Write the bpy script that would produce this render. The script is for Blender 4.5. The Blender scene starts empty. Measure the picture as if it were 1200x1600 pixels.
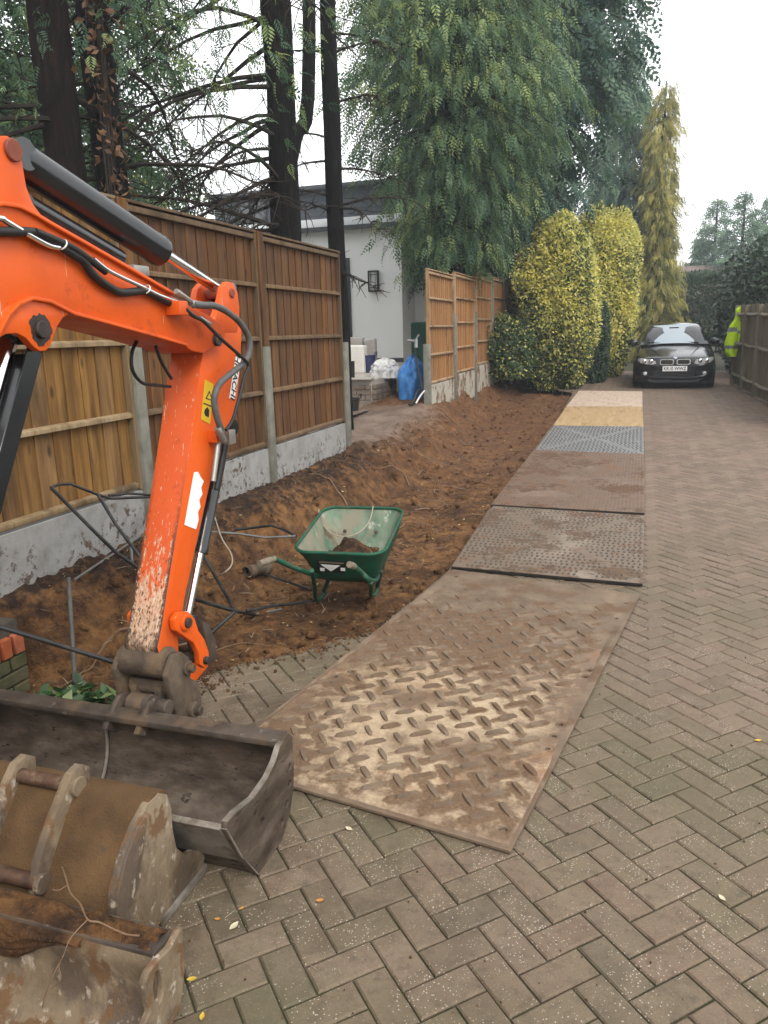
import bpy, bmesh, math, random
import numpy as np
from mathutils import Vector, Matrix

random.seed(7)
RNG = np.random.default_rng(7)
S = bpy.context.scene
COL = S.collection
R = math.radians

# ------------------------------------------------------------------ camera
CAM_F, CAM_PITCH, CAM_YAW, CAM_ROLL, CAM_H = 1196.3, 0.23018, 0.32238, -0.02692, 1.694
_F = Vector((-math.sin(CAM_YAW) * math.cos(CAM_PITCH), math.cos(CAM_YAW) * math.cos(CAM_PITCH), -math.sin(CAM_PITCH)))
_R0 = Vector((math.cos(CAM_YAW), math.sin(CAM_YAW), 0))
_U0 = _R0.cross(_F)
_R = _R0 * math.cos(CAM_ROLL) + _U0 * math.sin(CAM_ROLL)
_U = -_R0 * math.sin(CAM_ROLL) + _U0 * math.cos(CAM_ROLL)
EYE = Vector((0, 0, CAM_H))
cd = bpy.data.cameras.new('camera')
cd.sensor_fit = 'HORIZONTAL'
cd.sensor_width = 36.0
cd.lens = 36.0 * CAM_F / 1200.0
cd.clip_start = 0.05
cd.clip_end = 2000
cam = bpy.data.objects.new('camera', cd)
COL.objects.link(cam)
cam.matrix_world = Matrix(((_R.x, _U.x, -_F.x, EYE.x), (_R.y, _U.y, -_F.y, EYE.y), (_R.z, _U.z, -_F.z, EYE.z), (0, 0, 0, 1)))
S.camera = cam
S.render.resolution_x, S.render.resolution_y = 768, 1024

# ------------------------------------------------------------------ sky and sun (overcast)
SUN_EL, SUN_AZ = R(46), R(138)          # azimuth clockwise from +Y
wd = bpy.data.worlds.new('World')
S.world = wd
wd.use_nodes = True
wn = wd.node_tree
wn.nodes.clear()
sky = wn.nodes.new('ShaderNodeTexSky')
sky.sky_type = 'NISHITA'
sky.sun_disc = False
sky.sun_elevation = SUN_EL
sky.sun_rotation = SUN_AZ
sky.air_density = 1.0
sky.dust_density = 4.0
mixw = wn.nodes.new('ShaderNodeMix')
mixw.data_type = 'RGBA'
mixw.inputs[0].default_value = 0.9      # share of the even white cloud layer
mixw.inputs[7].default_value = (11.0, 11.05, 11.1, 1)
bgw = wn.nodes.new('ShaderNodeBackground')
bgw.inputs[1].default_value = 0.1
outw = wn.nodes.new('ShaderNodeOutputWorld')
wn.links.new(sky.outputs[0], mixw.inputs[6])
wn.links.new(mixw.outputs[2], bgw.inputs[0])
wn.links.new(bgw.outputs[0], outw.inputs[0])
sl = bpy.data.lights.new('sun', 'SUN')
sl.energy = 1.35
sl.angle = R(25)
sl.color = (1.0, 0.96, 0.9)
so = bpy.data.objects.new('sun', sl)
COL.objects.link(so)
_sd = Vector((math.sin(SUN_AZ) * math.cos(SUN_EL), math.cos(SUN_AZ) * math.cos(SUN_EL), math.sin(SUN_EL)))
so.rotation_euler = (-_sd).to_track_quat('-Z', 'Y').to_euler()
S.view_settings.view_transform = 'Standard'
S.view_settings.look = 'None'
S.view_settings.exposure = 1.0
S.view_settings.gamma = 1.0
S.view_settings.use_curve_mapping = False

# ------------------------------------------------------------------ pixel -> place helpers (photo pixels, 1200 x 1600)
def ray(x, y):
    return _F + _R * ((x - 600) / CAM_F) - _U * ((y - 800) / CAM_F)
def onZ(x, y, z=0.0):
    d = ray(x, y); return EYE + d * ((z - CAM_H) / d.z)
def onX(x, y, X):
    d = ray(x, y); return EYE + d * (X / d.x)
def onY(x, y, Y):
    d = ray(x, y); return EYE + d * (Y / d.y)
def zg(Y):                               # the driveway rises gently away from the near end
    return 0.018 * max(0.0, Y - 4.0)
def onG(x, y, dz=0.0):
    z = 0.0
    for _ in range(50):
        P = onZ(x, y, z + dz); z = 0.5 * z + 0.5 * zg(min(P.y, 60))
    return P
def proj(P):
    q = Vector(P) - EYE; w = q.dot(_F)
    return (600 + CAM_F * q.dot(_R) / w, 800 - CAM_F * q.dot(_U) / w, w)

# ------------------------------------------------------------------ numpy noise
def vnoise(x, y, seed=0):
    x = np.asarray(x, float); y = np.asarray(y, float)
    xi = np.floor(x).astype(np.int64); yi = np.floor(y).astype(np.int64)
    fx = x - xi; fy = y - yi
    fx = fx * fx * (3 - 2 * fx); fy = fy * fy * (3 - 2 * fy)
    def h(a, b):
        n = (a * 374761393 + b * 668265263 + seed * 974711) & 0x7fffffff
        n = ((n ^ (n >> 13)) * 1274126177) & 0x7fffffff
        return ((n ^ (n >> 16)) & 0xffff) / 65535.0
    return ((h(xi, yi) * (1 - fx) + h(xi + 1, yi) * fx) * (1 - fy) + (h(xi, yi + 1) * (1 - fx) + h(xi + 1, yi + 1) * fx) * fy)
def fbm(x, y, octv=4, seed=0, lac=2.03, gain=0.5):
    s = 0; a = 1; t = 0
    x = np.asarray(x, float); y = np.asarray(y, float)
    for i in range(octv):
        s = s + a * (vnoise(x, y, seed + i * 17) - 0.5); t += a; a *= gain
        c, sn = math.cos(0.6), math.sin(0.6)
        x, y = (x * c - y * sn) * lac + 3.1, (x * sn + y * c) * lac + 1.7
    return s / t * 2
def smooth(a, b, x):
    t = np.clip((x - a) / (b - a), 0, 1); return t * t * (3 - 2 * t)

# ------------------------------------------------------------------ objects
def tag(o, label=None, cat=None, group=None, kind=None):
    if label: o['label'] = label
    if cat: o['category'] = cat
    if group: o['group'] = group
    if kind: o['kind'] = kind
    return o
def link(o, parent=None):
    COL.objects.link(o)
    if parent is not None: o.parent = parent
    return o
def empty(name, loc=(0, 0, 0), rz=0.0):
    o = bpy.data.objects.new(name, None)
    o.empty_display_size = 0.1
    o.location = loc; o.rotation_euler = (0, 0, rz)
    return link(o)
def mesh_from(name, V, F, mat=None, smooth_=False):
    me = bpy.data.meshes.new(name)
    me.from_pydata([tuple(v) for v in V], [], [tuple(f) for f in F])
    if mat is not None: me.materials.append(mat)
    if smooth_: me.polygons.foreach_set('use_smooth', [True] * len(me.polygons))
    me.update()
    return me
def obj(name, me, parent=None, loc=None, world=False):
    o = bpy.data.objects.new(name, me)
    link(o, parent)
    if loc is not None: o.location = loc
    if world and parent is not None:     # mesh data are in world coordinates
        p = parent; m = Matrix.Identity(4)
        while p is not None:
            m = p.matrix_parent_inverse @ p.matrix_basis @ m; p = p.parent
        o.matrix_parent_inverse = m.inverted()
    return o
def fix_normals(bm):
    bmesh.ops.recalc_face_normals(bm, faces=bm.faces)

class MB:
    """collects shapes; build() links them as one mesh object (coordinates are world ones)"""
    def __init__(s): s.V = []; s.F = []
    def add(s, V, F):
        b = len(s.V); s.V += [tuple(v) for v in V]; s.F += [tuple(i + b for i in f) for f in F]; return s
    def box(s, c, size, rot=None):
        hx, hy, hz = size[0] / 2, size[1] / 2, size[2] / 2
        V = [Vector((x, y, z)) for x in (-hx, hx) for y in (-hy, hy) for z in (-hz, hz)]
        if rot is not None: V = [rot @ v for v in V]
        c = Vector(c)
        return s.add([c + v for v in V], [(0, 1, 3, 2), (4, 6, 7, 5), (0, 4, 5, 1), (2, 3, 7, 6), (0, 2, 6, 4), (1, 5, 7, 3)])
    def bar(s, a, b, w, t, up=(0, 0, 1)):
        a = Vector(a); b = Vector(b); d = (b - a); L = d.length; d.normalize()
        u = Vector(up); r = d.cross(u)
        if r.length < 1e-5: r = d.cross(Vector((1, 0, 0)))
        r.normalize(); u = r.cross(d)
        return s.box((a + b) / 2, (w, L, t), Matrix((r, d, u)).transposed())
    def prism(s, prof, x0, x1, axis='X'):
        """profile of (y,z) pairs swept along X (or (x,z) along Y, (x,y) along Z)"""
        n = len(prof)
        def pt(q, t):
            return (t, q[0], q[1]) if axis == 'X' else ((q[0], t, q[1]) if axis == 'Y' else (q[0], q[1], t))
        V = [pt(q, x0) for q in prof] + [pt(q, x1) for q in prof]
        F = [tuple(range(n)), tuple(range(2 * n - 1, n - 1, -1))]
        F += [(i, n + i, n + (i + 1) % n, (i + 1) % n) for i in range(n)]
        return s.add(V, F)
    def strip(s, line, x0, x1, th):
        """open (y,z) polyline thickened by th and swept along X"""
        P = [Vector((q[0], q[1])) for q in line]; n = len(P); o = []
        for i in range(n):
            d = (P[min(i + 1, n - 1)] - P[max(i - 1, 0)]).normalized()
            o.append(P[i] + Vector((-d.y, d.x)) * th)
        return s.prism([tuple(q) for q in P] + [tuple(q) for q in reversed(o)], x0, x1)
    def tube(s, pts, r, n=8, cap=True):
        P = [Vector(q) for q in pts]
        rr = r if isinstance(r, (list, tuple)) else [r] * len(P)
        b = len(s.V); V = []; F = []
        t0 = (P[1] - P[0]).normalized()
        u = t0.cross(Vector((0, 0, 1)))
        if u.length < 1e-3: u = t0.cross(Vector((1, 0, 0)))
        u.normalize()
        for i, q in enumerate(P):
            t = (P[min(i + 1, len(P) - 1)] - P[max(i - 1, 0)])
            if t.length < 1e-9: t = t0
            t.normalize()
            u = (u - t * u.dot(t)); u.normalize(); w = t.cross(u)
            for k in range(n):
                a = 2 * math.pi * k / n
                V.append(q + (u * math.cos(a) + w * math.sin(a)) * rr[i])
        for i in range(len(P) - 1):
            for k in range(n):
                k2 = (k + 1) % n
                F.append((i * n + k, i * n + k2, (i + 1) * n + k2, (i + 1) * n + k))
        if cap:
            F.append(tuple(range(n - 1, -1, -1))); F.append(tuple((len(P) - 1) * n + k for k in range(n)))
        return s.add(V, F)
    def cyl(s, a, b, r, n=16, r2=None): return s.tube([a, b], [r, r if r2 is None else r2], n)
    def lathe(s, prof, c, axis=(0, 0, 1), n=20, close=False):
        """(r, h) profile turned about an axis through c"""
        ax = Vector(axis).normalized(); u = ax.orthogonal().normalized(); w = ax.cross(u); c = Vector(c)
        V = []; F = []; m = len(prof)
        for (r_, h) in prof:
            for k in range(n):
                a = 2 * math.pi * k / n
                V.append(c + ax * h + (u * math.cos(a) + w * math.sin(a)) * r_)
        for i in range(m - 1 + (1 if close else 0)):
            for k in range(n):
                j = (i + 1) % m; k2 = (k + 1) % n
                F.append((i * n + k, i * n + k2, j * n + k2, j * n + k))
        return s.add(V, F)
    def holed(s, outline, holes, x0, x1, axis='X'):
        """flat plate with holes; outline and holes are lists of 2d points, swept along the axis"""
        bm = bmesh.new(); es = []
        for lp in [outline] + holes:
            vs = [bm.verts.new((q[0], q[1], 0)) for q in lp]
            es += [bm.edges.new((vs[i], vs[(i + 1) % len(vs)])) for i in range(len(vs))]
        bmesh.ops.triangle_fill(bm, use_beauty=True, use_dissolve=False, edges=es)
        r = bmesh.ops.extrude_face_region(bm, geom=list(bm.faces))
        for v in [g for g in r['geom'] if isinstance(g, bmesh.types.BMVert)]: v.co.z = 1.0
        bm.verts.index_update()
        def pt(c):
            t = x0 + (x1 - x0) * c.z
            return (t, c.x, c.y) if axis == 'X' else ((c.x, t, c.y) if axis == 'Y' else (c.x, c.y, t))
        V = [pt(v.co) for v in bm.verts]; F = [tuple(v.index for v in f.verts) for f in bm.faces]
        bm.free()
        return s.add(V, F)
    def build(s, name, mat, parent=None, bevel=0, seg=2, smooth_=False, angle=40, world=True):
        me = bpy.data.meshes.new(name)
        bm = bmesh.new()
        vs = [bm.verts.new(v) for v in s.V]
        for f in s.F:
            try: bm.faces.new([vs[i] for i in f])
            except ValueError: pass
        fix_normals(bm)
        if bevel:
            es = [e for e in bm.edges if len(e.link_faces) == 2 and e.calc_face_angle(0) > R(28)]
            bmesh.ops.bevel(bm, geom=es, offset=bevel, segments=seg, affect='EDGES', profile=0.6, clamp_overlap=True)
        if smooth_ or bevel:
            for f in bm.faces: f.smooth = True
            for e in bm.edges:
                if len(e.link_faces) == 2 and e.calc_face_angle(0) > R(angle): e.smooth = False
        bm.to_mesh(me); bm.free()
        if mat is not None: me.materials.append(mat)
        return obj(name, me, parent, world=world)
def circ(c, r, n=12, ry=None):
    ry = r if ry is None else ry
    return [(c[0] + r * math.cos(2 * math.pi * k / n), c[1] + ry * math.sin(2 * math.pi * k / n)) for k in range(n)]
def spline(pts, per=6):
    """Catmull-Rom through points"""
    P = [Vector(q) for q in pts]; out = []
    for i in range(len(P) - 1):
        p0 = P[max(i - 1, 0)]; p1 = P[i]; p2 = P[i + 1]; p3 = P[min(i + 2, len(P) - 1)]
        for k in range(per):
            t = k / per
            out.append(0.5 * ((2 * p1) + (p2 - p0) * t + (2 * p0 - 5 * p1 + 4 * p2 - p3) * t * t + (3 * p1 - p0 - 3 * p2 + p3) * t ** 3))
    out.append(P[-1]); return out
def grid_mesh(name, X, Y, Z, mat, parent=None, smooth_=True):
    ny, nx = X.shape
    V = np.stack([X, Y, Z], -1).reshape(-1, 3)
    i = np.arange((ny - 1) * (nx - 1)); r = i // (nx - 1); c = i % (nx - 1); a = r * nx + c
    Q = np.stack([a, a + 1, a + nx + 1, a + nx], -1)
    return obj(name, fast_mesh(name, V, Q, mat, smooth_), parent)
def fast_mesh(name, V, F, mat, smooth_=False, tint=None, mats=None, mi=None):
    """V (n,3), F (m,k) numpy arrays"""
    me = bpy.data.meshes.new(name)
    V = np.ascontiguousarray(V, np.float32); F = np.ascontiguousarray(F, np.int32); m, k = F.shape
    me.vertices.add(len(V)); me.vertices.foreach_set('co', V.ravel())
    me.loops.add(m * k); me.loops.foreach_set('vertex_index', F.ravel())
    me.polygons.add(m); me.polygons.foreach_set('loop_start', np.arange(0, m * k, k, dtype=np.int32))
    me.polygons.foreach_set('loop_total', np.full(m, k, np.int32))
    if smooth_: me.polygons.foreach_set('use_smooth', np.ones(m, bool))
    if tint is not None:
        at = me.attributes.new('tint', 'FLOAT', 'POINT'); at.data.foreach_set('value', np.ascontiguousarray(tint, np.float32))
    for q in (mats or [mat]):
        if q is not None: me.materials.append(q)
    if mi is not None: me.polygons.foreach_set('material_index', np.ascontiguousarray(mi, np.int32))
    me.update(calc_edges=True)
    return me
def scatter(tV, tF, pos, rot, scale, tint=None):
    """copies of a template at N places -> V, F, tint"""
    tV = np.asarray(tV, float); tF = np.asarray(tF, int); pos = np.asarray(pos, float); n = len(pos)
    sc = np.asarray(scale, float).reshape(n, 1, -1)
    V = np.einsum('nij,nkj->nki', rot, tV[None] * sc) + pos[:, None, :]
    F = (tF[None] + (np.arange(n) * len(tV))[:, None, None]).reshape(-1, tF.shape[1])
    T = np.repeat(np.zeros(n) if tint is None else tint, len(tV))
    return V.reshape(-1, 3), F, T
def frames(d, up=None, roll=None):
    """rotation matrices whose X axis follows d (N,3); Z as near as may be to up; optional roll about X"""
    d = np.asarray(d, float); d = d / np.linalg.norm(d, axis=1, keepdims=True)
    up = np.tile([0, 0, 1.0], (len(d), 1)) if up is None else np.asarray(up, float)
    y = np.cross(up, d); ln = np.linalg.norm(y, axis=1, keepdims=True)
    y = np.where(ln < 1e-4, [0, 1.0, 0], y / np.maximum(ln, 1e-6)); z = np.cross(d, y)
    if roll is not None:
        c, s_ = np.cos(roll)[:, None], np.sin(roll)[:, None]
        y, z = c * y + s_ * z, -s_ * y + c * z
    return np.stack([d, y, z], -1)
def rand_rot(n):
    q = RNG.normal(size=(n, 4)); q /= np.linalg.norm(q, axis=1, keepdims=True); w, x, y, z = q.T
    return np.stack([np.stack([1 - 2 * (y * y + z * z), 2 * (x * y - z * w), 2 * (x * z + y * w)], -1),
                     np.stack([2 * (x * y + z * w), 1 - 2 * (x * x + z * z), 2 * (y * z - x * w)], -1),
                     np.stack([2 * (x * z - y * w), 2 * (y * z + x * w), 1 - 2 * (x * x + y * y)], -1)], 1)
def copy_tree(o, parent=None):
    c = o.copy(); COL.objects.link(c); c.parent = parent
    if parent is not None: c.matrix_parent_inverse = o.matrix_parent_inverse.copy()
    for ch in [q for q in o.children]: copy_tree(ch, c)
    return c
def text_mesh(name, txt, size, mat, parent, M, ext=0.0006, font_shear=0.0, sx=1.0, bold=0.0):
    cu = bpy.data.curves.new(name, 'FONT'); cu.body = txt; cu.size = size; cu.extrude = ext
    cu.align_x = 'CENTER'; cu.align_y = 'CENTER'; cu.shear = font_shear; cu.offset = bold
    t = bpy.data.objects.new(name + '_tmp', cu); COL.objects.link(t)
    dg = bpy.context.evaluated_depsgraph_get()
    me = bpy.data.meshes.new_from_object(t.evaluated_get(dg)); me.name = name
    bpy.data.objects.remove(t, do_unlink=True); bpy.data.curves.remove(cu)
    me.transform(M @ Matrix.Diagonal((sx, 1, 1, 1)))
    me.materials.clear(); me.materials.append(mat)
    return obj(name, me, parent, world=True)

# ------------------------------------------------------------------ materials
ALB = 0.74        # albedo scale offsetting the raised exposure; BRIGHT and leaf materials keep full colour
BRIGHT = {'white_render', 'white_fascia', 'white_label', 'opal_lamp_glass', 'chrome_rod', 'chrome_trim', 'windscreen', 'headlight_lens', 'number_plate', 'hi_vis_cloth', 'dusty_white_sheet', 'clear_crumpled_plastic', 'window_glass', 'blue_tarpaulin', 'pale_board'}
class NT:
    def __init__(s, name):
        s.m = bpy.data.materials.new(name); s.m.use_nodes = True
        s.t = s.m.node_tree; s.t.nodes.clear()
        s.out = s.t.nodes.new('ShaderNodeOutputMaterial')
    def n(s, typ, ins=None, **props):
        nd = s.t.nodes.new('ShaderNode' + typ)
        for k, v in props.items(): setattr(nd, k, v)
        for k, v in (ins or {}).items(): s.put(nd.inputs[k], v)
        return nd
    def put(s, sock, v):
        if isinstance(v, bpy.types.NodeSocket): s.t.links.new(v, sock)
        elif isinstance(v, bpy.types.Node): s.t.links.new(v.outputs[0], sock)
        else:
            if isinstance(v, (tuple, list)) and len(v) == 3 and sock.type == 'RGBA': v = (*v, 1)
            sock.default_value = v
    def math(s, op, a, b=None, c=None, clamp=False):
        nd = s.n('Math', operation=op, use_clamp=clamp); s.put(nd.inputs[0], a)
        if b is not None: s.put(nd.inputs[1], b)
        if c is not None: s.put(nd.inputs[2], c)
        return nd.outputs[0]
    def mix(s, f, a, b, mode='MIX'):
        nd = s.n('Mix', data_type='RGBA', blend_type=mode); s.put(nd.inputs[0], f); s.put(nd.inputs[6], a); s.put(nd.inputs[7], b)
        return nd.outputs[2]
    def ramp(s, f, stops, interp='LINEAR'):
        nd = s.n('ValToRGB'); cr = nd.color_ramp; cr.interpolation = interp
        while len(cr.elements) > 1: cr.elements.remove(cr.elements[-1])
        for i, (p, c) in enumerate(stops):
            e = cr.elements[0] if i == 0 else cr.elements.new(p)
            e.position = p; e.color = (*c, 1) if len(c) == 3 else c
        s.put(nd.inputs[0], f); return nd.outputs[0]
    def mr(s, v, a, b, c=0.0, d=1.0, smooth_=False):
        nd = s.n('MapRange', interpolation_type='SMOOTHSTEP' if smooth_ else 'LINEAR')
        s.put(nd.inputs[0], v); s.put(nd.inputs[1], a); s.put(nd.inputs[2], b); s.put(nd.inputs[3], c); s.put(nd.inputs[4], d)
        return nd.outputs[0]
    def coords(s, kind='pos', stretch=(1, 1, 1), off=(0, 0, 0)):
        v = s.n('NewGeometry').outputs['Position'] if kind == 'pos' else s.n('TexCoord').outputs['Object']
        mp = s.n('Mapping', {'Vector': v, 'Scale': stretch, 'Location': off}); return mp.outputs[0]
    def noise(s, vec, scale, detail=5, rough=0.55, dist=0.0):
        return s.n('TexNoise', {'Vector': vec, 'Scale': scale, 'Detail': detail, 'Roughness': rough, 'Distortion': dist}).outputs[0]
    def voro(s, vec, scale, feature='F1', out=0, rnd=1.0):
        return s.n('TexVoronoi', {'Vector': vec, 'Scale': scale, 'Randomness': rnd}, feature=feature).outputs[out]
    def finish(s, color, rough=0.7, metal=0.0, bump=None, bstr=0.3, bdist=0.01, spec=0.4, coat=0.0, trans=0.0, ior=1.45, nrm=None, emis=None, estr=0.0, alpha=None):
        b = s.n('BsdfPrincipled')
        if s.m.name not in BRIGHT: color = s.mix(1.0, color, (ALB, ALB, ALB), 'MULTIPLY')
        s.put(b.inputs['Base Color'], color); s.put(b.inputs['Roughness'], rough); s.put(b.inputs['Metallic'], metal)
        b.inputs['Specular IOR Level'].default_value = spec; b.inputs['Coat Weight'].default_value = coat
        b.inputs['Coat Roughness'].default_value = 0.05
        b.inputs['Transmission Weight'].default_value = trans; b.inputs['IOR'].default_value = ior
        if emis is not None: s.put(b.inputs['Emission Color'], emis); b.inputs['Emission Strength'].default_value = estr
        if bump is not None:
            bn = s.n('Bump', {'Height': bump, 'Strength': bstr, 'Distance': bdist}); s.t.links.new(bn.outputs[0], b.inputs['Normal'])
        s.t.links.new(b.outputs[0], s.out.inputs[0]); return s.m

def pm(name, stops, scale=6, detail=6, rough=(0.6, 0.8), metal=0.0, bump=0.25, bscale=None, bdist=0.01, stretch=(1, 1, 1),
       kind='pos', layers=(), spec=0.35, var=0.0, coat=0.0, dist=0.0):
    """procedural surface: noise ramp + masked layers (scale, lo, hi, colour, roughness) + bump"""
    t = NT(name); vec = t.coords(kind, stretch)
    oi = t.n('ObjectInfo').outputs['Random']
    n1 = t.noise(vec, scale, detail, 0.6, dist)
    col = t.ramp(t.mr(n1, 0.28, 0.72), stops)
    rg = t.mr(n1, 0.3, 0.7, rough[0], rough[1])
    for i, (sc, lo, hi, c, rr) in enumerate(layers):
        v2 = t.coords(kind, stretch, (3.7 * i + 1.3, 7.1 * i, 2.9 * i))
        mk = t.mr(t.noise(v2, sc, 7, 0.62), lo, hi)
        col = t.mix(mk, col, c); rg = t.mr(mk, 0, 1, rg, rr)
    if var:
        hs = t.n('HueSaturation', {'Color': col, 'Value': t.mr(oi, 0, 1, 1 - var, 1 + var), 'Saturation': t.mr(t.math('FRACT', t.math('MULTIPLY', oi, 7.3)), 0, 1, 1 - var * 0.6, 1 + var * 0.4)})
        col = hs.outputs[0]
    bp = t.noise(t.coords(kind, stretch), bscale or scale * 4, 6, 0.65)
    return t.finish(col, rg, metal, bp, bump, bdist, spec, coat)
# ================================================================== materials for the ground
def brick_material():
    t = NT('paving_block')
    oi = t.n('ObjectInfo').outputs['Random']
    at = t.n('Attribute', attribute_name='tint', attribute_type='GEOMETRY').outputs['Fac']
    rnd = t.math('FRACT', t.math('ADD', t.math('MULTIPLY', oi, 5.0), at))
    vec = t.coords('pos')
    col = t.ramp(rnd, [(0.0, (0.10, 0.074, 0.046)), (0.2, (0.185, 0.138, 0.088)), (0.4, (0.205, 0.134, 0.092)), (0.6, (0.13, 0.102, 0.066)), (0.8, (0.24, 0.168, 0.12)), (1.0, (0.16, 0.13, 0.075))])
    mott = t.noise(vec, 9, 7, 0.65)
    col = t.mix(t.mr(mott, 0.35, 0.68, 0, 0.7), col, (0.255, 0.198, 0.135))
    st_ = t.noise(t.coords('pos', off=(6, 3, 8)), 23, 7, 0.72); col = t.mix(t.mr(st_, 0.5, 0.68, 0, 0.6), col, (0.075, 0.058, 0.04))
    big = t.noise(t.coords('pos', off=(4, 9, 0)), 0.9, 4)
    col = t.mix(t.mr(big, 0.45, 0.6, 0, 0.5), col, (0.12, 0.115, 0.055))
    # up the drive: redder blocks with less moss, paler by painted grazing sheen
    sep = t.n('SeparateXYZ', {0: t.n('NewGeometry').outputs['Position']})
    far = t.mr(sep.outputs[1], 2.0, 8.0, 0, 0.7)
    col = t.mix(far, col, t.mix(rnd, (0.29, 0.197, 0.147), (0.165, 0.11, 0.08)))
    # mud trodden about the buckets and the plate
    mud = t.math('MULTIPLY', t.mr(t.noise(t.coords('pos', off=(1, 2, 3)), 4.2, 7, 0.7), 0.46, 0.62), t.mr(sep.outputs[0], 0.2, -1.3))
    col = t.mix(t.math('MULTIPLY', mud, 0.75), col, (0.105, 0.075, 0.045))
    fine = t.noise(t.coords('pos', off=(1, 5, 3)), 170, 3, 0.7)
    col = t.mix(t.mr(fine, 0.35, 0.7, 0.0, 0.55), col, t.mix(0.6, col, (0.05, 0.042, 0.035)))
    sp = t.voro(vec, 95); sp2 = t.voro(t.coords('pos', off=(2, 2, 2)), 48)
    gate = t.mr(t.noise(t.coords('pos', off=(8, 1, 3)), 6, 4), 0.42, 0.6, 0.08, 0.21)
    speck = t.math('MAXIMUM', t.math('LESS_THAN', sp, gate), t.math('LESS_THAN', sp2, t.math('MULTIPLY', gate, 0.55)))
    col = t.mix(t.math('MULTIPLY', speck, 0.8), col, (0.52, 0.47, 0.38))
    h = t.math('ADD', t.noise(vec, 140, 4, 0.7), t.math('MULTIPLY', mott, 1.5))
    return t.finish(col, t.mr(mott, 0.3, 0.7, 0.58, 0.8), 0, h, 0.55, 0.004, 0.35)
M_BRICK = brick_material()
M_JOINT = pm('joint_sand', [(0, (0.045, 0.037, 0.024)), (0.5, (0.075, 0.06, 0.04)), (1, (0.11, 0.088, 0.06))], 14, bump=0.6, rough=(0.9, 1), layers=[(3.0, 0.42, 0.58, (0.03, 0.042, 0.010), 0.95)])

def soil_material():
    t = NT('soil'); vec = t.coords('pos')
    at = t.n('Attribute', attribute_name='tint', attribute_type='GEOMETRY').outputs['Fac']
    a = t.noise(vec, 2.3, 8, 0.62); b = t.noise(t.coords('pos', off=(3, 1, 2)), 11, 8, 0.68); c = t.noise(t.coords('pos', off=(7, 1, 5)), 55, 6, 0.7)
    col = t.ramp(t.mr(a, 0.3, 0.7), [(0, (0.055, 0.028, 0.014)), (0.25, (0.13, 0.062, 0.027)), (0.5, (0.24, 0.116, 0.044)), (0.75, (0.34, 0.17, 0.062)), (1, (0.2, 0.108, 0.049))])
    col = t.mix(t.mr(b, 0.43, 0.62, 0, 0.82), col, (0.055, 0.028, 0.016))
    col = t.mix(t.mr(c, 0.55, 0.75, 0, 0.5), col, (0.33, 0.19, 0.09))
    sep = t.n('SeparateXYZ', {0: t.n('NewGeometry').outputs['Position']})
    # redder, needle-strewn soil beyond the opening
    col = t.mix(t.math('MULTIPLY', t.mr(sep.outputs[1], 6.5, 10.5, 0, 0.75), t.mr(b, 0.3, 0.6, 0.5, 1)), col, t.mix(t.mr(b, 0.35, 0.65), (0.25, 0.118, 0.055), (0.145, 0.07, 0.036)))
    # darker soil along the foot of the boards
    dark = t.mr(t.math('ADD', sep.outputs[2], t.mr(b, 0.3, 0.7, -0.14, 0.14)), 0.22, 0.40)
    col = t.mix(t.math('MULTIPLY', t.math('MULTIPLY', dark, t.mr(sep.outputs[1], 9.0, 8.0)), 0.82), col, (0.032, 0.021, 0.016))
    # trodden wet pale mud in the opening between the fences
    gapm = t.math('MULTIPLY', t.mr(t.math('ADD', sep.outputs[0], t.mr(b, .3, .7, -.25, .25)), -2.85, -3.25), t.math('MULTIPLY', t.mr(sep.outputs[1], 8.1, 8.7), t.mr(sep.outputs[1], 12.2, 11.6)))
    col = t.mix(gapm, col, t.mix(t.mr(a, .35, .65), (0.20, 0.135, 0.10), (0.34, 0.255, 0.2)))
    pale = t.voro(t.coords('pos', off=(2, 3, 4)), 42)
    col = t.mix(t.math('MULTIPLY', t.math('LESS_THAN', pale, 0.09), 0.55), col, (0.33, 0.24, 0.15))
    h = t.math('ADD', t.math('MULTIPLY', b, 2.0), c)
    return t.finish(col, t.mr(b, 0.3, 0.7, 0.8, 0.97), 0, h, 1.0, 0.03, 0.25)
M_SOIL = soil_material()
M_MUDYARD = pm('wet_mud', [(0, (0.19, 0.13, 0.1)), (0.5, (0.3, 0.22, 0.17)), (1, (0.38, 0.3, 0.24))], 1.6, rough=(0.3, 0.75), bump=0.5, layers=[(0.9, 0.5, 0.6, (0.13, 0.1, 0.075), 0.12), (9, 0.5, 0.7, (0.12, 0.075, 0.05), 0.8)])
M_GROUND = pm('garden_ground', [(0, (0.035, 0.03, 0.015)), (0.5, (0.055, 0.06, 0.022)), (1, (0.09, 0.07, 0.035))], 1.2, rough=(0.9, 1), bump=0.6)

# ================================================================== the wide ground sheet
gx = np.array([-110, -60, -30, -18, -12, -9.2, -8.5, -6, -4.6, -4.2, -3.4, -1, 1, 2.6, 2.75, 6, 12, 30, 60, 110.0])
gy = np.array([-60, -20, -6, -2, 0, 2, 4, 7, 8.3, 10, 12, 14, 17, 20, 24, 30, 40, 60, 90, 130.0])
GX, GY = np.meshgrid(gx, gy)
base = 0.018 * np.clip(GY - 4, 0, 56)
GZ = np.where(GX < -4.4, 0.38 + 0.0 * GY, np.where(GX > 2.65, base - 0.03, base - 0.32))
GZ = np.where(GX < -30, 0.38, GZ)
GZ = np.where((GY > 33) & (GX > -4.4), base - 0.1, GZ)
g_ = grid_mesh('ground', GX, GY, GZ, M_GROUND, None, False); tag(g_, kind='structure')

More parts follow.
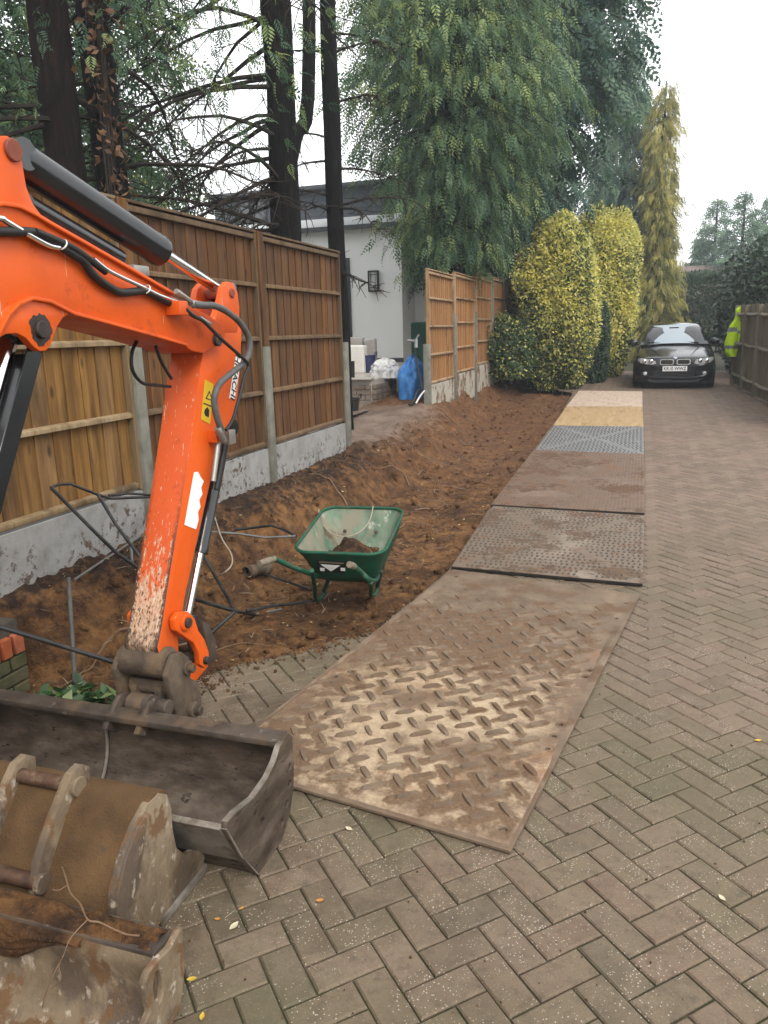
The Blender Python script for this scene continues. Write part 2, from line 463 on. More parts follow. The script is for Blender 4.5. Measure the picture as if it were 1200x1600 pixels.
# ================================================================== driveway of herringbone blocks
EDGE = [(-3, -1.72), (1.2, -1.8), (2.2, -1.93), (2.9, -2.05), (3.24, -2.07), (3.54, -1.76), (3.96, -1.42), (5.06, -1.24), (7.0, -1.29), (10.0, -1.3), (14.0, -1.32), (18.0, -1.42), (18.8, -1.9), (21.0, -1.5), (24.0, -0.6), (34.0, -0.2)]
def xl(Y):
    for (y0, a), (y1, b) in zip(EDGE, EDGE[1:]):
        if y0 <= Y <= y1: return a + (b - a) * (Y - y0) / (y1 - y0)
    return EDGE[-1][1]
def xr(Y): return 2.62 - 0.02 * max(0, Y - 4) if Y < 20 else 2.3 + (Y - 20) * 0.05
ys = np.concatenate([np.arange(-3, 26, 0.25), np.arange(26, 42, 1.0)])
V = []; 
for y in ys: V += [(xl(y) + 0.015, y, zg(y) - 0.009), (xr(y), y, zg(y) - 0.009)]
F = [(2 * i, 2 * i + 1, 2 * i + 3, 2 * i + 2) for i in range(len(ys) - 1)]
drive = obj('driveway', mesh_from('driveway', V, F, M_JOINT)); tag(drive, kind='structure')

UU = Vector((1, 1)).normalized(); VV = Vector((-1, 1)).normalized(); BO = Vector((-0.4472, 1.8093))
def clip(poly, p0, nrm):
    out = []
    for i in range(len(poly)):
        a = poly[i]; b = poly[(i + 1) % len(poly)]; da = (a - p0).dot(nrm); db = (b - p0).dot(nrm)
        if da >= 0: out.append(a)
        if da * db < 0: out.append(a + (b - a) * (da / (da - db)))
    return out
def brick_prism(poly, z, jz=None, gap=0.0026, bev=0.005, dep=0.03):
    """chamfered block from a convex polygon -> V, F"""
    c = sum(poly, Vector((0, 0))) / len(poly); n = len(poly)
    def inset(d):
        o = []
        for i in range(n):
            a, b, q = poly[i - 1], poly[i], poly[(i + 1) % n]
            e1 = (b - a).normalized(); e2 = (q - b).normalized()
            n1 = Vector((-e1.y, e1.x)); n2 = Vector((-e2.y, e2.x)); k = 1 + n1.dot(n2)
            o.append(b + (n1 + n2) * (d / max(k, 0.35)))
        return o
    A = inset(gap); B = inset(gap + bev)
    V = [(q.x, q.y, z + (jz(q) if jz else 0)) for q in B] + [(q.x, q.y, z - bev + (jz(q) if jz else 0)) for q in A] + [(q.x, q.y, z - dep) for q in A]
    F = [tuple(range(n))] + [(i, n + i, n + (i + 1) % n, (i + 1) % n) for i in range(n)] + [(n + i, 2 * n + i, 2 * n + (i + 1) % n, n + (i + 1) % n) for i in range(n)]
    return V, F
P1 = [(-0.33, 2.21), (-1.58, 2.42), (-1.23, 5.12), (0.07, 4.87)]
def inpoly(x, y, P):
    r_ = False
    for i in range(len(P)):
        x0, y0 = P[i]; x1, y1 = P[i - 1]
        if (y0 > y) != (y1 > y) and x < (x1 - x0) * (y - y0) / (y1 - y0) + x0: r_ = not r_
    return r_
cand = []; stuffV = []; stuffF = []; stuffT = []
i_rng = range(-40, 200); 
for i in range(-45, 240):
    for j in range(-45, 240):
        s_ = (i - j) % 4
        if s_ == 0: cells = (i, j, 2, 1)
        elif s_ == 3: cells = (i, j, 1, 2)
        else: continue
        cx, cy = cells[0] + cells[2] / 2, cells[1] + cells[3] / 2
        c = BO + UU * (cx * 0.1) + VV * (cy * 0.1)
        if c.y < -1.2 or c.y > 24.5 or c.x < -2.4 or c.x > 2.8: continue
        if c.x > xr(c.y) - 0.06 or c.x < xl(c.y) - 0.1: continue
        poly = [BO + UU * (u * 0.1) + VV * (v * 0.1) for u, v in ((cells[0], cells[1]), (cells[0] + cells[2], cells[1]), (cells[0] + cells[2], cells[1] + cells[3]), (cells[0], cells[1] + cells[3]))]
        cut = False
        if min(q.x - xl(q.y) for q in poly) < 0:
            e = 0.12; a = Vector((xl(c.y - e), c.y - e)); b = Vector((xl(c.y + e), c.y + e)); d = (b - a).normalized()
            n0 = len(poly); poly = clip(poly, a, Vector((d.y, -d.x))); cut = True
            if len(poly) < 3: continue
            ar = abs(sum(poly[k].cross(poly[k - 1]) for k in range(len(poly)))) / 2 if False else abs(sum(poly[k].x * poly[k - 1].y - poly[k - 1].x * poly[k].y for k in range(len(poly)))) / 2
            if ar < 0.0022: continue
        px, py, w = proj((c.x, c.y, zg(c.y)))
        vis = w > 0.3 and -60 < px < 1260 and 300 < py < 1660 and not inpoly(c.x, c.y, P1)
        hid = inpoly(px, py, [(0, 1100), (445, 1165), (440, 1290), (395, 1350), (320, 1370), (268, 1460), (270, 1640), (-80, 1640), (-80, 1100)])
        cand.append((vis and not hid and not cut, w, c, poly, s_ == 0))
cand.sort(key=lambda q: (not q[0], q[1]))
# four shared block meshes with slightly worn corners
bmeshes = []
for k in range(5):
    rr = random.Random(k)
    pl = [Vector((-0.1, -0.05)), Vector((0.1, -0.05)), Vector((0.1, 0.05)), Vector((-0.1, 0.05))]
    pl = [q + Vector((rr.uniform(-.0012, .0012), rr.uniform(-.0012, .0012))) for q in pl]
    bmeshes.append(mesh_from('brick', *brick_prism(pl, 0.0, lambda q, rr=rr: rr.uniform(-.0009, .0009)), M_BRICK))
nb = 0
for vis, w, c, poly, alongu in cand:
    z = zg(c.y) + random.uniform(-0.0012, 0.0012)
    sl_ = 0.018 if c.y > 4 else 0.0
    if nb < 300 and vis:
        o = obj('brick', random.choice(bmeshes), drive); nb += 1
        o.location = (c.x, c.y, z)
        o.rotation_euler = (sl_ + random.uniform(-.006, .006), random.uniform(-.006, .006), R(45 if alongu else 135) + random.uniform(-.006, .006) + random.choice((0, math.pi)))
    else:
        a, b = random.uniform(-.012, .012), random.uniform(-.012, .012)
        if len(poly) < 3: continue
        V, F = brick_prism(poly, z, lambda q: (q.x - c.x) * a + (q.y - c.y) * (b + sl_))
        k = len(stuffV); stuffV += V; stuffF += [tuple(q + k for q in f) for f in F]; stuffT += [random.random()] * len(V)
me = mesh_from('brick_field', stuffV, stuffF, M_BRICK)
at = me.attributes.new('tint', 'FLOAT', 'POINT'); at.data.foreach_set('value', stuffT)
tag(obj('brick_field', me, drive), kind='stuff')

# ================================================================== dug-out soil bed with its bank
def soil_z(X, Y, fine=True):
    X = np.asarray(X, float); Y = np.asarray(Y, float)
    zd = 0.018 * np.clip(Y - 4, 0, 60)
    floor = zd - 0.10 + 0.05 * fbm(X * 1.3, Y * 1.1, 3, 5) + np.where(Y < 3.2, 0.03, 0.0)
    top = np.where(Y < 8.2, 0.375, 0.43 + 0.035 * (Y - 8.2)) - 0.07 * smooth(8.2, 8.8, Y) * smooth(12.0, 11.4, Y) - 0.02 * smooth(11.6, 12.2, Y)
    top = top + 0.03 * fbm(X * 1.5, Y * 1.5, 3, 9)
    toe = -2.45 + 0.26 * fbm(Y * 0.9, Y * 0.0 + 2, 3, 3) - 0.25 * smooth(12, 16, Y) + 0.25 * smooth(7.0, 8.6, Y) * smooth(12.5, 11.0, Y)
    toe = toe - 0.62 * smooth(3.7, 2.9, Y)
    wdt = (0.55 - 0.3 * smooth(3.7, 2.9, Y)) + 0.12 * fbm(Y * 1.7, Y * 0, 2, 31) + 0.5 * smooth(7.6, 8.8, Y) * smooth(12.2, 11.2, Y) + 0.45 * smooth(11, 13, Y)
    t = np.clip((toe - X) / wdt, 0, 1.0); t = t * t * (3 - 2 * t) * 0.65 + t * 0.35
    z = floor + (top - floor) * t
    # lumps on the bank and clods on the floor
    z = z + (0.14 - 0.06 * smooth(10, 12, Y)) * fbm(X * 3.2, Y * 3.2, 4, 21) * (0.16 + 1.2 * np.clip(t * (1.1 - t) * 3, 0, 1)) * (1 - .8 * smooth(-2.95, -3.12, X) * (Y < 8.3))
    if fine:
        r_ = 1 - np.abs(fbm(X * 9, Y * 9, 3, 41)); rough_ = (.3 + .7 * smooth(.02, .3, t)) * (.55 + .75 * smooth(-.1, .5, fbm(X * 1.1, Y * 1.1, 2, 61))); z = z + 0.05 * (r_ - 0.78) * rough_
        r2 = 1 - np.abs(fbm(X * 21 + 3, Y * 21, 3, 47)); z = z + 0.02 * (r2 - 0.75) * rough_
        z = z + 0.017 * fbm(X * 38, Y * 38, 3, 51)
        # wheel rut beside the plates
        z = z - 0.035 * np.exp(-((X - (-1.75 + 0.1 * np.sin(Y * .6))) / 0.13) ** 2) * smooth(5, 6.5, Y)
    # dips below the blocks
    xe = np.interp(Y, [q[0] for q in EDGE], [q[1] for q in EDGE])
    k = smooth(0.0, 0.10, X - xe)
    z = np.where(k > 0, z * (1 - k) + (zd - 0.16) * k, z)
    k2 = smooth(-0.25, 0.0, X - xe) * (k <= 0)
    z = z * (1 - k2) + np.minimum(z, zd - 0.03 + 0.03 * fbm(X * 7, Y * 7, 3, 71)) * k2
    return z
sx = np.concatenate([np.arange(-4.3, -3.2, 0.06), np.arange(-3.2, -1.0, 0.0175)])
sy = np.concatenate([np.arange(1.6, 9, 0.019), np.arange(9, 14, 0.04), np.arange(14, 23, 0.08)])
SX, SY = np.meshgrid(sx, sy)
SZ = soil_z(SX, SY)
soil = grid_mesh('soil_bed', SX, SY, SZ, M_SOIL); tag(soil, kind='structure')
def sz(x, y): return float(soil_z(np.array([x]), np.array([y]))[0])
# yard beyond the opening
yx = np.arange(-9.5, -4.05, 0.1); yy = np.arange(6.5, 15, 0.1)
YX, YY = np.meshgrid(yx, yy)
YZ = 0.37 + 0.035 * np.clip(YY - 8.2, 0, 6) + 0.05 * fbm(YX * 1.2, YY * 1.2, 4, 15) + 0.02 * fbm(YX * 6, YY * 6, 3, 16)
yard = grid_mesh('yard_ground', YX, YY, YZ, M_MUDYARD); tag(yard, kind='structure')
# clods lying on the soil
def ico(sub=1):
    bm = bmesh.new(); bmesh.ops.create_icosphere(bm, subdivisions=sub, radius=1)
    V = np.array([v.co[:] for v in bm.verts]); F = np.array([[v.index for v in f.verts] for f in bm.faces]); bm.free(); return V, F
iV, iF = ico(1)
iV = iV * (1 + 0.35 * np.random.default_rng(3).uniform(-1, 1, (len(iV), 1)))
n = 3600
cx = RNG.uniform(-3.1, -1.25, n); cy = 1.6 + 17 * RNG.random(n) ** 1.6
xe = np.interp(cy, [q[0] for q in EDGE], [q[1] for q in EDGE]); ok = cx < xe - 0.02; cx, cy = cx[ok], cy[ok]
s_ = 0.004 + 0.04 * RNG.random(len(cx)) ** 6; n = len(cx)
V, F, T = scatter(iV, iF, np.stack([cx, cy, soil_z(cx, cy) + s_ * 0.3], -1), rand_rot(n), np.stack([s_, s_ * RNG.uniform(.6, 1.3, n), s_ * RNG.uniform(.5, 1, n)], -1), RNG.random(n))
tag(obj('soil_clods', fast_mesh('soil_clods', V, F, M_SOIL, True, T), soil), kind='stuff')
# ================================================================== ground-protection plates on the driveway
def mud_plate_mat(name, metal, mud, pale, mudlo, palelo, sc=3.0, rust=(0.22, 0.09, 0.035)):
    t = NT(name); vec = t.coords('pos')
    a = t.noise(vec, sc, 8, 0.62); b = t.noise(t.coords('pos', off=(5, 2, 1)), 16, 7, 0.7); c = t.noise(t.coords('pos', off=(2, 8, 1)), 1.7, 6, 0.6)
    col = t.mix(t.mr(b, 0.35, 0.7), metal, tuple(q * 0.72 for q in metal))
    col = t.mix(t.mr(c, palelo, palelo + 0.12), col, pale)
    col = t.mix(t.mr(t.noise(t.coords('pos', off=(9, 3, 4)), 4.5, 6, .65), 0.56, 0.66, 0, .8), col, rust)
    mk = t.mr(t.math('ADD', a, t.math('MULTIPLY', t.math('SUBTRACT', b, 0.5), 0.5)), mudlo, mudlo + 0.09)
    col = t.mix(mk, col, t.mix(t.mr(b, 0.35, 0.65), mud, tuple(q * 0.6 for q in mud)))
    fine = t.noise(t.coords('pos', off=(1, 1, 7)), 90, 5, 0.7)
    col = t.mix(t.mr(fine, 0.4, 0.75, 0, 0.35), col, (0.07, 0.045, 0.03))
    h = t.math('ADD', t.math('ADD', t.math('MULTIPLY', mk, 0.8), b), t.math('MULTIPLY', fine, 0.5))
    return t.finish(col, t.mr(mk, 0, 1, 0.5, 0.92), 0.0, h, 0.6, 0.006, 0.4)
def tread_mat():
    t = NT('rusty_tread_plate'); vec = t.coords('pos')
    sep = t.n('SeparateXYZ', {0: t.n('NewGeometry').outputs['Position']})
    mudat = t.n('Attribute', attribute_name='tint', attribute_type='GEOMETRY').outputs['Fac']
    a = t.noise(vec, 2.6, 8, 0.62); b = t.noise(t.coords('pos', off=(5, 2, 1)), 14, 7, 0.7); f = t.noise(t.coords('pos', off=(2, 2, 6)), 75, 5, 0.7)
    col = t.mix(t.mr(b, 0.3, 0.7), (0.245, 0.16, 0.098), (0.175, 0.115, 0.072))
    # dried cement-coloured slurry in the middle of the near half
    dx = t.math('MULTIPLY', t.math('ADD', sep.outputs[0], 0.80), 1.3); dy = t.math('SUBTRACT', sep.outputs[1], 2.98)
    rad = t.math('SQRT', t.math('ADD', t.math('MULTIPLY', dx, dx), t.math('MULTIPLY', dy, dy)))
    pale = t.math('MULTIPLY', t.mr(t.math('ADD', rad, t.mr(b, 0.3, 0.7, -0.5, 0.5)), 0.95, 0.3), t.mr(a, 0.40, 0.54))
    col = t.mix(t.math('MULTIPLY', pale, 0.95), col, (0.56, 0.43, 0.28))
    gr = t.math('MULTIPLY', t.mr(sep.outputs[1], 3.5, 4.4), t.mr(t.noise(t.coords('pos', off=(6, 6, 1)), 3.3, 6, .6), 0.42, 0.56))
    col = t.mix(t.math('MULTIPLY', gr, 0.85), col, (0.235, 0.195, 0.155))
    rs = t.mr(t.noise(t.coords('pos', off=(9, 3, 4)), 3.6, 6, .65), 0.55, 0.68, 0, .6)
    col = t.mix(rs, col, (0.30, 0.135, 0.05))
    mk = t.mr(t.math('ADD', mudat, t.mr(b, .3, .7, -.25, .25)), .38, .62)
    col = t.mix(t.math('MULTIPLY', mk, .9), col, t.mix(t.mr(f, .35, .65), (0.20, 0.122, 0.066), (0.125, 0.074, 0.042)))
    col = t.mix(t.mr(f, 0.42, 0.75, 0, 0.4), col, (0.085, 0.055, 0.035))
    h = t.math('ADD', b, t.math('MULTIPLY', f, 0.6))
    return t.finish(col, t.mr(mk, 0, 1, 0.5, 0.9), 0.0, h, 0.6, 0.005, 0.4)
M_TREAD = tread_mat()
M_MUD = pm('drying_mud', [(0, (0.105, 0.064, 0.036)), (0.45, (0.165, 0.105, 0.06)), (0.8, (0.21, 0.14, 0.08)), (1, (0.25, 0.175, 0.11))], 7, 8, rough=(0.8, 0.95), bump=0.9, bscale=45, bdist=0.012, layers=[(3.1, 0.56, 0.66, (0.225, 0.11, 0.055), 0.9)])
M_SHADOWEDGE = pm('shadow_edge', [(0, (0.012, 0.010, 0.009)), (1, (0.03, 0.025, 0.02))], 20, bump=0.3)

M_TBAR = pm('tread_bar_steel', [(0, (0.12, 0.08, 0.05)), (.5, (0.19, 0.135, 0.09)), (1, (0.27, 0.2, 0.135))], 6, 7, rough=(.5, .85), bump=.5, bscale=60, layers=[(4, .5, .62, (0.15, 0.09, 0.052), .9)])
def frame_of(corners):
    """near-left, near-right, far-right, far-left -> function (s,t)->point"""
    A, B, C_, D = [Vector(q) for q in corners]
    return lambda s, t: A * (1 - s) * (1 - t) + B * s * (1 - t) + C_ * s * t + D * (1 - s) * t
def slab(name, label, corners, z0, th, mat, holes=(), group=None, cat='ground plate'):
    """plate as its own object, origin at near-left; corners are (x,y); z follows the drive"""
    out = [(q[0], q[1]) for q in corners]
    hl = [circ((h[0], h[1]), h[2], 12, h[3]) for h in holes]
    m = MB().holed(out, hl, 0, th, 'Z')
    m.V = [(v[0], v[1], v[2] + zg(v[1]) + z0) for v in m.V]
    root = empty(name, (out[0][0], out[0][1], zg(out[0][1])))
    bpy.context.view_layer.update()
    m.build('plate', mat, root, bevel=0.0025, seg=1)
    tag(root, label, cat, group)
    return root
# --- near steel plate with raised tread
A, B, C_, D = (-1.58, 2.42), (-0.33, 2.21), (0.07, 4.87), (-1.20, 5.10)
fr = frame_of([(*A, 0), (*B, 0), (*C_, 0), (*D, 0)])
hs = []
for s, t in ((0.955, 0.035), (0.06, 0.05), (0.16, 0.05), (0.955, 0.25), (0.955, 0.29), (0.955, 0.33), (0.95, 0.52), (0.95, 0.55), (0.955, 0.93), (0.95, 0.83), (0.06, 0.33), (0.1, 0.36), (0.05, 0.62), (0.06, 0.95)):
    q = fr(s, t); hs.append((q.x, q.y, 0.012 if t > .04 else 0.016, 0.012 if t > .04 else 0.016))
plate1 = slab('tread_plate', 'large rusty steel tread plate lying skewed on the blocks, smeared with mud', [A, B, C_, D], 0.006, 0.014, M_TBAR, hs)
# raised lozenge bars in a basket pattern
def lozenge(L, W, H, n=7):
    V = []; F = []
    for k in range(n):
        u = k / (n - 1) * 2 - 1; w = W * math.sqrt(max(0, 1 - u * u)) * 0.5 + 0.0008; h = H * (1 - u ** 6)
        V += [(u * L / 2, -w, 0), (u * L / 2, -w * 0.72, h), (u * L / 2, w * 0.72, h), (u * L / 2, w, 0)]
    for k in range(n - 1):
        a = 4 * k; F += [(a, a + 4, a + 5, a + 1), (a + 1, a + 5, a + 6, a + 2), (a + 2, a + 6, a + 7, a + 3)]
    return V, F
lmesh = mesh_from('tread_bar', *lozenge(0.112, 0.03, 0.014), M_TBAR, False)
du = (Vector(B) - Vector(A)); ang = math.atan2(du.y, du.x)
bars = []; pz = 0.1015
e1 = Vector((math.cos(ang + R(45)), math.sin(ang + R(45)))); e2 = Vector((-e1.y, e1.x)); ctr = Vector(((A[0] + C_[0]) / 2, (A[1] + C_[1]) / 2))
ed = [Vector(q) for q in (A, B, C_, D)]
def inside(q, mrg):
    for i in range(4):
        a, b = ed[i], ed[(i + 1) % 4]; d = (b - a).normalized()
        if (q - a).dot(Vector((-d.y, d.x))) < mrg: return False
    return True
for i in range(-22, 23):
    for j in range(-22, 23):
        q = ctr + e1 * (i * pz) + e2 * (j * pz)
        if not inside(q, .072): continue
        if any((q.x - h[0]) ** 2 + (q.y - h[1]) ** 2 < .05 ** 2 for h in hs): continue
        bars.append((q, ang + (R(45) if (i + j) % 2 else R(135))))
bars.sort(key=lambda q: q[0].length)
for q, an in bars[:300]:
    o = obj('tread_bar', lmesh, plate1)
    o.location = Vector((q.x, q.y, 0.0198)) - plate1.location
    o.rotation_euler = (0, 0, an + random.uniform(-.05, .05)); o.scale = (random.uniform(.9, 1.06), random.uniform(.85, 1.15), random.uniform(.75, 1.1))
if len(bars) > 300:
    lv, lf = lozenge(0.112, 0.03, 0.014); lf = [f for f in lf]
    pr = np.array([[q.x - plate1.location.x, q.y - plate1.location.y, .0198 - plate1.location.z] for q, an in bars[300:]]); an_ = np.array([an for q, an in bars[300:]])
    Rz = np.stack([np.stack([np.cos(an_), -np.sin(an_), 0 * an_], -1), np.stack([np.sin(an_), np.cos(an_), 0 * an_], -1), np.stack([0 * an_, 0 * an_, 0 * an_ + 1], -1)], 1)
    V, F, T = scatter(lv, lf, pr, Rz, np.ones((len(pr), 1))); tag(obj('far_tread_bars', fast_mesh('far_tread_bars', V, F, M_TBAR), plate1), kind='stuff')
def mud_skin(parent, fr, nu, nv, z0, amp, bias, scale, seed, name='mud', mask=None, mat=None):
    """mud lying on a plate: a skin that dips below the surface where that is bare"""
    s, t = np.meshgrid(np.linspace(0.012, 0.988, nu), np.linspace(0.008, 0.992, nv))
    P = np.array([[fr(a, b)[:] for a, b in zip(r1, r2)] for r1, r2 in zip(s, t)])
    X, Y = P[..., 0], P[..., 1]
    h = fbm(X * scale, Y * scale, 5, seed) * 0.6 + 0.35 * fbm(X * scale * 4, Y * scale * 4, 4, seed + 5) + 0.22 * (1 - 2 * np.abs(fbm(X * 9, Y * 9, 3, seed + 9))) + bias
    if mask is not None: h = h + mask(s, t, X, Y)
    Z = np.array([zg(v) for v in Y.ravel()]).reshape(Y.shape) + z0 + np.clip(h * amp, -0.01, 0.03)
    e = np.minimum.reduce([s - 0.012, 0.988 - s, (t - 0.008), 0.992 - t]); Z = np.where(e < 1e-6, Z - 0.02, Z)
    o = grid_mesh(name, X - parent.location.x, Y - parent.location.y, Z - parent.location.z, mat or M_MUD, parent)
    tag(o, kind='stuff'); return o
# the tread plate's skin: mud packed against the bars and smeared over the far half
s_, t_ = np.meshgrid(np.linspace(.008, .992, 165), np.linspace(.006, .994, 345))
Pg = [np.array(v, float) for v in (A, B, C_, D)]
XY = (Pg[0][None, None] * ((1 - s_) * (1 - t_))[..., None] + Pg[1] * (s_ * (1 - t_))[..., None] + Pg[2] * (s_ * t_)[..., None] + Pg[3] * ((1 - s_) * t_)[..., None])
X, Y = XY[..., 0], XY[..., 1]
dmin = np.full(X.shape, 9.0); wx = .014 * fbm(X * 9, Y * 9, 3, 2); wy = .014 * fbm(X * 9, Y * 9, 3, 7)
for q, an in bars:
    c, sn = math.cos(an), math.sin(an); rx_ = X + wx - q.x + .008; ry_ = Y + wy - q.y + .012
    al = np.clip(rx_ * c + ry_ * sn, -.05, .05); dmin = np.minimum(dmin, np.hypot(rx_ - al * c, ry_ - al * sn))
near = np.exp(-(dmin / .026) ** 2)
big = fbm(X * 2.6, Y * 2.6, 4, 33); med = fbm(X * 9, Y * 9, 4, 34)
gone = smooth(.1, .5, fbm(X * 3.1 + 5, Y * 3.1, 3, 37) + .15)
mud = near * (.78 - .5 * gone) + .42 * smooth(.36, .66, t_ + .1 * big) * smooth(1.08, .72, t_ + .3 * s_) * (1 + big) + .38 * smooth(.22, .02, t_ + .06 * big) + .34 * smooth(.35, .0, s_ + .1 * med) + .2 * big + .12 * med
for hx_, hy_, *_ in hs:
    mud = np.where((X - hx_) ** 2 + (Y - hy_) ** 2 < .021 ** 2, -3, mud)
Z = .0202 + np.where(mud < -1, -.012, .0004 + .007 * np.clip(mud, 0, 1) * (.7 + .5 * med) + .008 * smooth(.4, .7, t_) * np.clip(mud, 0, 1) * (1 - 2 * np.abs(fbm(X * 12, Y * 12, 3, 44))) * .6)
e = np.minimum.reduce([s_ - .008, .992 - s_, t_ - .006, .994 - t_]); Z = np.where(e < 1e-6, .008, Z)
sk = grid_mesh('mud', X - plate1.location.x, Y - plate1.location.y, Z - plate1.location.z, M_TREAD, plate1); tag(sk, kind='stuff')
at = sk.data.attributes.new('tint', 'FLOAT', 'POINT'); at.data.foreach_set('value', np.clip(mud, 0, 1).astype(np.float32).ravel())

# --- road mats further along, each row of studs is one part
def stud_mat_obj(name, label, corners, z0, th, mat, studmat, nu, nv, L, W, H, holes, mode, muda, seed, cat='ground plate'):
    fr = frame_of([(*q, 0) for q in corners])
    hl = []
    for s, t, rx, ry in holes:
        q = fr(s, t); hl.append((q.x, q.y, rx, ry))
    root = slab(name, label, corners, z0, th, mat, hl, None, cat)
    a_, b_ = Vector((*corners[0], zg(corners[0][1]) + z0 + th * .42)), Vector((*corners[1], zg(corners[1][1]) + z0 + th * .42)); MB().bar(a_, b_, .006, th * .8).build('shadow_edge', M_SHADOWEDGE, root)  # shadow line under the near edge, put in as a dark strip
    tV, tF = lozenge(L, W, H, 4 if L < .03 else 5)
    pos = []; rz = []
    for iu in range(nu):
        for iv in range(nv):
            s = (iu + 0.8) / (nu + 0.6); t = (iv + 0.8) / (nv + 0.6)
            if any(abs(s - h[0]) < h[2] / 1.2 + .012 and abs(t - h[1]) < h[3] / 1.6 + .012 for h in holes): continue
            a = 0.0
            if mode == 'cross':
                k = (abs(s - .5) * 1.0 > abs(t - .5) * 1.0)
                if abs(abs(s - .5) - abs(t - .5)) < 0.035: continue
                a = R(90) if not k else R(65 if (s - .5) * (t - .5) > 0 else 115)
                a = R(90)
            elif mode == 'row': a = R(90)
            q = fr(s + (0.25 / nu if iv % 2 else 0), t); pos.append((q.x, q.y, zg(q.y) + z0 + th - 0.0005)); rz.append(a)
    pos = np.array(pos) - np.array(root.location); rz = np.array(rz)
    Rm = np.stack([np.stack([np.cos(rz), -np.sin(rz), 0 * rz], -1), np.stack([np.sin(rz), np.cos(rz), 0 * rz], -1), np.stack([0 * rz, 0 * rz, 0 * rz + 1], -1)], 1)
    V, F, T = scatter(tV, tF, pos, Rm, RNG.uniform(.85, 1.08, (len(pos), 1)))
    tag(obj('studs', fast_mesh('studs', V, F, studmat, True), root), kind='stuff')
    if muda is not None: mud_skin(root, fr, 80, 95, z0 + th, 0.012, muda, 2.6, seed, mat=mat)
    return root
M_MAT2 = mud_plate_mat('muddy_grey_mat', (0.225, 0.17, 0.122), (0.18, 0.112, 0.066), (0.3, 0.245, 0.19), 0.52, 0.56)
M_MAT3 = mud_plate_mat('brown_mat', (0.205, 0.132, 0.09), (0.175, 0.1, 0.058), (0.26, 0.185, 0.14), 0.5, 0.55, 2.0)
M_MAT4 = mud_plate_mat('clean_grey_mat', (0.27, 0.272, 0.275), (0.16, 0.11, 0.08), (0.33, 0.33, 0.33), 0.66, 0.52, 2.2, (0.2, 0.2, 0.21))
M_STUD2 = pm('grey_stud', [(0, (0.06, 0.046, 0.034)), (1, (0.11, 0.085, 0.064))], 12, bump=0.3, rough=(.45, .7))
M_STUD4 = pm('dark_stud', [(0, (0.06, 0.065, 0.07)), (1, (0.10, 0.10, 0.105))], 12, bump=0.3, rough=(.4, .6))
c2 = [(-1.215, 5.135), (0.085, 5.06), (0.10, 6.87), (-1.25, 6.97)]
stud_mat_obj('studded_mat', 'grey-brown studded road mat with hand slots, butted against the skewed tread plate', c2, 0.008, 0.022, M_MAT2, M_STUD2, 34, 26, 0.045, 0.017, 0.006,
             [(0.42, 0.055, 0.05, 0.016), (0.72, 0.05, 0.05, 0.016), (0.945, 0.72, 0.02, 0.03), (0.06, 0.72, 0.02, 0.03)], 'cross', -0.20, 77)
c3 = [(-1.27, 6.99), (0.098, 6.93), (0.10, 9.93), (-1.27, 10.05)]
stud_mat_obj('dotted_mat', 'brown road mat covered in fine rows of dots, middle of the plate row', c3, 0.012, 0.028, M_MAT3, M_MAT3, 40, 60, 0.022, 0.016, 0.005, [(0.95, 0.9, 0.02, 0.03)], 'row', -0.26, 91)
c4 = [(-1.25, 10.07), (0.10, 9.97), (0.095, 12.42), (-1.25, 12.42)]
stud_mat_obj('slotted_mat', 'clean blue-grey steel mat with raised slots beside the yellow boards', c4, 0.008, 0.022, M_MAT4, M_STUD4, 26, 24, 0.075, 0.024, 0.007, [(0.93, 0.42, 0.025, 0.035), (0.2, 0.5, 0.025, 0.035)], 'cross', -0.62, 55)
M_PLYY = pm('yellow_board', [(0, (0.36, 0.23, 0.11)), (0.5, (0.46, 0.31, 0.155)), (1, (0.55, 0.41, 0.24))], 3, rough=(.55, .8), bump=.3, stretch=(6, 1, 1), layers=[(2.2, .55, .68, (0.30, 0.17, 0.07), .8)])
M_PLYG = pm('pale_board', [(0, (0.33, 0.25, 0.19)), (0.5, (0.42, 0.33, 0.255)), (1, (0.5, 0.41, 0.33))], 3, rough=(.6, .85), bump=.3, stretch=(6, 1, 1), layers=[(3, .55, .7, (0.26, 0.19, 0.14), .8)])
slab('plywood_board', 'yellow muddy plywood board laid after the slotted steel mat', [(-1.27, 12.45), (0.10, 12.45), (0.085, 15.1), (-1.29, 15.05)], 0.008, 0.022, M_PLYY, cat='board')
slab('plywood_board', 'pale greyish plywood board, last of the row before the parked car', [(-1.30, 15.08), (0.085, 15.13), (0.08, 18.0), (-1.30, 18.2)], 0.008, 0.02, M_PLYG, cat='board')
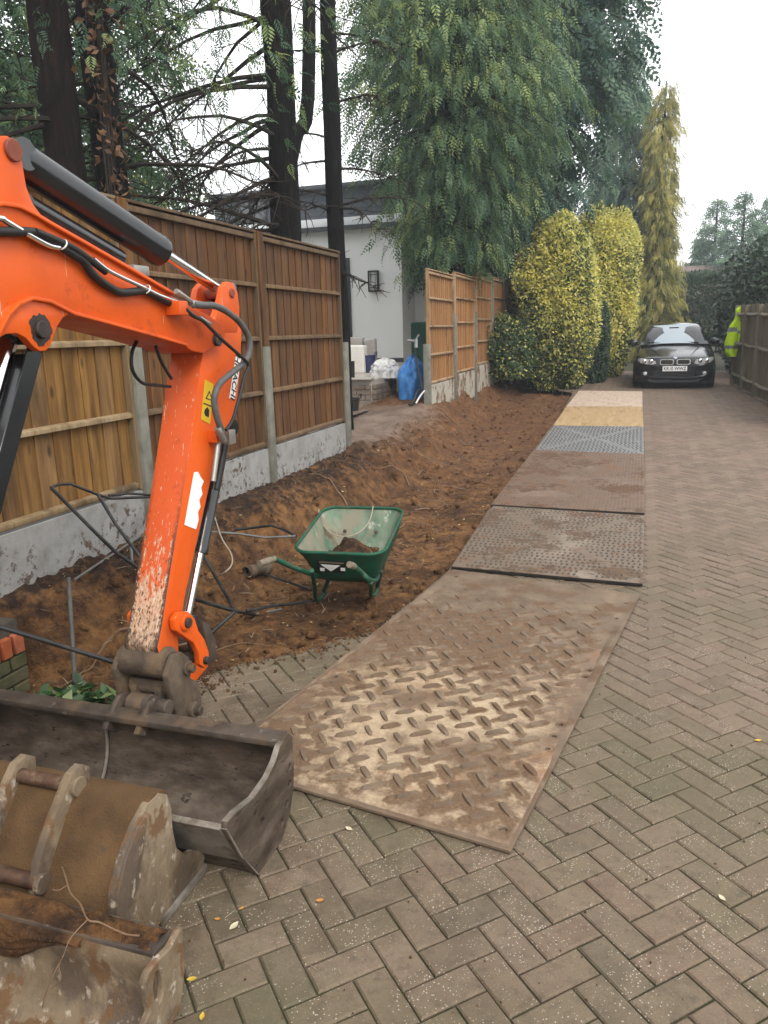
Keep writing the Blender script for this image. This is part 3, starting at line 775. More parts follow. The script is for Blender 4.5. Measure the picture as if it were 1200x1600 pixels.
# ================================================================== closeboard fences on the left
def wood_mat(name, stops, knots=True, dark=(0.05, 0.028, 0.014), var=0.16, grain=0.55, topdark=0.0):
    t = NT(name); oi = t.n('ObjectInfo').outputs['Random']
    off = t.n('CombineXYZ', {0: t.math('MULTIPLY', oi, 37.0), 1: t.math('MULTIPLY', oi, 91.0), 2: t.math('MULTIPLY', oi, 13.0)}).outputs[0]
    pos = t.n('VectorMath', {0: t.n('NewGeometry').outputs['Position'], 1: off}, operation='ADD').outputs[0]
    v = t.n('Mapping', {'Vector': pos, 'Scale': (14, 14, 0.9)}).outputs[0]
    v2 = t.n('Mapping', {'Vector': pos, 'Scale': (60, 60, 2.0)}).outputs[0]
    a = t.noise(v, 1.0, 6, 0.6, 0.8); b = t.noise(v2, 1.0, 5, 0.6, 0.3)
    col = t.ramp(t.mr(a, 0.3, 0.7), stops)
    col = t.mix(t.mr(b, 0.45, 0.75, 0, grain), col, dark)
    st = t.noise(t.n('Mapping', {'Vector': pos, 'Scale': (5, 5, 1.1)}).outputs[0], 1.0, 6, 0.65)
    col = t.mix(t.mr(st, 0.5, 0.66, 0, 0.7), col, dark)
    if knots:
        kv = t.voro(t.n('Mapping', {'Vector': pos, 'Scale': (7, 7, 3.2)}).outputs[0], 1.0)
        col = t.mix(t.mr(kv, 0.16, 0.08, 0, 0.9), col, (0.06, 0.03, 0.015))
    hs = t.n('HueSaturation', {'Color': col, 'Value': t.mr(oi, 0, 1, 1 - var, 1 + var), 'Saturation': t.mr(t.math('FRACT', t.math('MULTIPLY', oi, 7.3)), 0, 1, .94, 1.05)})
    return t.finish(hs.outputs[0], t.mr(a, .3, .7, .65, .85), 0, t.math('ADD', b, a), 0.35, 0.004, 0.25)
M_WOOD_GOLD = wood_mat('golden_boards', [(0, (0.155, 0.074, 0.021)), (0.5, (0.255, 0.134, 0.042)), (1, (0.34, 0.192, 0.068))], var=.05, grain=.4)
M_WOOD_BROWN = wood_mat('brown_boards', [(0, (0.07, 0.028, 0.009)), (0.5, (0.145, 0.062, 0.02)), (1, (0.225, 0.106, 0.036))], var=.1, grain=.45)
M_WOOD_NEW = wood_mat('orange_boards', [(0, (0.30, 0.135, 0.045)), (0.5, (0.42, 0.205, 0.075)), (1, (0.5, 0.265, 0.105))], dark=(0.2, 0.1, 0.045), var=0.12)
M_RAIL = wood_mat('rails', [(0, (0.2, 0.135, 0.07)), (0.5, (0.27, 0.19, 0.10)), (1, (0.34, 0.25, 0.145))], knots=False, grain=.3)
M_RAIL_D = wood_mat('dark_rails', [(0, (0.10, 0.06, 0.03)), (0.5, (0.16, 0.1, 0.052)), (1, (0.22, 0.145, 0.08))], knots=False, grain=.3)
M_RAIL_N = wood_mat('new_rails', [(0, (0.32, 0.2, 0.105)), (0.5, (0.4, 0.265, 0.15)), (1, (0.47, 0.33, 0.2))], knots=False, grain=.2)
M_CONC = pm('concrete', [(0, (0.125, 0.12, 0.092)), (0.5, (0.185, 0.18, 0.148)), (1, (0.25, 0.24, 0.205))], 9, 8, rough=(.8, .95), bump=.5, bscale=70, bdist=.004, layers=[(2.5, .55, .66, (0.17, 0.165, 0.125), .9)])
def gravel_mat():
    t = NT('concrete_gravel_board'); vec = t.coords('pos'); sep = t.n('SeparateXYZ', {0: t.n('NewGeometry').outputs['Position']})
    a = t.noise(vec, 7, 8, .65); f = t.noise(vec, 120, 4, .7)
    col = t.ramp(t.mr(a, .3, .7), [(0, (0.25, 0.24, 0.225)), (.5, (0.33, 0.325, 0.31)), (1, (0.39, 0.385, 0.37))])
    col = t.mix(t.mr(f, .5, .75, 0, .4), col, (0.15, 0.14, 0.13))
    sp = t.noise(t.coords('pos', off=(3, 4, 1)), 16, 6, .7); reg = t.noise(t.coords('pos', off=(1, 2, 9)), 1.9, 4, .6)
    mk = t.math('MULTIPLY', t.mr(sp, .52, .58), t.mr(t.math('ADD', reg, t.mr(sep.outputs[2], .68, .40, -.12, .1)), .46, .56))
    col = t.mix(t.math('MULTIPLY', mk, .9), col, (0.085, 0.048, 0.028))
    return t.finish(col, .88, 0, t.math('ADD', a, f), .4, .004, .3)
M_GRAV = gravel_mat()
M_GRAVN = pm('pale_gravel_board', [(0, (0.40, 0.36, 0.29)), (0.5, (0.5, 0.46, 0.38)), (1, (0.58, 0.54, 0.46))], 6, bump=.3, layers=[(3.5, .52, .6, (0.2, 0.12, 0.07), .9)])

def closeboard(name, label, X, ys, zb, ph, gb, boardm, railm, postm, gravm, stub, n_boards, last_post=True, group=None, tops=None):
    """bays between post lines ys; zb(y) panel foot height; boards face -X, rails on the +X side"""
    root = empty(name, (X, ys[0], zb(ys[0]) - gb)); bpy.context.view_layer.update()
    for k in range(len(ys) - 1):
        y0, y1 = ys[k] + 0.055, ys[k + 1] - 0.055
        bm_ = boardm[k] if isinstance(boardm, list) else boardm
        rm_ = railm[k] if isinstance(railm, list) else railm
        z = (zb(y0) + zb(y1)) / 2; slope = 0
        w = (y1 - y0) / n_boards
        for i in range(n_boards):           # feather-edge boards, each overlapping the last
            a = y0 + i * w; b = a + w * 1.14 if i < n_boards - 1 else y1
            jz = random.uniform(-.004, .004); tw = random.uniform(-.002, .002)
            prof = [(X - 0.030 + tw, a), (X - 0.016 + tw, a), (X - 0.026, b), (X - 0.031, b)]
            MB().prism([(p_[0], p_[1]) for p_ in prof], z + 0.02 + jz, z + ph - 0.004 + jz * .3, 'Z').build('board', bm_, root)
        for zz, hh, dp in [(0.03, 0.05, 0.034), (ph * .27, 0.045, 0.036), (ph * .52, 0.045, 0.036), (ph * .765, 0.045, 0.036), (ph - 0.035, 0.055, 0.036)]:
            dy = random.uniform(-.006, .006)
            m = MB().prism([(X - 0.016, z + zz - hh / 2 + dy), (X + dp - .016, z + zz - hh / 2 + 0.006 + dy), (X + dp - .016, z + zz + hh / 2 - 0.012 + dy), (X - 0.016, z + zz + hh / 2 + dy)], y0 + .03, y1 - .03, 'Y')
            m.build('rail', rm_, root, bevel=.002, seg=1)
        for yy in (y0 + 0.014, y1 - 0.014):
            MB().box((X, yy, z + ph / 2), (0.045, 0.03, ph - 0.004)).build('side_batten', rm_, root)
        MB().box((X - 0.004, (y0 + y1) / 2, z + ph + 0.004), (0.06, y1 - y0 + .02, 0.02)).build('capping', rm_, root, bevel=.003, seg=1)
        MB().box((X - 0.01, (y0 + y1) / 2, z - gb / 2 - 0.13), (0.05, y1 - y0 + 0.06, gb + 0.25)).build('gravel_board', gravm, root, bevel=.004, seg=1)
    for k, y in enumerate(ys):
        zt = zb(y) - gb
        top = stub if not isinstance(stub, list) else stub[k]
        MB().prism([(X - 0.055, y - 0.05), (X + 0.045, y - 0.05), (X + 0.055, y - 0.035), (X + 0.055, y + 0.035), (X + 0.045, y + 0.05), (X - 0.055, y + 0.05)], zt - 0.45, zt + top, 'Z').build('concrete_post', M_CONC, root, bevel=.004, seg=1)
        if 0 < k < len(ys) - 1 and top < gb + ph:
            zt2 = zt + top
            MB().box((X + 0.004, y, (zt2 + zb(y) + ph + .01) / 2), (0.07, 0.092, zb(y) + ph + .01 - zt2)).build('timber_post', postm, root, bevel=.004, seg=1)
    tag(root, label, 'fence', group)
    return root
FX = -3.2
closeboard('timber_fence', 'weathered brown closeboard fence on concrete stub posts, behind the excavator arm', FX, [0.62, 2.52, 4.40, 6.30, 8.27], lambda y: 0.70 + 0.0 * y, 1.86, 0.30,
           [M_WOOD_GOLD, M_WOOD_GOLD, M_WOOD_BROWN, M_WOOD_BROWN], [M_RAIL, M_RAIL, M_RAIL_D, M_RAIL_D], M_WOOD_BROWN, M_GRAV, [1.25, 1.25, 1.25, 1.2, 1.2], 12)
closeboard('timber_fence', 'newer orange closeboard fence on pale gravel boards, beyond the gap and under the conifer', FX, [11.95, 13.80, 15.65, 17.5, 19.4, 21.3], lambda y: 0.82 + 0.035 * (y - 12), 1.78, 0.30,
           M_WOOD_NEW, M_RAIL_N, M_RAIL_N, M_GRAVN, [0.98, 1.4, 1.4, 2.0, 2.0, 2.0], 12)
# ================================================================== excavator: materials
def orange_mat():
    t = NT('orange_paint'); vec = t.coords('pos')
    a = t.noise(vec, 3.5, 7, .6)
    col = t.mix(t.mr(a, .35, .7), (0.86, 0.128, 0.008), (0.76, 0.10, 0.007))
    g = t.noise(t.coords('pos', off=(3, 1, 6)), 9, 8, .7)
    col = t.mix(t.mr(g, .57, .72, 0, .8), col, (0.13, 0.035, 0.014))
    col = t.mix(t.mr(t.noise(t.coords('pos', off=(5, 5, 2)), 2.2, 7, .7), .46, .66, 0, .55), col, (0.5, 0.075, 0.022))
    sp = t.voro(t.coords('pos', off=(1, 1, 1)), 60); col = t.mix(t.math('MULTIPLY', t.math('LESS_THAN', sp, .07), .6), col, (0.05, 0.03, 0.02))
    sc = t.noise(t.coords('pos', (90, 90, 7)), 1.0, 3, .5)
    col = t.mix(t.mr(sc, .71, .74, 0, .8), col, (0.75, 0.55, 0.42))
    return t.finish(col, t.mr(g, .3, .7, .32, .55), 0, t.noise(vec, 40, 4), .06, .003, .32)
def stick_mat():
    t = NT('scuffed_orange_paint'); geo = t.n('NewGeometry'); vec = t.coords('pos')
    sp = t.n('SeparateXYZ', {0: geo.outputs['Position']}); sn = t.n('SeparateXYZ', {0: geo.outputs['Normal']})
    a = t.noise(vec, 3.5, 7, .6)
    col = t.mix(t.mr(a, .35, .7), (0.86, 0.128, 0.008), (0.74, 0.098, 0.007))
    inner = t.mr(sn.outputs[1], -.45, -.8)
    s1 = t.noise(t.coords('pos', (120, 60, 6)), 1.0, 4, .6); s2 = t.noise(t.coords('pos', (70, 40, 11), (4, 2, 1)), 1.0, 7, .72); s3 = t.noise(t.coords('pos', (110, 110, 40), (1, 7, 3)), 1.0, 5, .7)
    low = t.mr(sp.outputs[2], 1.15, .62)          # wear grows towards the bucket end
    # a duller, darker red over the whole rubbed face
    col = t.mix(t.math('MULTIPLY', inner, .45), col, (0.52, 0.085, 0.03))
    bare = t.math('MULTIPLY', inner, t.mr(t.math('ADD', s2, t.math('MULTIPLY', low, .34)), .70, .76))
    col = t.mix(t.math('MULTIPLY', bare, .9), col, t.mix(t.mr(s3, .42, .58), (0.66, 0.53, 0.38), (0.5, 0.27, 0.15)))
    line = t.math('MULTIPLY', inner, t.mr(s1, .64, .68, 0, .7)); col = t.mix(line, col, (0.75, 0.6, 0.48))
    blk = t.math('MULTIPLY', inner, t.mr(t.math('ADD', s3, t.math('MULTIPLY', low, .13)), .67, .73)); col = t.mix(blk, col, (0.05, 0.035, 0.025))
    mudz = t.mr(t.math('ADD', sp.outputs[2], t.mr(s2, .3, .7, -.15, .15)), .66, .50)
    col = t.mix(t.math('MULTIPLY', mudz, t.mr(sn.outputs[0], .8, .3, .25, .95)), col, (0.11, 0.075, 0.05))
    ex_ = t.math('ABSOLUTE', t.math('ADD', sp.outputs[0], 1.75))
    edge = t.math('MULTIPLY', t.math('MULTIPLY', inner, t.mr(t.math('ADD', ex_, t.mr(s3, .3, .7, -.012, .012)), .056, .066)), t.mr(sp.outputs[2], 1.25, .85))
    col = t.mix(t.math('MULTIPLY', edge, .92), col, (0.05, 0.036, 0.026))
    g = t.noise(t.coords('pos', off=(3, 1, 6)), 12, 7, .7); col = t.mix(t.mr(g, .62, .74, 0, .6), col, (0.16, 0.05, 0.025))
    return t.finish(col, t.mr(g, .3, .7, .34, .6), 0, s3, .15, .004, .32)
M_ORANGE = orange_mat(); M_STICK = stick_mat()
M_BLACKP = pm('black_cylinder_paint', [(0, (0.010, 0.011, 0.013)), (1, (0.02, 0.022, 0.025))], 5, rough=(.16, .26), bump=.02, spec=.5, coat=.4)
M_RUBBER = pm('rubber_hose', [(0, (0.012, 0.012, 0.012)), (1, (0.035, 0.033, 0.03))], 20, rough=(.45, .65), bump=.15)
M_HOSEG = pm('grey_sleeved_hose', [(0, (0.07, 0.07, 0.068)), (1, (0.15, 0.148, 0.14))], 25, rough=(.45, .65), bump=.3, bscale=160)
M_CHROME = pm('chrome_rod', [(0, (0.62, 0.62, 0.62)), (1, (0.75, 0.75, 0.74))], 4, rough=(.08, .16), metal=1.0, bump=0.0)
M_ZINC = pm('zinc_fitting', [(0, (0.32, 0.31, 0.28)), (1, (0.48, 0.46, 0.42))], 18, rough=(.35, .5), metal=.7, bump=.1)
M_STEEL = pm('muddy_dark_steel', [(0, (0.045, 0.035, 0.028)), (.5, (0.085, 0.066, 0.052)), (1, (0.14, 0.11, 0.085))], 7, 8, rough=(.38, .7), metal=.25, bump=.35, bscale=40, layers=[(5, .53, .66, (0.15, 0.1, 0.06), .9), (24, .62, .7, (0.23, 0.2, 0.17), .5)])
M_STEELIN = pm('scoured_bucket_inside', [(0, (0.05, 0.036, 0.027)), (.5, (0.11, 0.083, 0.062)), (1, (0.21, 0.165, 0.128))], 7, 8, rough=(.35, .6), metal=.35, bump=.25, bscale=50, stretch=(1, 1, 2.5), layers=[(3.5, .56, .66, (0.12, 0.085, 0.06), .85), (15, .6, .68, (0.025, 0.018, 0.016), .7)])
M_EDGE = pm('worn_edge_steel', [(0, (0.22, 0.19, 0.155)), (.5, (0.36, 0.325, 0.275)), (1, (0.5, 0.46, 0.4))], 9, 7, rough=(.3, .55), metal=.55, bump=.2, layers=[(4, .5, .62, (0.12, 0.09, 0.06), .8)])
M_CAST = pm('mud_caked_casting', [(0, (0.055, 0.04, 0.03)), (.5, (0.11, 0.08, 0.055)), (1, (0.19, 0.14, 0.095))], 9, 8, rough=(.6, .9), metal=.1, bump=.6, bscale=35, bdist=.012, layers=[(6, .52, .62, (0.17, 0.115, 0.07), .95)])
M_BUCKMUD = pm('bucket_mud_skin', [(0, (0.08, 0.044, 0.018)), (.5, (0.125, 0.069, 0.028)), (1, (0.175, 0.1, 0.042))], 9, 9, rough=(.75, .92), bump=1.0, bscale=130, bdist=.006, layers=[(14, .6, .72, (0.10, 0.065, 0.04), .8), (2.5, .56, .7, (0.13, 0.08, 0.04), .85)])
M_BUCKSIDE = pm('bucket_side_dried_mud', [(0, (0.13, 0.092, 0.055)), (.5, (0.235, 0.175, 0.11)), (1, (0.33, 0.255, 0.17))], 7, 8, rough=(.6, .88), bump=.6, bscale=40, stretch=(1, 1, .7), layers=[(4.5, .48, .56, (0.12, 0.088, 0.062), .5), (26, .58, .66, (0.46, 0.39, 0.3), .6), (9, .55, .6, (0.17, 0.095, 0.045), .85)])
M_LABELW = pm('white_label', [(0, (0.7, 0.7, 0.68)), (1, (0.82, 0.82, 0.8))], 12, bump=.02, rough=(.35, .5))
M_LABELY = pm('yellow_label', [(0, (0.75, 0.48, 0.02)), (1, (0.85, 0.58, 0.03))], 12, bump=.02, rough=(.35, .5))
M_INK = pm('black_ink', [(0, (0.012, 0.012, 0.012)), (1, (0.02, 0.02, 0.02))], 12, bump=0, rough=(.4, .5))

XC = -1.75
def YZ(x, y, X): q = onX(x, y, X); return (q.y, q.z)
def YZs(L, X): return [YZ(a, b, X) for a, b in L]
dig = empty('excavator', (XC, -0.8, 0.0)); bpy.context.view_layer.update()
tag(dig, 'orange mini excavator arm with black rams, its wide bucket resting on the driveway', 'excavator')
XR, XL = -1.65, -1.85
# boom -------------------------------------------------------------
bo = [(0.40, 0.78), (0.30, 0.95), (0.42, 1.08)] + [(1.0, 1.62)] + YZs([(-60, 352), (0, 330), (30, 334), (70, 350), (120, 378), (200, 423), (245, 449), (272, 464), (300, 479), (325, 492), (343, 503), (352, 515), (352, 527), (340, 540), (318, 552), (300, 548), (287, 540), (200, 514), (112, 491), (75, 474), (45, 468), (24, 476), (8, 492), (-6, 512)], XR) + [(1.25, 1.42)]
boom = MB().prism(bo, XL, XR).build('boom', M_ORANGE, dig, bevel=.006, seg=2)
fl = MB()
fl.strip(YZs([(-60, 346), (-20, 326), (0, 322), (25, 326), (48, 337), (75, 353), (120, 378), (200, 423), (245, 449), (268, 462)], XR), XL - .014, XR + .016, .012)
fl.strip(list(reversed(YZs([(-14, 530), (-4, 510), (8, 488), (24, 472), (46, 463), (75, 468), (112, 487), (160, 500), (200, 511), (250, 525), (290, 537)], XR))), XL - .012, XR + .014, .011)
fl.build('flange', M_ORANGE, boom, bevel=.004)
ue = YZs([(-48, 352), (-44, 305), (-34, 255), (-18, 225), (0, 212), (12, 212), (23, 221), (32, 240), (36, 262), (41, 292), (51, 318), (68, 341), (72, 362), (30, 360), (0, 366)], XR)
le = YZs([(112, 489), (98, 497), (89, 511), (83, 528), (79, 540), (72, 548), (62, 549), (52, 542), (40, 528), (26, 521), (10, 522), (-4, 530), (-10, 500), (8, 480), (45, 464), (90, 474)], XR)
for a, b in ((XR - .028, XR + .002), (XL - .002, XL + .028)):
    MB().prism(ue, a, b).build('ear', M_ORANGE, boom, bevel=.006)
    MB().prism(le, a, b).build('ear', M_ORANGE, boom, bevel=.006)
M_PINRUST = pm('rusty_pin', [(0, (0.2, 0.05, 0.03)), (1, (0.32, 0.09, 0.05))], 20, bump=.2)
M_PINDARK = pm('greasy_pin', [(0, (0.02, 0.017, 0.016)), (1, (0.08, 0.055, 0.045))], 14, bump=.3, rough=(.4, .7))
def pin(yz, r, x0, x1, mat, parent, name='pin'):
    return MB().cyl((x0, *yz), (x1, *yz), r, 20).build(name, mat, parent, bevel=.003, seg=1)
ub, lb = YZ(18, 235, XR), YZ(62, 515, XR)
pin(ub, .03, XL - .012, XR + .012, M_PINRUST, boom); pin(lb, .026, XL - .012, XR + .016, M_PINDARK, boom)
MB().prism([(lb[0] + (.036 + .012 * random.random()) * math.cos(k * .2094), lb[1] + (.038 + .014 * random.random()) * math.sin(k * .2094)) for k in range(30)], XR + .001, XR + .0035).build('grease_patch', M_PINDARK, boom)
tp = YZ(337, 531, XR); pin(tp, .026, XL - .016, XR + .018, M_PINDARK, boom)
# bracket, clamp and light on the boom
q = YZ(265, 482, XR); MB().box((XR + .03, q[0], q[1]), (.06, .06, .05)).build('hose_bracket', M_ORANGE, boom, bevel=.004)
q = YZ(237, 438, XR); MB().box((XR - .06, q[0], q[1] + .035), (.05, .09, .035)).build('valve', M_ZINC, boom, bevel=.006)
# stick ------------------------------------------------------------
SR, SL = -1.675, -1.825
so_ = YZs([(317, 553), (310, 600), (300, 680), (282, 800), (265, 900), (252, 985), (246, 1012), (252, 1035), (268, 1042), (280, 1030), (279, 1000), (290, 930), (303, 870), (323, 780), (340, 705), (362, 662), (371, 625), (376, 570), (378, 520), (374, 490), (350, 500), (335, 510), (325, 530)], SR)
stick = MB().prism(so_, SL, SR).build('stick', M_STICK, dig, bevel=.006, seg=2)
te = YZs([(374, 500), (374, 480), (371, 457), (364, 442), (356, 440), (349, 449), (345, 470), (335, 500), (340, 520), (370, 520)], SR)
for a, b in ((SR - .028, SR + .002), (SL - .002, SL + .028)): MB().prism(te, a, b).build('ear', M_ORANGE, stick, bevel=.005)
tpin = YZ(361, 458, SR); pin(tpin, .02, SL - .008, SR + .01, M_PINRUST, stick)
# stickers on the side of the stick
def sticker(name, pts, mat, X, th=.0012, parent=stick): return MB().prism(YZs(pts, X), X, X + th).build(name, mat, parent)
sticker('white_sticker', [(303, 738), (309, 737), (313, 745), (318, 752), (314, 762), (316, 772), (311, 781), (313, 792), (309, 800), (310, 812), (306, 827), (288, 820)], M_LABELW, SR + .0008)
sticker('warning_sticker', [(320, 593), (333, 600), (328, 663), (314, 655)], M_LABELY, SR + .0008)
sticker('warning_triangle', [(327, 610), (333, 627), (321, 623)], M_INK, SR + .0022, .0006)
sticker('warning_triangle_inside', [(327, 614), (331, 625), (323.5, 622)], M_LABELY, SR + .003, .0005)
sticker('warning_pictogram', [(320, 640), (324, 636), (327, 641), (326, 652), (321, 650), (319, 645)], M_INK, SR + .0022, .0006)
sticker('warning_divider', [(318, 629), (330.5, 634), (330.3, 636), (317.7, 631)], M_INK, SR + .0022, .0006)
sticker('maker_sticker', [(369, 553), (377, 557), (366, 626), (358, 622)], M_LABELW, SR + .0008)
p0 = onX(371.5, 557, SR + .0022); p1 = onX(363, 623, SR + .0022); ex = (p1 - p0).normalized(); nz = Vector((1, 0, 0)); ey = nz.cross(ex)
mid = (p0 + p1) / 2
text_mesh('maker_lettering', 'HITACHI', .052, M_INK, stick, Matrix(((ex.x, ey.x, nz.x, mid.x), (ex.y, ey.y, nz.y, mid.y), (ex.z, ey.z, nz.z, mid.z), (0, 0, 0, 1))), .0004, 0, 1.0, .0012)
q = YZ(329, 681, SR); MB().box((SR + .02, q[0], q[1]), (.045, .05, .05)).build('valve_bracket', M_ORANGE, stick, bevel=.004)
q = YZ(346, 682, SR); MB().box((SR + .035, q[0] - .01, q[1]), (.05, .055, .06)).build('valve_block', M_ZINC, stick, bevel=.005)
# rams -------------------------------------------------------------
def ram(name, a, b, r, frac, rr, parent, X=XC, eye=.045):
    a = Vector((X, *a)); b = Vector((X, *b)); m = a.lerp(b, frac); d = (b - a).normalized()
    body = MB()
    body.lathe([(0, 0), (r * .8, 0), (r, .03), (r, (m - a).length - .035), (r * 1.06, (m - a).length - .03), (r * 1.06, (m - a).length), (rr, (m - a).length + .002), (0, (m - a).length + .002)], a + d * .0, d, 22)
    body.cyl(a - Vector((.05, 0, 0)), a + Vector((.05, 0, 0)), eye, 18)
    o = body.build(name, M_BLACKP, parent, smooth_=True, angle=35)
    MB().cyl(m, b, rr, 18).build('rod', M_CHROME, o, smooth_=True)
    MB().cyl(b - Vector((.048, 0, 0)), b + Vector((.048, 0, 0)), eye * .95, 18).build('rod_eye', M_BLACKP, o, bevel=.003)
    return o
a_ = YZ(19, 243, XC); b_ = YZ(349, 457, XC)
arm_r = ram('arm_ram', a_, (tpin[0] * XC / SR if False else b_[0], b_[1]), .056, .60, .023, dig)
# black tube carried under the arm ram
q0 = YZ(45, 318, XC); q1 = YZ(190, 403, XC); MB().cyl((XC - .01, *q0), (XC - .01, *q1), .03, 12).build('guard_tube', M_BLACKP, arm_r, smooth_=True)
# boom ram under the boom, with its channel guard
lbc = (lb[0] + .0, lb[1]); foot = (1.18, 0.52)
br = ram('boom_ram', foot, lbc, .05, .45, .024, dig)
g0 = Vector((XC, *lbc)); g1 = Vector((XC, *foot)); dd = (g1 - g0).normalized(); nn = Vector((0, -dd.z, dd.y))
if nn.y < 0: nn = -nn
for off, sx_, ww in ((nn * .06, 0, .13), (nn * .035 + Vector((.066, 0, 0)), 1, .06), (nn * .035 - Vector((.066, 0, 0)), 1, .06)):
    a = g0 + dd * .045 + off; b = g0 + dd * .95 + off
    m = MB()
    if sx_ == 0: m.bar(a, b, ww, .006, up=nn)
    else: m.bar(a, b, ww, .006, up=(1, 0, 0))
    m.build('guard_plate', M_BLACKP, br, bevel=.002, seg=1)
# bucket ram along the outer side of the stick
t0 = YZ(351, 668, XC); t1 = YZ(290, 972, XC)
bk = ram('bucket_ram', t0, t1, .034, .66, .02, dig, eye=.035)
# hoses ------------------------------------------------------------
def hose(name, px, X, r, mat, parent=dig, per=6, n=10):
    P = [onX(a, b, X + (q[2] if len(q := (a, b, *rest)) > 2 else 0)) for a, b, *rest in px]
    return MB().tube(spline(P, per), r, n).build(name, mat, parent, smooth_=True, angle=60)
HX = XR + .022
hose('hose', [(302, 476), (318, 477), (335, 478), (356, 488), (378, 508), (390, 535), (385, 562), (362, 583), (343, 600), (335, 622), (338, 648), (346, 672)], HX + .02, .0135, M_HOSEG)
hose('hose', [(290, 483), (303, 494), (318, 502), (345, 529), (372, 553), (388, 570), (382, 588), (374, 620), (364, 655), (353, 672)], HX + .035, .0075, M_RUBBER)
hose('hose', [(-30, 362), (10, 362), (55, 364), (85, 378), (110, 395), (130, 408), (142, 425), (158, 440), (185, 456), (206, 456), (228, 455), (250, 466), (286, 484)], HX - .004, .0135, M_RUBBER)
hose('hose', [(55, 362), (92, 377), (118, 390), (138, 404), (165, 425)], HX + .003, .011, M_RUBBER)
hose('steel_pipe', [(-40, 340), (0, 341), (10, 346), (40, 364), (75, 383), (92, 387)], HX, .0085, M_CHROME)
hose('steel_pipe', [(146, 404), (172, 424), (222, 448), (250, 462), (280, 472)], HX + .004, .007, M_CHROME)
for a, b, c, d, r in (((275, 455), (300, 473), 0, 0, .011), ((298, 474), (324, 478), 0, 0, .014), ((288, 483), (300, 492), 0, 0, .010), ((312, 497), (328, 507), 0, 0, .010), ((340, 668), (350, 690), 0, 0, .015)):
    MB().cyl(onX(*a, HX + .015), onX(*b, HX + .015), r, 8).build('hose_fitting', M_ZINC, dig, bevel=.001, seg=1)
for a in ((97, 382), (228, 452)): 
    p_ = onX(*a, HX); MB().lathe([(.017, -.003), (.0185, 0), (.017, .003)], p_, (0, .85, -.5), 12).build('cable_tie', M_LABELW, dig)
hose('hose', [(214, 532), (206, 552), (207, 578), (222, 598), (245, 602), (266, 604)], XC - .02, .0065, M_RUBBER)
hose('hose', [(243, 540), (252, 565), (268, 592)], XC + .02, .0065, M_RUBBER)
hose('hose', [(341, 690), (337, 720), (333, 752)], SR + .03, .012, M_ZINC)
hose('hose', [(352, 690), (345, 730), (338, 765)], SR + .03, .011, M_RUBBER)
# bucket linkage and quick hitch -----------------------------------
lk = YZs([(268, 968), (276, 956), (290, 955), (300, 966), (306, 985), (315, 998), (322, 1018), (323, 1035), (316, 1044), (308, 1038), (306, 1020), (298, 1004), (282, 993), (270, 985)], SR + .02)
link_ = None
for a, b in ((SR + .008, SR + .034), (SL - .034, SL - .008)):
    o = MB().prism(lk, a, b).build('bucket_link', M_ORANGE, dig, bevel=.006)
    qq = YZ(284, 972, SR + .02); pin(qq, .034, a - .012, b + .012, M_ORANGE, o, 'boss')
pin(YZ(284, 972, SR + .02), .02, SL - .055, SR + .058, M_PINDARK, dig); pin(YZ(316, 1031, SR + .02), .017, SL - .05, SR + .05, M_PINDARK, dig)
# dark curved link behind, dropping to the hitch
dk = YZs([(300, 968), (312, 975), (322, 1000), (322, 1030), (312, 1030), (306, 1000)], XC)
MB().prism(dk, XC - .05, XC + .05).build('link_arm', M_STEEL, dig, bevel=.006)
MB().bar((XC, *YZ(316, 1031, XC)), (XC, *YZ(290, 1062, XC)), .06, .05, up=(1, 0, 0)).build('link_arm', M_ORANGE, dig, bevel=.006)
hi_px = [(262, 1040), (268, 1024), (280, 1018), (291, 1026), (297, 1044), (293, 1062), (297, 1085), (304, 1106), (300, 1132), (292, 1150), (278, 1152), (272, 1118), (262, 1078), (257, 1056)]
hi = YZs(hi_px, SR + .04)
hitch = None
for a, b in ((SR + .026, SR + .052), (SL - .052, SL - .026)):
    MB().prism(hi, a, b).build('hitch_plate', M_CAST, dig, bevel=.007)
for px, r, x1 in (((288, 1043), .03, .075), ((296, 1108), .034, .085)):
    qq = YZ(*px, SR + .04); pin(qq, r, SR + .02, SR + x1 - .012, M_CAST, dig, 'hitch_boss'); pin(qq, r * .55, SL - .06, SR + x1 + .01, M_STEEL, dig, 'hitch_pin')
# stick foot and hitch body
sf = YZ(258, 1035, SR)
MB().cyl((SL - .02, sf[0], sf[1]), (SR + .02, sf[0], sf[1]), .062, 20).build('stick_foot', M_CAST, dig, bevel=.006)
hb = YZs([(240, 1062), (262, 1052), (284, 1060), (292, 1090), (288, 1112), (270, 1108), (250, 1098), (238, 1080)], XC + .02)
MB().prism(hb, SL - .02, SR + .022).build('hitch_body', M_CAST, dig, bevel=.012)
for dx in (-.06, .05):
    q = YZ(246, 1078, XC); MB().box((XC + dx, q[0] - .02, q[1] + .015), (.035, .10, .07)).build('hitch_hook', M_CAST, dig, bevel=.014)
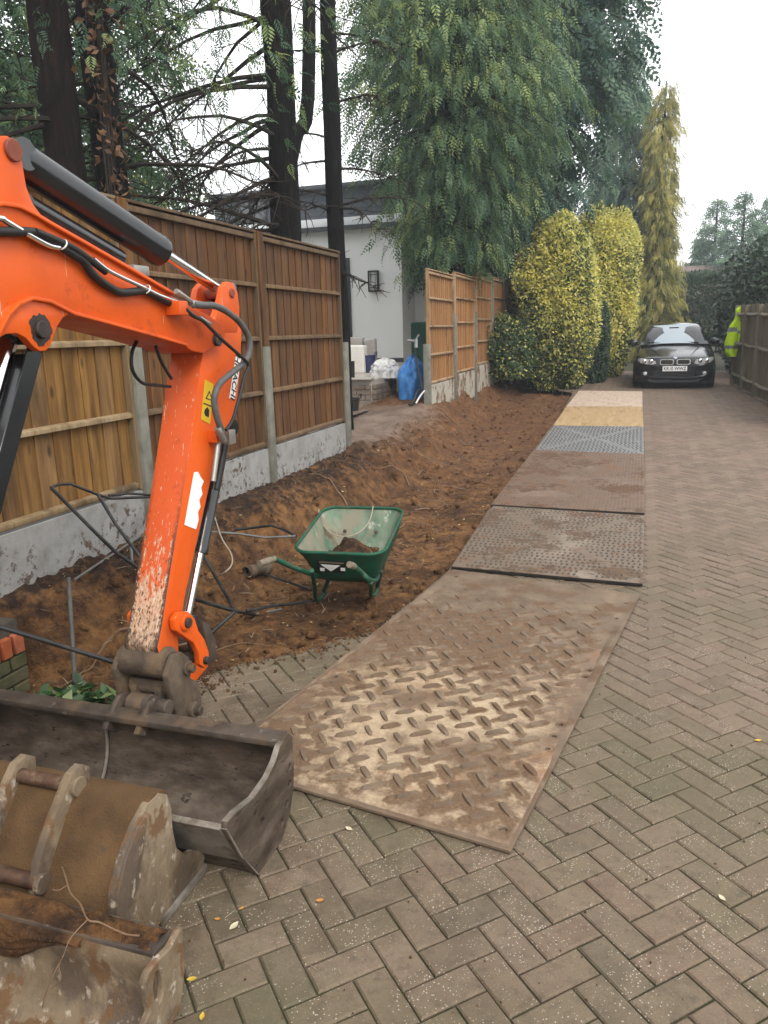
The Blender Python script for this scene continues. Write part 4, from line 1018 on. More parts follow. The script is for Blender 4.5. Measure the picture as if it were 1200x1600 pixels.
# wide grading bucket ----------------------------------------------
BL, BR = -2.40, -1.11
A_ = (2.15, .335); C0 = (1.745, .285); D_ = (1.905, .012)
inner = [A_, (2.165, .29), (2.17, .22), (2.155, .14), (2.115, .07), (2.05, .025), (1.97, .008), D_, (1.83, .135), C0]
inner = [tuple(q) for q in [(v.x, v.y) for v in spline([Vector((a, b, 0)) for a, b in inner[:7]], 3)]] + inner[7:]
gb_ = empty('grading_bucket', (XC, 2.0, 0)); gb_.parent = dig; gb_.matrix_parent_inverse = dig.matrix_basis.inverted(); bpy.context.view_layer.update()
bpy.data.objects.remove(gb_, do_unlink=True)
shell = MB().strip(inner[:-2] + [inner[-2]], BL, BR, .014).build('grading_bucket', M_STEELIN, dig, smooth_=True, angle=30)
MB().strip([(1.853, .098), (1.80, .19), C0], BL + .005, BR - .004, .02).build('cutting_edge', M_EDGE, shell, bevel=.003, seg=1)
MB().prism([(2.12, .322), (2.20, .322), (2.20, .345), (2.12, .345)], BL, BR).build('rim_bar', M_STEEL, shell, bevel=.006)
ep = [(2.10, .345), (2.175, .352), (2.198, .33), (2.20, .22), (2.185, .13), (2.14, .05), (2.07, .0), (1.97, -.004), (1.89, .0), (1.80, .13), (1.725, .28), (1.735, .30), (1.79, .298), (1.90, .275), (2.00, .285), (2.06, .31)]
holes = [circ((2.165, .23), .012, 10), circ((2.155, .17), .012, 10), circ((2.125, .11), .012, 10), circ((2.08, .065), .012, 10)]
for a, b in ((BR - .002, BR + .016), (BL - .016, BL + .002)): MB().holed(ep, holes, a, b).build('end_plate', M_STEELIN if True else M_STEEL, shell, bevel=.003, seg=1)
MB().strip([(2.175, .352), (2.10, .347), (2.06, .312), (2.0, .287), (1.9, .277), (1.79, .30), (1.735, .302)], BR - .003, BR + .017, .003).build('worn_rim', M_EDGE, shell)
MB().strip([(1.725, .283), (1.80, .133), (1.89, .003)], BR - .004, BR + .019, .004).build('worn_rim', M_EDGE, shell)
# weld seam down the inside
MB().tube([(-1.855, a - .006, b + .006) for a, b in inner[:-1]], .006, 6).build('weld_seam', M_EDGE, shell)
for Xw in (BR - .008, BL + .008): MB().tube([(Xw, a - .004, b + .008) for a, b in inner[:-1]], .007, 6).build('weld_bead', M_STEEL, shell, smooth_=True)
er = YZs([(214, 1148), (228, 1110), (236, 1094), (246, 1087), (256, 1090), (262, 1104), (266, 1130), (262, 1158)], SR + .005)
for X in (SR - .012, SL + .0): MB().prism(er, X, X + .022).build('bucket_ear', M_STEEL, shell, bevel=.004)
pe = YZ(247, 1104, SR); pin(pe, .032, SL - .01, SR + .05, M_STEEL, shell, 'bucket_pin'); pin(pe, .042, SL + .03, SL + .10, M_CAST, shell, 'collar'); pin(pe, .043, SR - .05, SR - .018, M_STEEL, shell, 'collar')
# the rest of the machine, standing out of the picture on the left
MB().box((XC, .22, .75), (.3, .35, .5)).build('swing_post', M_CAST, dig, bevel=.03)
MB().box((XC, -.85, .95), (1.35, 1.7, .62)).build('house', M_ORANGE, dig, bevel=.09, seg=3)
cabm = MB()
for dx in (-.45, .15):
    for dy in (-.95, -.05): cabm.bar((XC + dx, -.55 + dy + .2, 1.2), (XC + dx, -.55 + dy + .2, 2.3), .06, .06)
cabm.box((XC - .15, -.85, 2.32), (.78, 1.1, .06)); cabm.build('canopy', M_BLACKP, dig, bevel=.01)
MB().box((XC - .15, -.9, 1.42), (.45, .45, .35)).build('seat', M_RUBBER, dig, bevel=.05)
for s in (-1, 1):
    tr = []
    for k in range(28):
        a = 2 * math.pi * k / 28
        tr.append((-.8 + .68 * math.copysign(1, math.cos(a)) + .22 * math.cos(a), .23 + .22 * math.sin(a)))
    MB().prism(tr, XC + s * .55 - .13, XC + s * .55 + .13).build('track', M_RUBBER, dig, bevel=.02)
MB().box((XC, -.8, .42), (.9, .8, .3)).build('undercarriage', M_STEEL, dig, bevel=.03)

# ================================================================== spare buckets on the blocks
# --- digging bucket standing on its open side
B2L, B2R = -1.95, -1.27
b2 = empty('digging_bucket', ((B2L + B2R) / 2, 1.6, 0)); bpy.context.view_layer.update()
tag(b2, 'muddy digging bucket face down with two pins across its ears, beside the wide bucket', 'bucket')
back = [(1.60, .0), (1.50, .03), (1.437, .09), (1.428, .16), (1.47, .222), (1.52, .287), (1.57, .348), (1.61, .39), (1.66, .402)]
back = [(v.x, v.y) for v in spline([Vector((a, b, 0)) for a, b in back], 3)]
bs = MB().strip(back, B2L, B2R, .016); bso = bs.build('shell', M_BUCKMUD, b2, smooth_=True, angle=30)
sp = [(1.42, .18), (1.437, .255), (1.485, .325), (1.545, .38), (1.61, .41), (1.665, .41), (1.70, .385), (1.715, .33), (1.71, .26), (1.72, .19), (1.76, .135), (1.81, .115), (1.855, .085), (1.862, .05), (1.84, .025), (1.78, .004), (1.60, .0), (1.50, .02), (1.435, .09)]
for a, b in ((B2R - .02, B2R + .004), (B2L - .004, B2L + .02)): MB().prism(sp, a, b).build('side_plate', M_BUCKSIDE, b2, bevel=.003)
MB().prism([(1.42, .18), (1.437, .255), (1.485, .325), (1.545, .38), (1.59, .39), (1.56, .3), (1.50, .2), (1.51, .1), (1.6, .03), (1.50, .02), (1.435, .09)], B2R + .003, B2R + .013).build('wear_plate', M_BUCKSIDE, b2, bevel=.002)
MB().prism([(1.60, .004), (1.862, .004), (1.862, .03), (1.60, .03)], B2L - .006, B2R + .012).build('cutting_lip', M_EDGE, b2, bevel=.004)
MB().cyl((B2L, 1.675, .375), (B2R, 1.675, .375), .034, 14).build('top_tube', M_BUCKMUD, b2, smooth_=True)
e2 = [(1.415, .22), (1.44, .295), (1.50, .37), (1.56, .43), (1.60, .468), (1.645, .475), (1.675, .45), (1.67, .41), (1.62, .37), (1.54, .31), (1.47, .23), (1.435, .14), (1.405, .13), (1.395, .17)]
for X in (-1.725, -1.525): MB().prism(e2, X - .014, X + .014).build('ear', M_BUCKSIDE, b2, bevel=.003)
M_PIN2 = pm('painted_worn_pin', [(0, (0.05, 0.03, 0.024)), (.5, (0.14, 0.08, 0.05)), (1, (0.4, 0.3, 0.2))], 14, 6, rough=(.4, .7), metal=.3, bump=.3)
for c in ((1.61, .425), (1.432, .235)):
    pin(c, .022, -1.74, -1.50, M_PIN2, b2); pin(c, .03, -1.514, -1.496, M_BUCKSIDE, b2, 'pin_head')
# --- second grading bucket, soil heaped along its top
B3L, B3R = -2.05, -1.055
b3 = empty('grading_bucket', ((B3L + B3R) / 2, 1.2, 0), R(2)); bpy.context.view_layer.update()
tag(b3, 'soil-strewn grading bucket with a slotted end plate and a root hanging over it', 'bucket')
def yz3(px): return YZ(px[0], px[1], B3R)
prof3 = [(1.375, .225), (1.30, .235), (1.292, .20), (1.30, .13), (1.28, .06), (1.22, .02), (1.12, .008), (1.03, .03), (.985, .09)]
MB().strip([(v.x, v.y) for v in spline([Vector((a, b, 0)) for a, b in prof3[1:]], 3)], B3L, B3R, .014).build('shell', M_BUCKSIDE, b3, smooth_=True, angle=30)
MB().prism([(1.395, .20), (1.395, .228), (1.30, .240), (1.296, .215)], B3L, B3R).build('top_box', M_STEEL, b3, bevel=.004)
MB().strip([(1.395, .215), (1.39, .12), (1.34, .03), (1.25, .0)], B3L, B3R, .012).build('back_plate', M_STEEL, b3, smooth_=True)
ep3 = [(1.40, .215), (1.405, .235), (1.385, .24), (1.345, .225), (1.29, .235), (1.255, .235), (1.235, .215), (1.24, .17), (1.245, .13), (1.20, .11), (1.10, .12), (.99, .12), (.98, .09), (1.03, .02), (1.12, -.002), (1.28, .0), (1.36, .03), (1.398, .12)]
MB().holed(ep3, [circ((1.285, .165), .018, 14, .045)], B3R - .002, B3R + .018).build('end_plate', M_BUCKSIDE, b3, bevel=.004, seg=1)
MB().holed(ep3, [circ((1.285, .165), .018, 14, .045)], B3L - .016, B3L + .002).build('end_plate', M_BUCKSIDE, b3, bevel=.004, seg=1)
MB().strip([(1.02, .03), (.985, .085), (.965, .135)], B3L + .002, B3R - .03, .018).build('cutting_edge', M_EDGE, b3, bevel=.004)
# soil on the ledge
xs_ = np.linspace(B3L + .02, B3R - .015, 130); ts = np.linspace(0, 1, 14); XX, TT = np.meshgrid(xs_, ts)
YYs = 1.30 + .095 * TT; ZZ = .236 - .010 * TT + .028 * np.sin(np.pi * TT) * (.6 + fbm(XX * 12, TT * 3, 3, 4)) + .012 * fbm(XX * 45, TT * 8, 3, 8) * np.sin(np.pi * TT)
def local(parent, X, Y, Z):
    M = parent.matrix_basis.inverted(); P = np.stack([X, Y, Z], -1).reshape(-1, 3); P = P @ np.array(M.to_3x3()).T + np.array(M.translation); return [P[:, k].reshape(X.shape) for k in range(3)]
tag(grid_mesh('soil', *local(b3, XX, YYs, ZZ), M_SOIL, b3), kind='stuff')
# mud slab caught inside the left half
xm, tm = np.meshgrid(np.linspace(-2.03, -1.26, 90), np.linspace(0, 1, 40)); edge_ = .235 - (.05 + .05 * fbm(xm * 4, xm * 0, 3, 3) + .10 * smooth(-1.26, -1.75, xm)) * tm
zm = edge_; ym = 1.292 - .012 * np.sin(np.pi * tm) * (1.2 + fbm(xm * 11, tm * 4, 3, 5)) - .004 * fbm(xm * 40, tm * 12, 2, 6) + .01 * (tm > .97) + .01 * (tm < .03)
tag(grid_mesh('caked_mud', *local(b3, xm, ym, zm), M_SOIL, b3), kind='stuff')
# root draped over the two buckets
M_ROOT = pm('root', [(0, (0.16, 0.09, 0.05)), (1, (0.28, 0.18, 0.11))], 30, bump=.3)
def rootpath(px, zs): return [onZ(a, b, z) for (a, b), z in zip(px, zs)]
rt = MB()
rt.tube(spline(rootpath([(94, 1345), (103, 1372), (110, 1395), (125, 1412), (137, 1437), (155, 1441), (178, 1452), (198, 1460), (218, 1462)], [.25, .27, .27, .275, .272, .268, .262, .262, .26]), 4), .0024, 6)
rt.tube(spline(rootpath([(137, 1437), (122, 1452), (108, 1470), (98, 1495), (85, 1520), (72, 1550), (66, 1575)], [.272, .27, .262, .23, .2, .15, .1]), 4), .0016, 5)
rt.tube(spline(rootpath([(98, 1495), (92, 1510), (95, 1530), (80, 1545)], [.24, .21, .18, .15]), 4), .0015, 5)
rt.tube(spline(rootpath([(105, 1383), (92, 1391), (82, 1390)], [.27, .268, .272]), 4), .0014, 5)
tag(rt.build('root', M_ROOT, None, smooth_=True), 'thin forked tree root draped over the soil-strewn bucket', 'root')
# ================================================================== things lying in the soil bed
def onS(x, y, dz=0.0):
    """where the line of sight through a pixel meets the soil"""
    d = ray(x, y); t = 1.5
    while t < 40:
        P = EYE + d * t
        if P.z < sz(P.x, P.y) + dz: break
        t += 0.06
    for k in range(6):
        t -= 0.01; Q = EYE + d * t
        if Q.z > sz(Q.x, Q.y) + dz: break
        P = Q
    return P
M_GREENP = pm('green_barrow_paint', [(0, (0.004, 0.06, 0.03)), (1, (0.012, 0.105, 0.055))], 8, rough=(.4, .65), bump=.15, layers=[(18, .58, .68, (0.10, 0.08, 0.052), .85), (5, .54, .66, (0.07, 0.085, 0.055), .8)])
M_TRAY = pm('scoured_green_tray', [(0, (0.07, 0.15, 0.095)), (.5, (0.17, 0.24, 0.165)), (1, (0.3, 0.34, 0.25))], 9, 8, rough=(.55, .8), bump=.2, stretch=(1, 1, .5), layers=[(7, .46, .58, (0.27, 0.25, 0.18), .85), (13, .6, .68, (0.48, 0.5, 0.43), .6), (4, .58, .68, (0.12, 0.09, 0.055), .9)])
M_GRIP = pm('worn_grip', [(0, (0.16, 0.13, 0.09)), (1, (0.28, 0.235, 0.17))], 20, bump=.3)
bar = empty('wheelbarrow', (-1.80, 4.5, -0.1), R(6)); bpy.context.view_layer.update()
tag(bar, 'green wheelbarrow with soil in its scuffed tray, standing in the dug-out bed', 'wheelbarrow')
ax = Vector((-.10, .995, 0)).normalized(); rx = Vector((ax.y, -ax.x, 0))
N0 = Vector((-1.695, 4.15, 0))
def tray_loop(s0, s1, w0, w1, z0, z1, rad, off=0.0, n=8):
    pts = []
    cs = [(s0 + rad, -w0 / 2 + rad, 180, 270), (s0 + rad, w0 / 2 - rad, 90, 180), (s1 - rad, w1 / 2 - rad, 0, 90), (s1 - rad, -w1 / 2 + rad, -90, 0)]
    for (s, w, a0, a1) in [cs[0], cs[3], cs[2], cs[1]]:
        for k in range(n):
            a = R(a0 + (a1 - a0) * k / (n - 1)); rr = rad + off
            ss = s + rr * math.cos(a); ww = w + rr * math.sin(a)
            z = z0 + (z1 - z0) * (ss - s0) / (s1 - s0)
            pts.append(N0 + ax * ss + rx * ww + Vector((0, 0, z)))
    return pts
loops_i = [tray_loop(0.0, .72, .575, .57, .395, .515, .10), tray_loop(.05, .66, .50, .50, .33, .36, .10), tray_loop(.12, .55, .41, .38, .215, .20, .09), tray_loop(.17, .47, .33, .30, .165, .145, .08)]
def loft(loops, close=True):
    m = MB(); n = len(loops[0]); V = [q for L in loops for q in L]; F = []
    for i in range(len(loops) - 1):
        for k in range(n): F.append((i * n + k, i * n + (k + 1) % n, (i + 1) * n + (k + 1) % n, (i + 1) * n + k))
    if close: F.append(tuple((len(loops) - 1) * n + k for k in range(n)))
    m.add(V, F); return m
loops_o = [[q + (q - (N0 + ax * .35 + Vector((0, 0, q.z)))).normalized() * .006 - Vector((0, 0, .004)) for q in L] for L in loops_i]
tray = loft(loops_i).build('tray', M_TRAY, bar, smooth_=True, angle=60)
loft(loops_o).build('tray_outside', M_GREENP, tray, smooth_=True, angle=60)
rim = loops_i[0] + [loops_i[0][0], loops_i[0][1]]
MB().tube(rim, .011, 8, False).build('rim', M_GREENP, tray, smooth_=True)
gl = [onZ(405, 881, .46), onZ(428, 873, .455), onZ(455, 885, .37), onZ(476, 893, .31)]
lT = gl[-1]
gr_ = [onZ(546, 882, .46), onZ(553, 885, .43), onZ(566, 896, .37), onZ(577, 906, .315)]
axle = N0 + ax * 1.02 + Vector((0, 0, .075))
for P, s in ((gl, -1), (gr_, 1)):
    run = P + [N0 + ax * .30 + rx * (.17 * s) + Vector((0, 0, .14)), N0 + ax * .62 + rx * (.12 * s) + Vector((0, 0, .12)), axle + rx * (.075 * s)]
    run[0] = P[0].lerp(P[1], .75)
    MB().tube(spline(run, 4), .0155, 10).build('handle_bar', M_GREENP, bar, smooth_=True, angle=60)
    MB().tube([P[0], P[0].lerp(P[1], .5), P[0].lerp(P[1], 1.02)], [.019, .020, .018], 12).build('grip', M_GRIP, bar, smooth_=True, angle=50)
def legf(px): 
    q = onS(*px); return q
for (px0, px1, top0, top1, s) in (((494, 946), (507, 920), gl[-1] + Vector((.02, .06, -.01)), None, -1), ((580, 947), (590, 936), gr_[-1] + Vector((0, .02, -.02)), None, 1)):
    a = onZ(*px0, -.10); a.z = sz(a.x, a.y) + .004; b = a + ax * .20; b.z = max(sz(b.x, b.y), a.z - .01) + .006
    e = N0 + ax * .45 + rx * (.17 * s) + Vector((0, 0, .15))
    MB().tube(spline([top0, top0.lerp(a, .45) + ax * .015, a - ax * .0 + Vector((0, 0, .03)), a.lerp(b, .35), a.lerp(b, .75), b + Vector((0, 0, .03)), e], 5), .0145, 10).build('leg', M_GREENP, bar, smooth_=True, angle=60)
wh = MB().lathe([(.11, -.03), (.15, -.04), (.175, -.03), (.182, 0), (.175, .03), (.15, .04), (.11, .03), (.105, 0)], axle, rx, 28, True).build('wheel', M_RUBBER, bar, smooth_=True)
MB().lathe([(.0, -.02), (.108, -.028), (.112, 0), (.108, .028), (0, .02)], axle, rx, 20).build('wheel_hub', M_LABELW, wh, smooth_=True)
MB().cyl(axle - rx * .09, axle + rx * .09, .01, 10).build('axle', M_ZINC, bar)
# sticker on the near face of the tray
def tray_face(px): 
    d = ray(*px); a, b, c = [loops_o[i][k] for i, k in ((0, 0), (0, 31), (2, 0))]
    a = N0 + ax * -.004 + Vector((0, 0, .41)); c = N0 + ax * .115 + Vector((0, 0, .215)); nrm = rx.cross(c - a).normalized(); t = (a - EYE).dot(nrm) / d.dot(nrm); return EYE + d * t - nrm * (nrm.dot(d) * .004 if False else 0)
def quadpatch(name, px, mat, lift, parent):
    P = [tray_face(q) for q in px]; n_ = (P[1] - P[0]).cross(P[2] - P[0]).normalized()
    if n_.y > 0: n_ = -n_
    P2 = [q + n_ * lift for q in P]; P3 = [q + n_ * (lift - .006) for q in P]; k = len(P)
    MB().add(P2 + P3, [tuple(range(k))] + [(i, (i + 1) % k, k + (i + 1) % k, k + i) for i in range(k)]).build(name, mat, parent)
quadpatch('sticker', [(497, 873), (541, 876), (540, 893), (499, 890)], M_INK, .014, bar)
quadpatch('sticker_triangle', [(502, 879), (532, 881), (518, 890)], M_LABELW, .0155, bar)
quadpatch('sticker_band', [(499, 874.5), (538, 877), (538, 878.6), (499, 876.4)], M_GRIP, .0155, bar)
for x in (501, 533): quadpatch('sticker_box', [(x, 884.5), (x + 7, 885), (x + 7, 889.5), (x, 889)], M_LABELW, .0155, bar)
for k, px in enumerate([(537, 811), (588, 812)]):
    pass
# soil in the tray
ss, ww = np.meshgrid(np.linspace(.13, .50, 40), np.linspace(-1, 1, 36))
hw = .15 + .0 * ss
Xs = N0.x + ax.x * ss + rx.x * ww * hw; Ys = N0.y + ax.y * ss + rx.y * ww * hw
Zs = .265 + .14 * np.exp(-((ss - .27) / .15) ** 2 - ((ww - .1) / .8) ** 2) + .03 * fbm(ss * 22, ww * 5, 4, 6) + .02 * (1 - 2 * np.abs(fbm(ss * 30, ww * 6, 3, 9)))
tag(grid_mesh('soil', *local(bar, Xs, Ys, Zs), M_SOIL, bar), kind='stuff')
# tray bolts
for s in (-.12, .1): 
    c = N0 + ax * .62 + rx * s + Vector((0, 0, .37)); MB().lathe([(0, .006), (.012, .004), (.014, 0)], c, -ax + Vector((0, 0, .35)), 10).build('bolt', M_STEEL, bar)
M_WIRE = pm('pale_cable', [(0, (0.33, 0.28, 0.2)), (1, (0.45, 0.39, 0.3))], 30, bump=.1)
def tray_in(x, y, s): return onY(x, y, N0.y + ax.y * s)
cab = MB().tube(spline([tray_in(498, 795, .70), tray_in(500, 810, .66), tray_in(508, 824, .56), tray_in(523, 836, .48), tray_in(545, 838, .48), tray_in(565, 829, .54), tray_in(578, 812, .64), tray_in(583, 791, .715)], 6), .0045, 7).build('cable_loop', M_WIRE, None, smooth_=True)
tag(cab, 'stiff pale cable loop hanging inside the green wheelbarrow tray', 'cable')

# bent steel tubes -------------------------------------------------
M_TUBE = pm('black_steel_tube', [(0, (0.02, 0.021, 0.022)), (.5, (0.04, 0.042, 0.042)), (1, (0.085, 0.08, 0.07))], 12, rough=(.3, .55), bump=.15, metal=.2, layers=[(9, .6, .7, (0.14, 0.09, 0.055), .85)])
M_TUBEG = pm('grey_steel_tube', [(0, (0.10, 0.1, 0.095)), (1, (0.2, 0.195, 0.18))], 12, rough=(.35, .6), bump=.15, metal=.2, layers=[(9, .56, .7, (0.14, 0.09, 0.055), .85)])
def rods(name, label, lst, cat='tubing', mat=None):
    P0 = None; root = None
    for pts, r, m in lst:
        P = [onX(q[0], q[1], q[2]) if len(q) == 3 else onS(q[0], q[1], .015) for q in pts]
        if root is None: root = empty(name, (P[-1].x, P[-1].y, sz(P[-1].x, P[-1].y))); bpy.context.view_layer.update()
        MB().tube(P, r, 8).build('tube', m, root, smooth_=True, angle=50)
    tag(root, label, cat)
    return root
rods('bent_tubing', 'bent black tubular frame propped against the concrete gravel boards', [
    ([(80, 762, -2.95), (145, 828, -2.85), (180, 862, -2.8), (226, 895, -2.72)], .0105, M_TUBE),
    ([(80, 762, -2.95), (92, 757, -2.97), (110, 756, -3.0), (153, 773, -3.0), (174, 779, -3.0), (246, 776, -3.05)], .009, M_TUBE),
    ([(152, 771, -3.0), (180, 818, -2.92), (200, 845, -2.85), (229, 884, -2.75)], .0105, M_TUBE),
    ([(170, 774, -3.01), (200, 771, -3.02), (250, 774, -3.05)], .008, M_TUBE),
    ([(116, 906, -2.98), (205, 847, -3.02), (242, 822, -3.04)], .008, M_TUBEG),
    ([(204, 842, -2.98), (207, 892, -2.85), (222, 945, -2.75)], .010, M_TUBEG),
    ([(226, 895, -2.72), (246, 915)], .0105, M_TUBE)])
rods('collapsed_tubing', 'collapsed black tubular frame lying on the soil between excavator arm and wheelbarrow', [
    ([(318, 868, -2.62), (365, 950)], .0115, M_TUBE),
    ([(300, 935), (330, 944, -2.40), (368, 955, -2.30), (398, 960)], .0125, M_TUBE),
    ([(366, 957, -2.29), (323, 995)], .011, M_TUBE),
    ([(385, 955, -2.26), (430, 946, -2.16), (490, 940)], .011, M_TUBE),
    ([(398, 960), (440, 952)], .008, M_TUBEG),
    ([(408, 895), (487, 922)], .010, M_TUBE)])
rods('bent_steel_tube', 'pair of bent black tubes poking out of the bank behind the wheelbarrow', [
    ([(367, 828), (424, 821, -2.62), (445, 828, -2.45), (463, 838, -2.33)], .0105, M_TUBE),
    ([(330, 831), (372, 834, -2.72), (415, 840, -2.52), (462, 838, -2.33)], .009, M_TUBEG)])
rods('steel_bar', 'long straight black steel bar lying low across the soil by the brick pier', [([(-40, 968, -2.95), (60, 998, -2.72), (185, 1037, -2.42)], .0125, M_TUBE)], 'bar')
rods('marker_stake', 'upright grey steel stake driven into the soil behind the wide bucket', [([(107, 902, -2.72), (113, 1000, -2.68), (118, 1085, -2.62)], .0115, M_TUBEG)], 'stake')
# muddy stub of pipe
c0, c1 = onS(388, 893, .05), onS(438, 882, .05)
c1 = c0 + (c1 - c0).normalized() * .27; c1.z = sz(c1.x, c1.y) + .05; c0.z = max(c0.z, sz(c0.x, c0.y) + .045)
d = (c1 - c0).normalized()
root = empty('pipe_stub', (c0.x, c0.y, sz(c0.x, c0.y))); bpy.context.view_layer.update()
MB().lathe([(.022, -.002), (.040, 0), (.045, .01), (.045, .09), (.038, .10), (.038, .2), (.05, .21), (.052, .27), (.03, .272), (.0, .27)], c0, d, 18).build('barrel', M_CAST, root, smooth_=True, angle=35)
MB().lathe([(.0, .03), (.028, .03), (.03, -.02), (.036, -.03), (.036, -.015), (.03, .0)], c0 - d * .01, d, 14).build('spigot', M_STEEL, root, smooth_=True, angle=35)
tag(root, 'muddy flanged metal pipe stub on the soil beneath a grip of the wheelbarrow', 'pipe')
# white wire
wv = MB().tube(spline([onS(333, 800, .01), onS(340, 822, .03), onX(347, 842, -2.62), onX(361, 865, -2.55), onX(362, 882, -2.5), onX(350, 895, -2.5), onS(330, 904, .01), onS(310, 911, .01)], 6), .005, 6)
tag(wv.build('white_cable', M_WIRE, None, smooth_=True), 'loose pale cable curling over the soil beside the excavator arm', 'cable')

# brick pier on the left --------------------------------------------
M_REDB = pm('orange_red_brick', [(0, (0.36, 0.085, 0.035)), (.5, (0.46, 0.125, 0.05)), (1, (0.54, 0.17, 0.075))], 9, rough=(.8, .95), bump=.5, bscale=60, var=.1)
M_MOSSB = pm('mossy_brick', [(0, (0.06, 0.062, 0.025)), (.5, (0.10, 0.10, 0.045)), (1, (0.17, 0.13, 0.07))], 8, rough=(.85, .97), bump=.6, bscale=50, var=.12)
M_MORTAR = pm('old_mortar', [(0, (0.05, 0.045, 0.035)), (1, (0.12, 0.1, 0.08))], 20, bump=.6)
px_ = empty('brick_pier', (-3.05, 2.7, sz(-3.05, 2.7))); bpy.context.view_layer.update()
PXF, py1 = -2.96, 2.93; zb_ = -.16
MB().box((PXF - .125, py1 - .275, .06), (.20, .54, .50)).build('core', M_MORTAR, px_)
for c in range(4):
    for k in range(3):
        y1 = py1 - k * .226 - (.113 if c % 2 else 0); y0 = max(y1 - .216, py1 - .56)
        if c % 2 and k == 0: MB().box((PXF - .05, py1 - .0515, zb_ + .075 * c + .033), (.105, .103, .064)).build('brick', M_MOSSB, px_, bevel=.004, seg=1)
        if y1 - y0 > .05: MB().box((PXF - .05, (y0 + y1) / 2, zb_ + .075 * c + .033), (.105, y1 - y0, .064)).build('brick', M_MOSSB, px_, bevel=.004, seg=1)
for k in range(6):
    MB().box((PXF - .10, py1 - .035 - k * .082, zb_ + .30 + .052), (.21, .066, .105)).build('brick', M_REDB, px_, bevel=.005, seg=1)
tag(px_, 'low pier of mossy bricks topped with orange-red bricks on edge', 'brick pier')
# log, slate, fallen leaves
M_BARK = pm('reddish_bark', [(0, (0.06, 0.025, 0.014)), (.5, (0.12, 0.055, 0.03)), (1, (0.19, 0.1, 0.06))], 12, rough=(.85, .97), bump=.8, bscale=40, stretch=(1, 1, 1))
M_CUT = pm('fresh_cut_wood', [(0, (0.55, 0.42, 0.25)), (1, (0.68, 0.56, 0.38))], 25, bump=.2)
a, b = onZ(-25, 1125, .0), onZ(40, 1083, .0); a.z = sz(a.x, a.y) + .04; b.z = sz(b.x, b.y) + .05; d = (b - a).normalized()
lg = empty('cut_branch', (a.x, a.y, sz(a.x, a.y))); bpy.context.view_layer.update()
MB().tube([a, a.lerp(b, .3) + Vector((0, 0, .008)), a.lerp(b, .7), b], [.034, .036, .033, .035], 12).build('bark', M_BARK, lg, smooth_=True, angle=50)
MB().cyl(b - d * .002, b + d * .006, .030, 12, .027).build('cut_end', M_CUT, lg)
tag(lg, 'sawn reddish branch with a pale cut end behind the wide bucket', 'branch')
M_SLATE = pm('grey_slate', [(0, (0.08, 0.08, 0.08)), (.5, (0.16, 0.16, 0.155)), (1, (0.28, 0.275, 0.265))], 14, rough=(.5, .8), bump=.8, bscale=30, stretch=(1, 3, 1))
c = onZ(118, 1094, .0); c.z = sz(c.x, c.y) + .05
V = [];
for k in range(14):
    a = 2 * math.pi * k / 14; r_ = .075 * random.uniform(.8, 1.12); V.append((c.x + r_ * 1.15 * math.cos(a), c.y + r_ * .8 * math.sin(a)))
m = MB().prism(V, 0, .022, 'Z'); m.V = [(v[0], v[1], v[2] + c.z - .03 + (v[1] - c.y) * .45) for v in m.V]
tag(m.build('slate', M_SLATE, None, bevel=.006), 'flat grey stone lying among green leaves behind the wide bucket', 'stone')
# ================================================================== white house and the yard behind the gap
M_RENDER = pm('white_render', [(0, (0.8, 0.8, 0.79)), (1, (0.86, 0.86, 0.85))], 1.2, rough=(.8, .9), bump=.15, bscale=60)
M_CLAD = pm('grey_cladding', [(0, (0.075, 0.082, 0.095)), (1, (0.12, 0.13, 0.145))], 2, rough=(.5, .7), bump=.1)
M_FRAME = pm('dark_window_frame', [(0, (0.05, 0.055, 0.062)), (1, (0.08, 0.085, 0.09))], 4, rough=(.4, .5), bump=.03)
M_GLASS = pm('window_glass', [(0, (0.03, 0.035, 0.04)), (1, (0.05, 0.055, 0.06))], 1, rough=(.03, .05), bump=0, spec=1.0)
M_WHITEP = pm('white_fascia', [(0, (0.68, 0.7, 0.71)), (1, (0.76, 0.78, 0.79))], 3, rough=(.4, .6), bump=.05)
M_LAMPW = pm('opal_lamp_glass', [(0, (0.6, 0.6, 0.58)), (1, (0.72, 0.72, 0.7))], 8, rough=(.2, .3), bump=0)
HY, HZ0 = 19.5, .90
def hx(px, Y=HY, py=450): return onY(px, py, Y).x
def hz(py, Y=HY, px=560): return onY(px, py, Y).z
house = empty('house', (hx(560), HY, HZ0)); bpy.context.view_layer.update()
tag(house, 'white rendered house with grey clad upper storey, seen through the fence gap', 'house')
xl_, xc_, xr_ = hx(290), hx(628), hx(745, HY + 1.2)
zt = hz(352, HY, 560)
MB().box(((xl_ + xc_) / 2, HY + 3, (HZ0 + zt) / 2 - .2), (xc_ - xl_, 6, zt - HZ0 + .4)).build('wall', M_RENDER, house)
MB().box(((xc_ + xr_) / 2 - .1, HY + 4.2, (HZ0 + zt) / 2 - .2), (xr_ - xc_ + .2, 6, zt - HZ0 + .39)).build('wall', M_RENDER, house)
MB().box(((xl_ + xc_) / 2, HY - .01, HZ0 + .06), (xc_ - xl_ + .02, .03, .16)).build('plinth', M_FRAME, house)
MB().box(((xc_ + xr_) / 2, HY + 1.185, HZ0 + .06), (xr_ - xc_, .03, .16)).build('plinth', M_FRAME, house)
rf = MB().box(((xl_ + xr_) / 2, HY + 3, zt + .08), (xr_ - xl_ + .3, 6.4, .22)).build('roof', M_WHITEP, house, bevel=.01)
MB().box(((xl_ + xr_) / 2, HY - .22, zt - .06), (xr_ - xl_ + .2, .1, .1)).build('gutter', M_FRAME, rf)
UY = HY + .9
zu0, zu1 = zt + .16, hz(292, UY, 560)
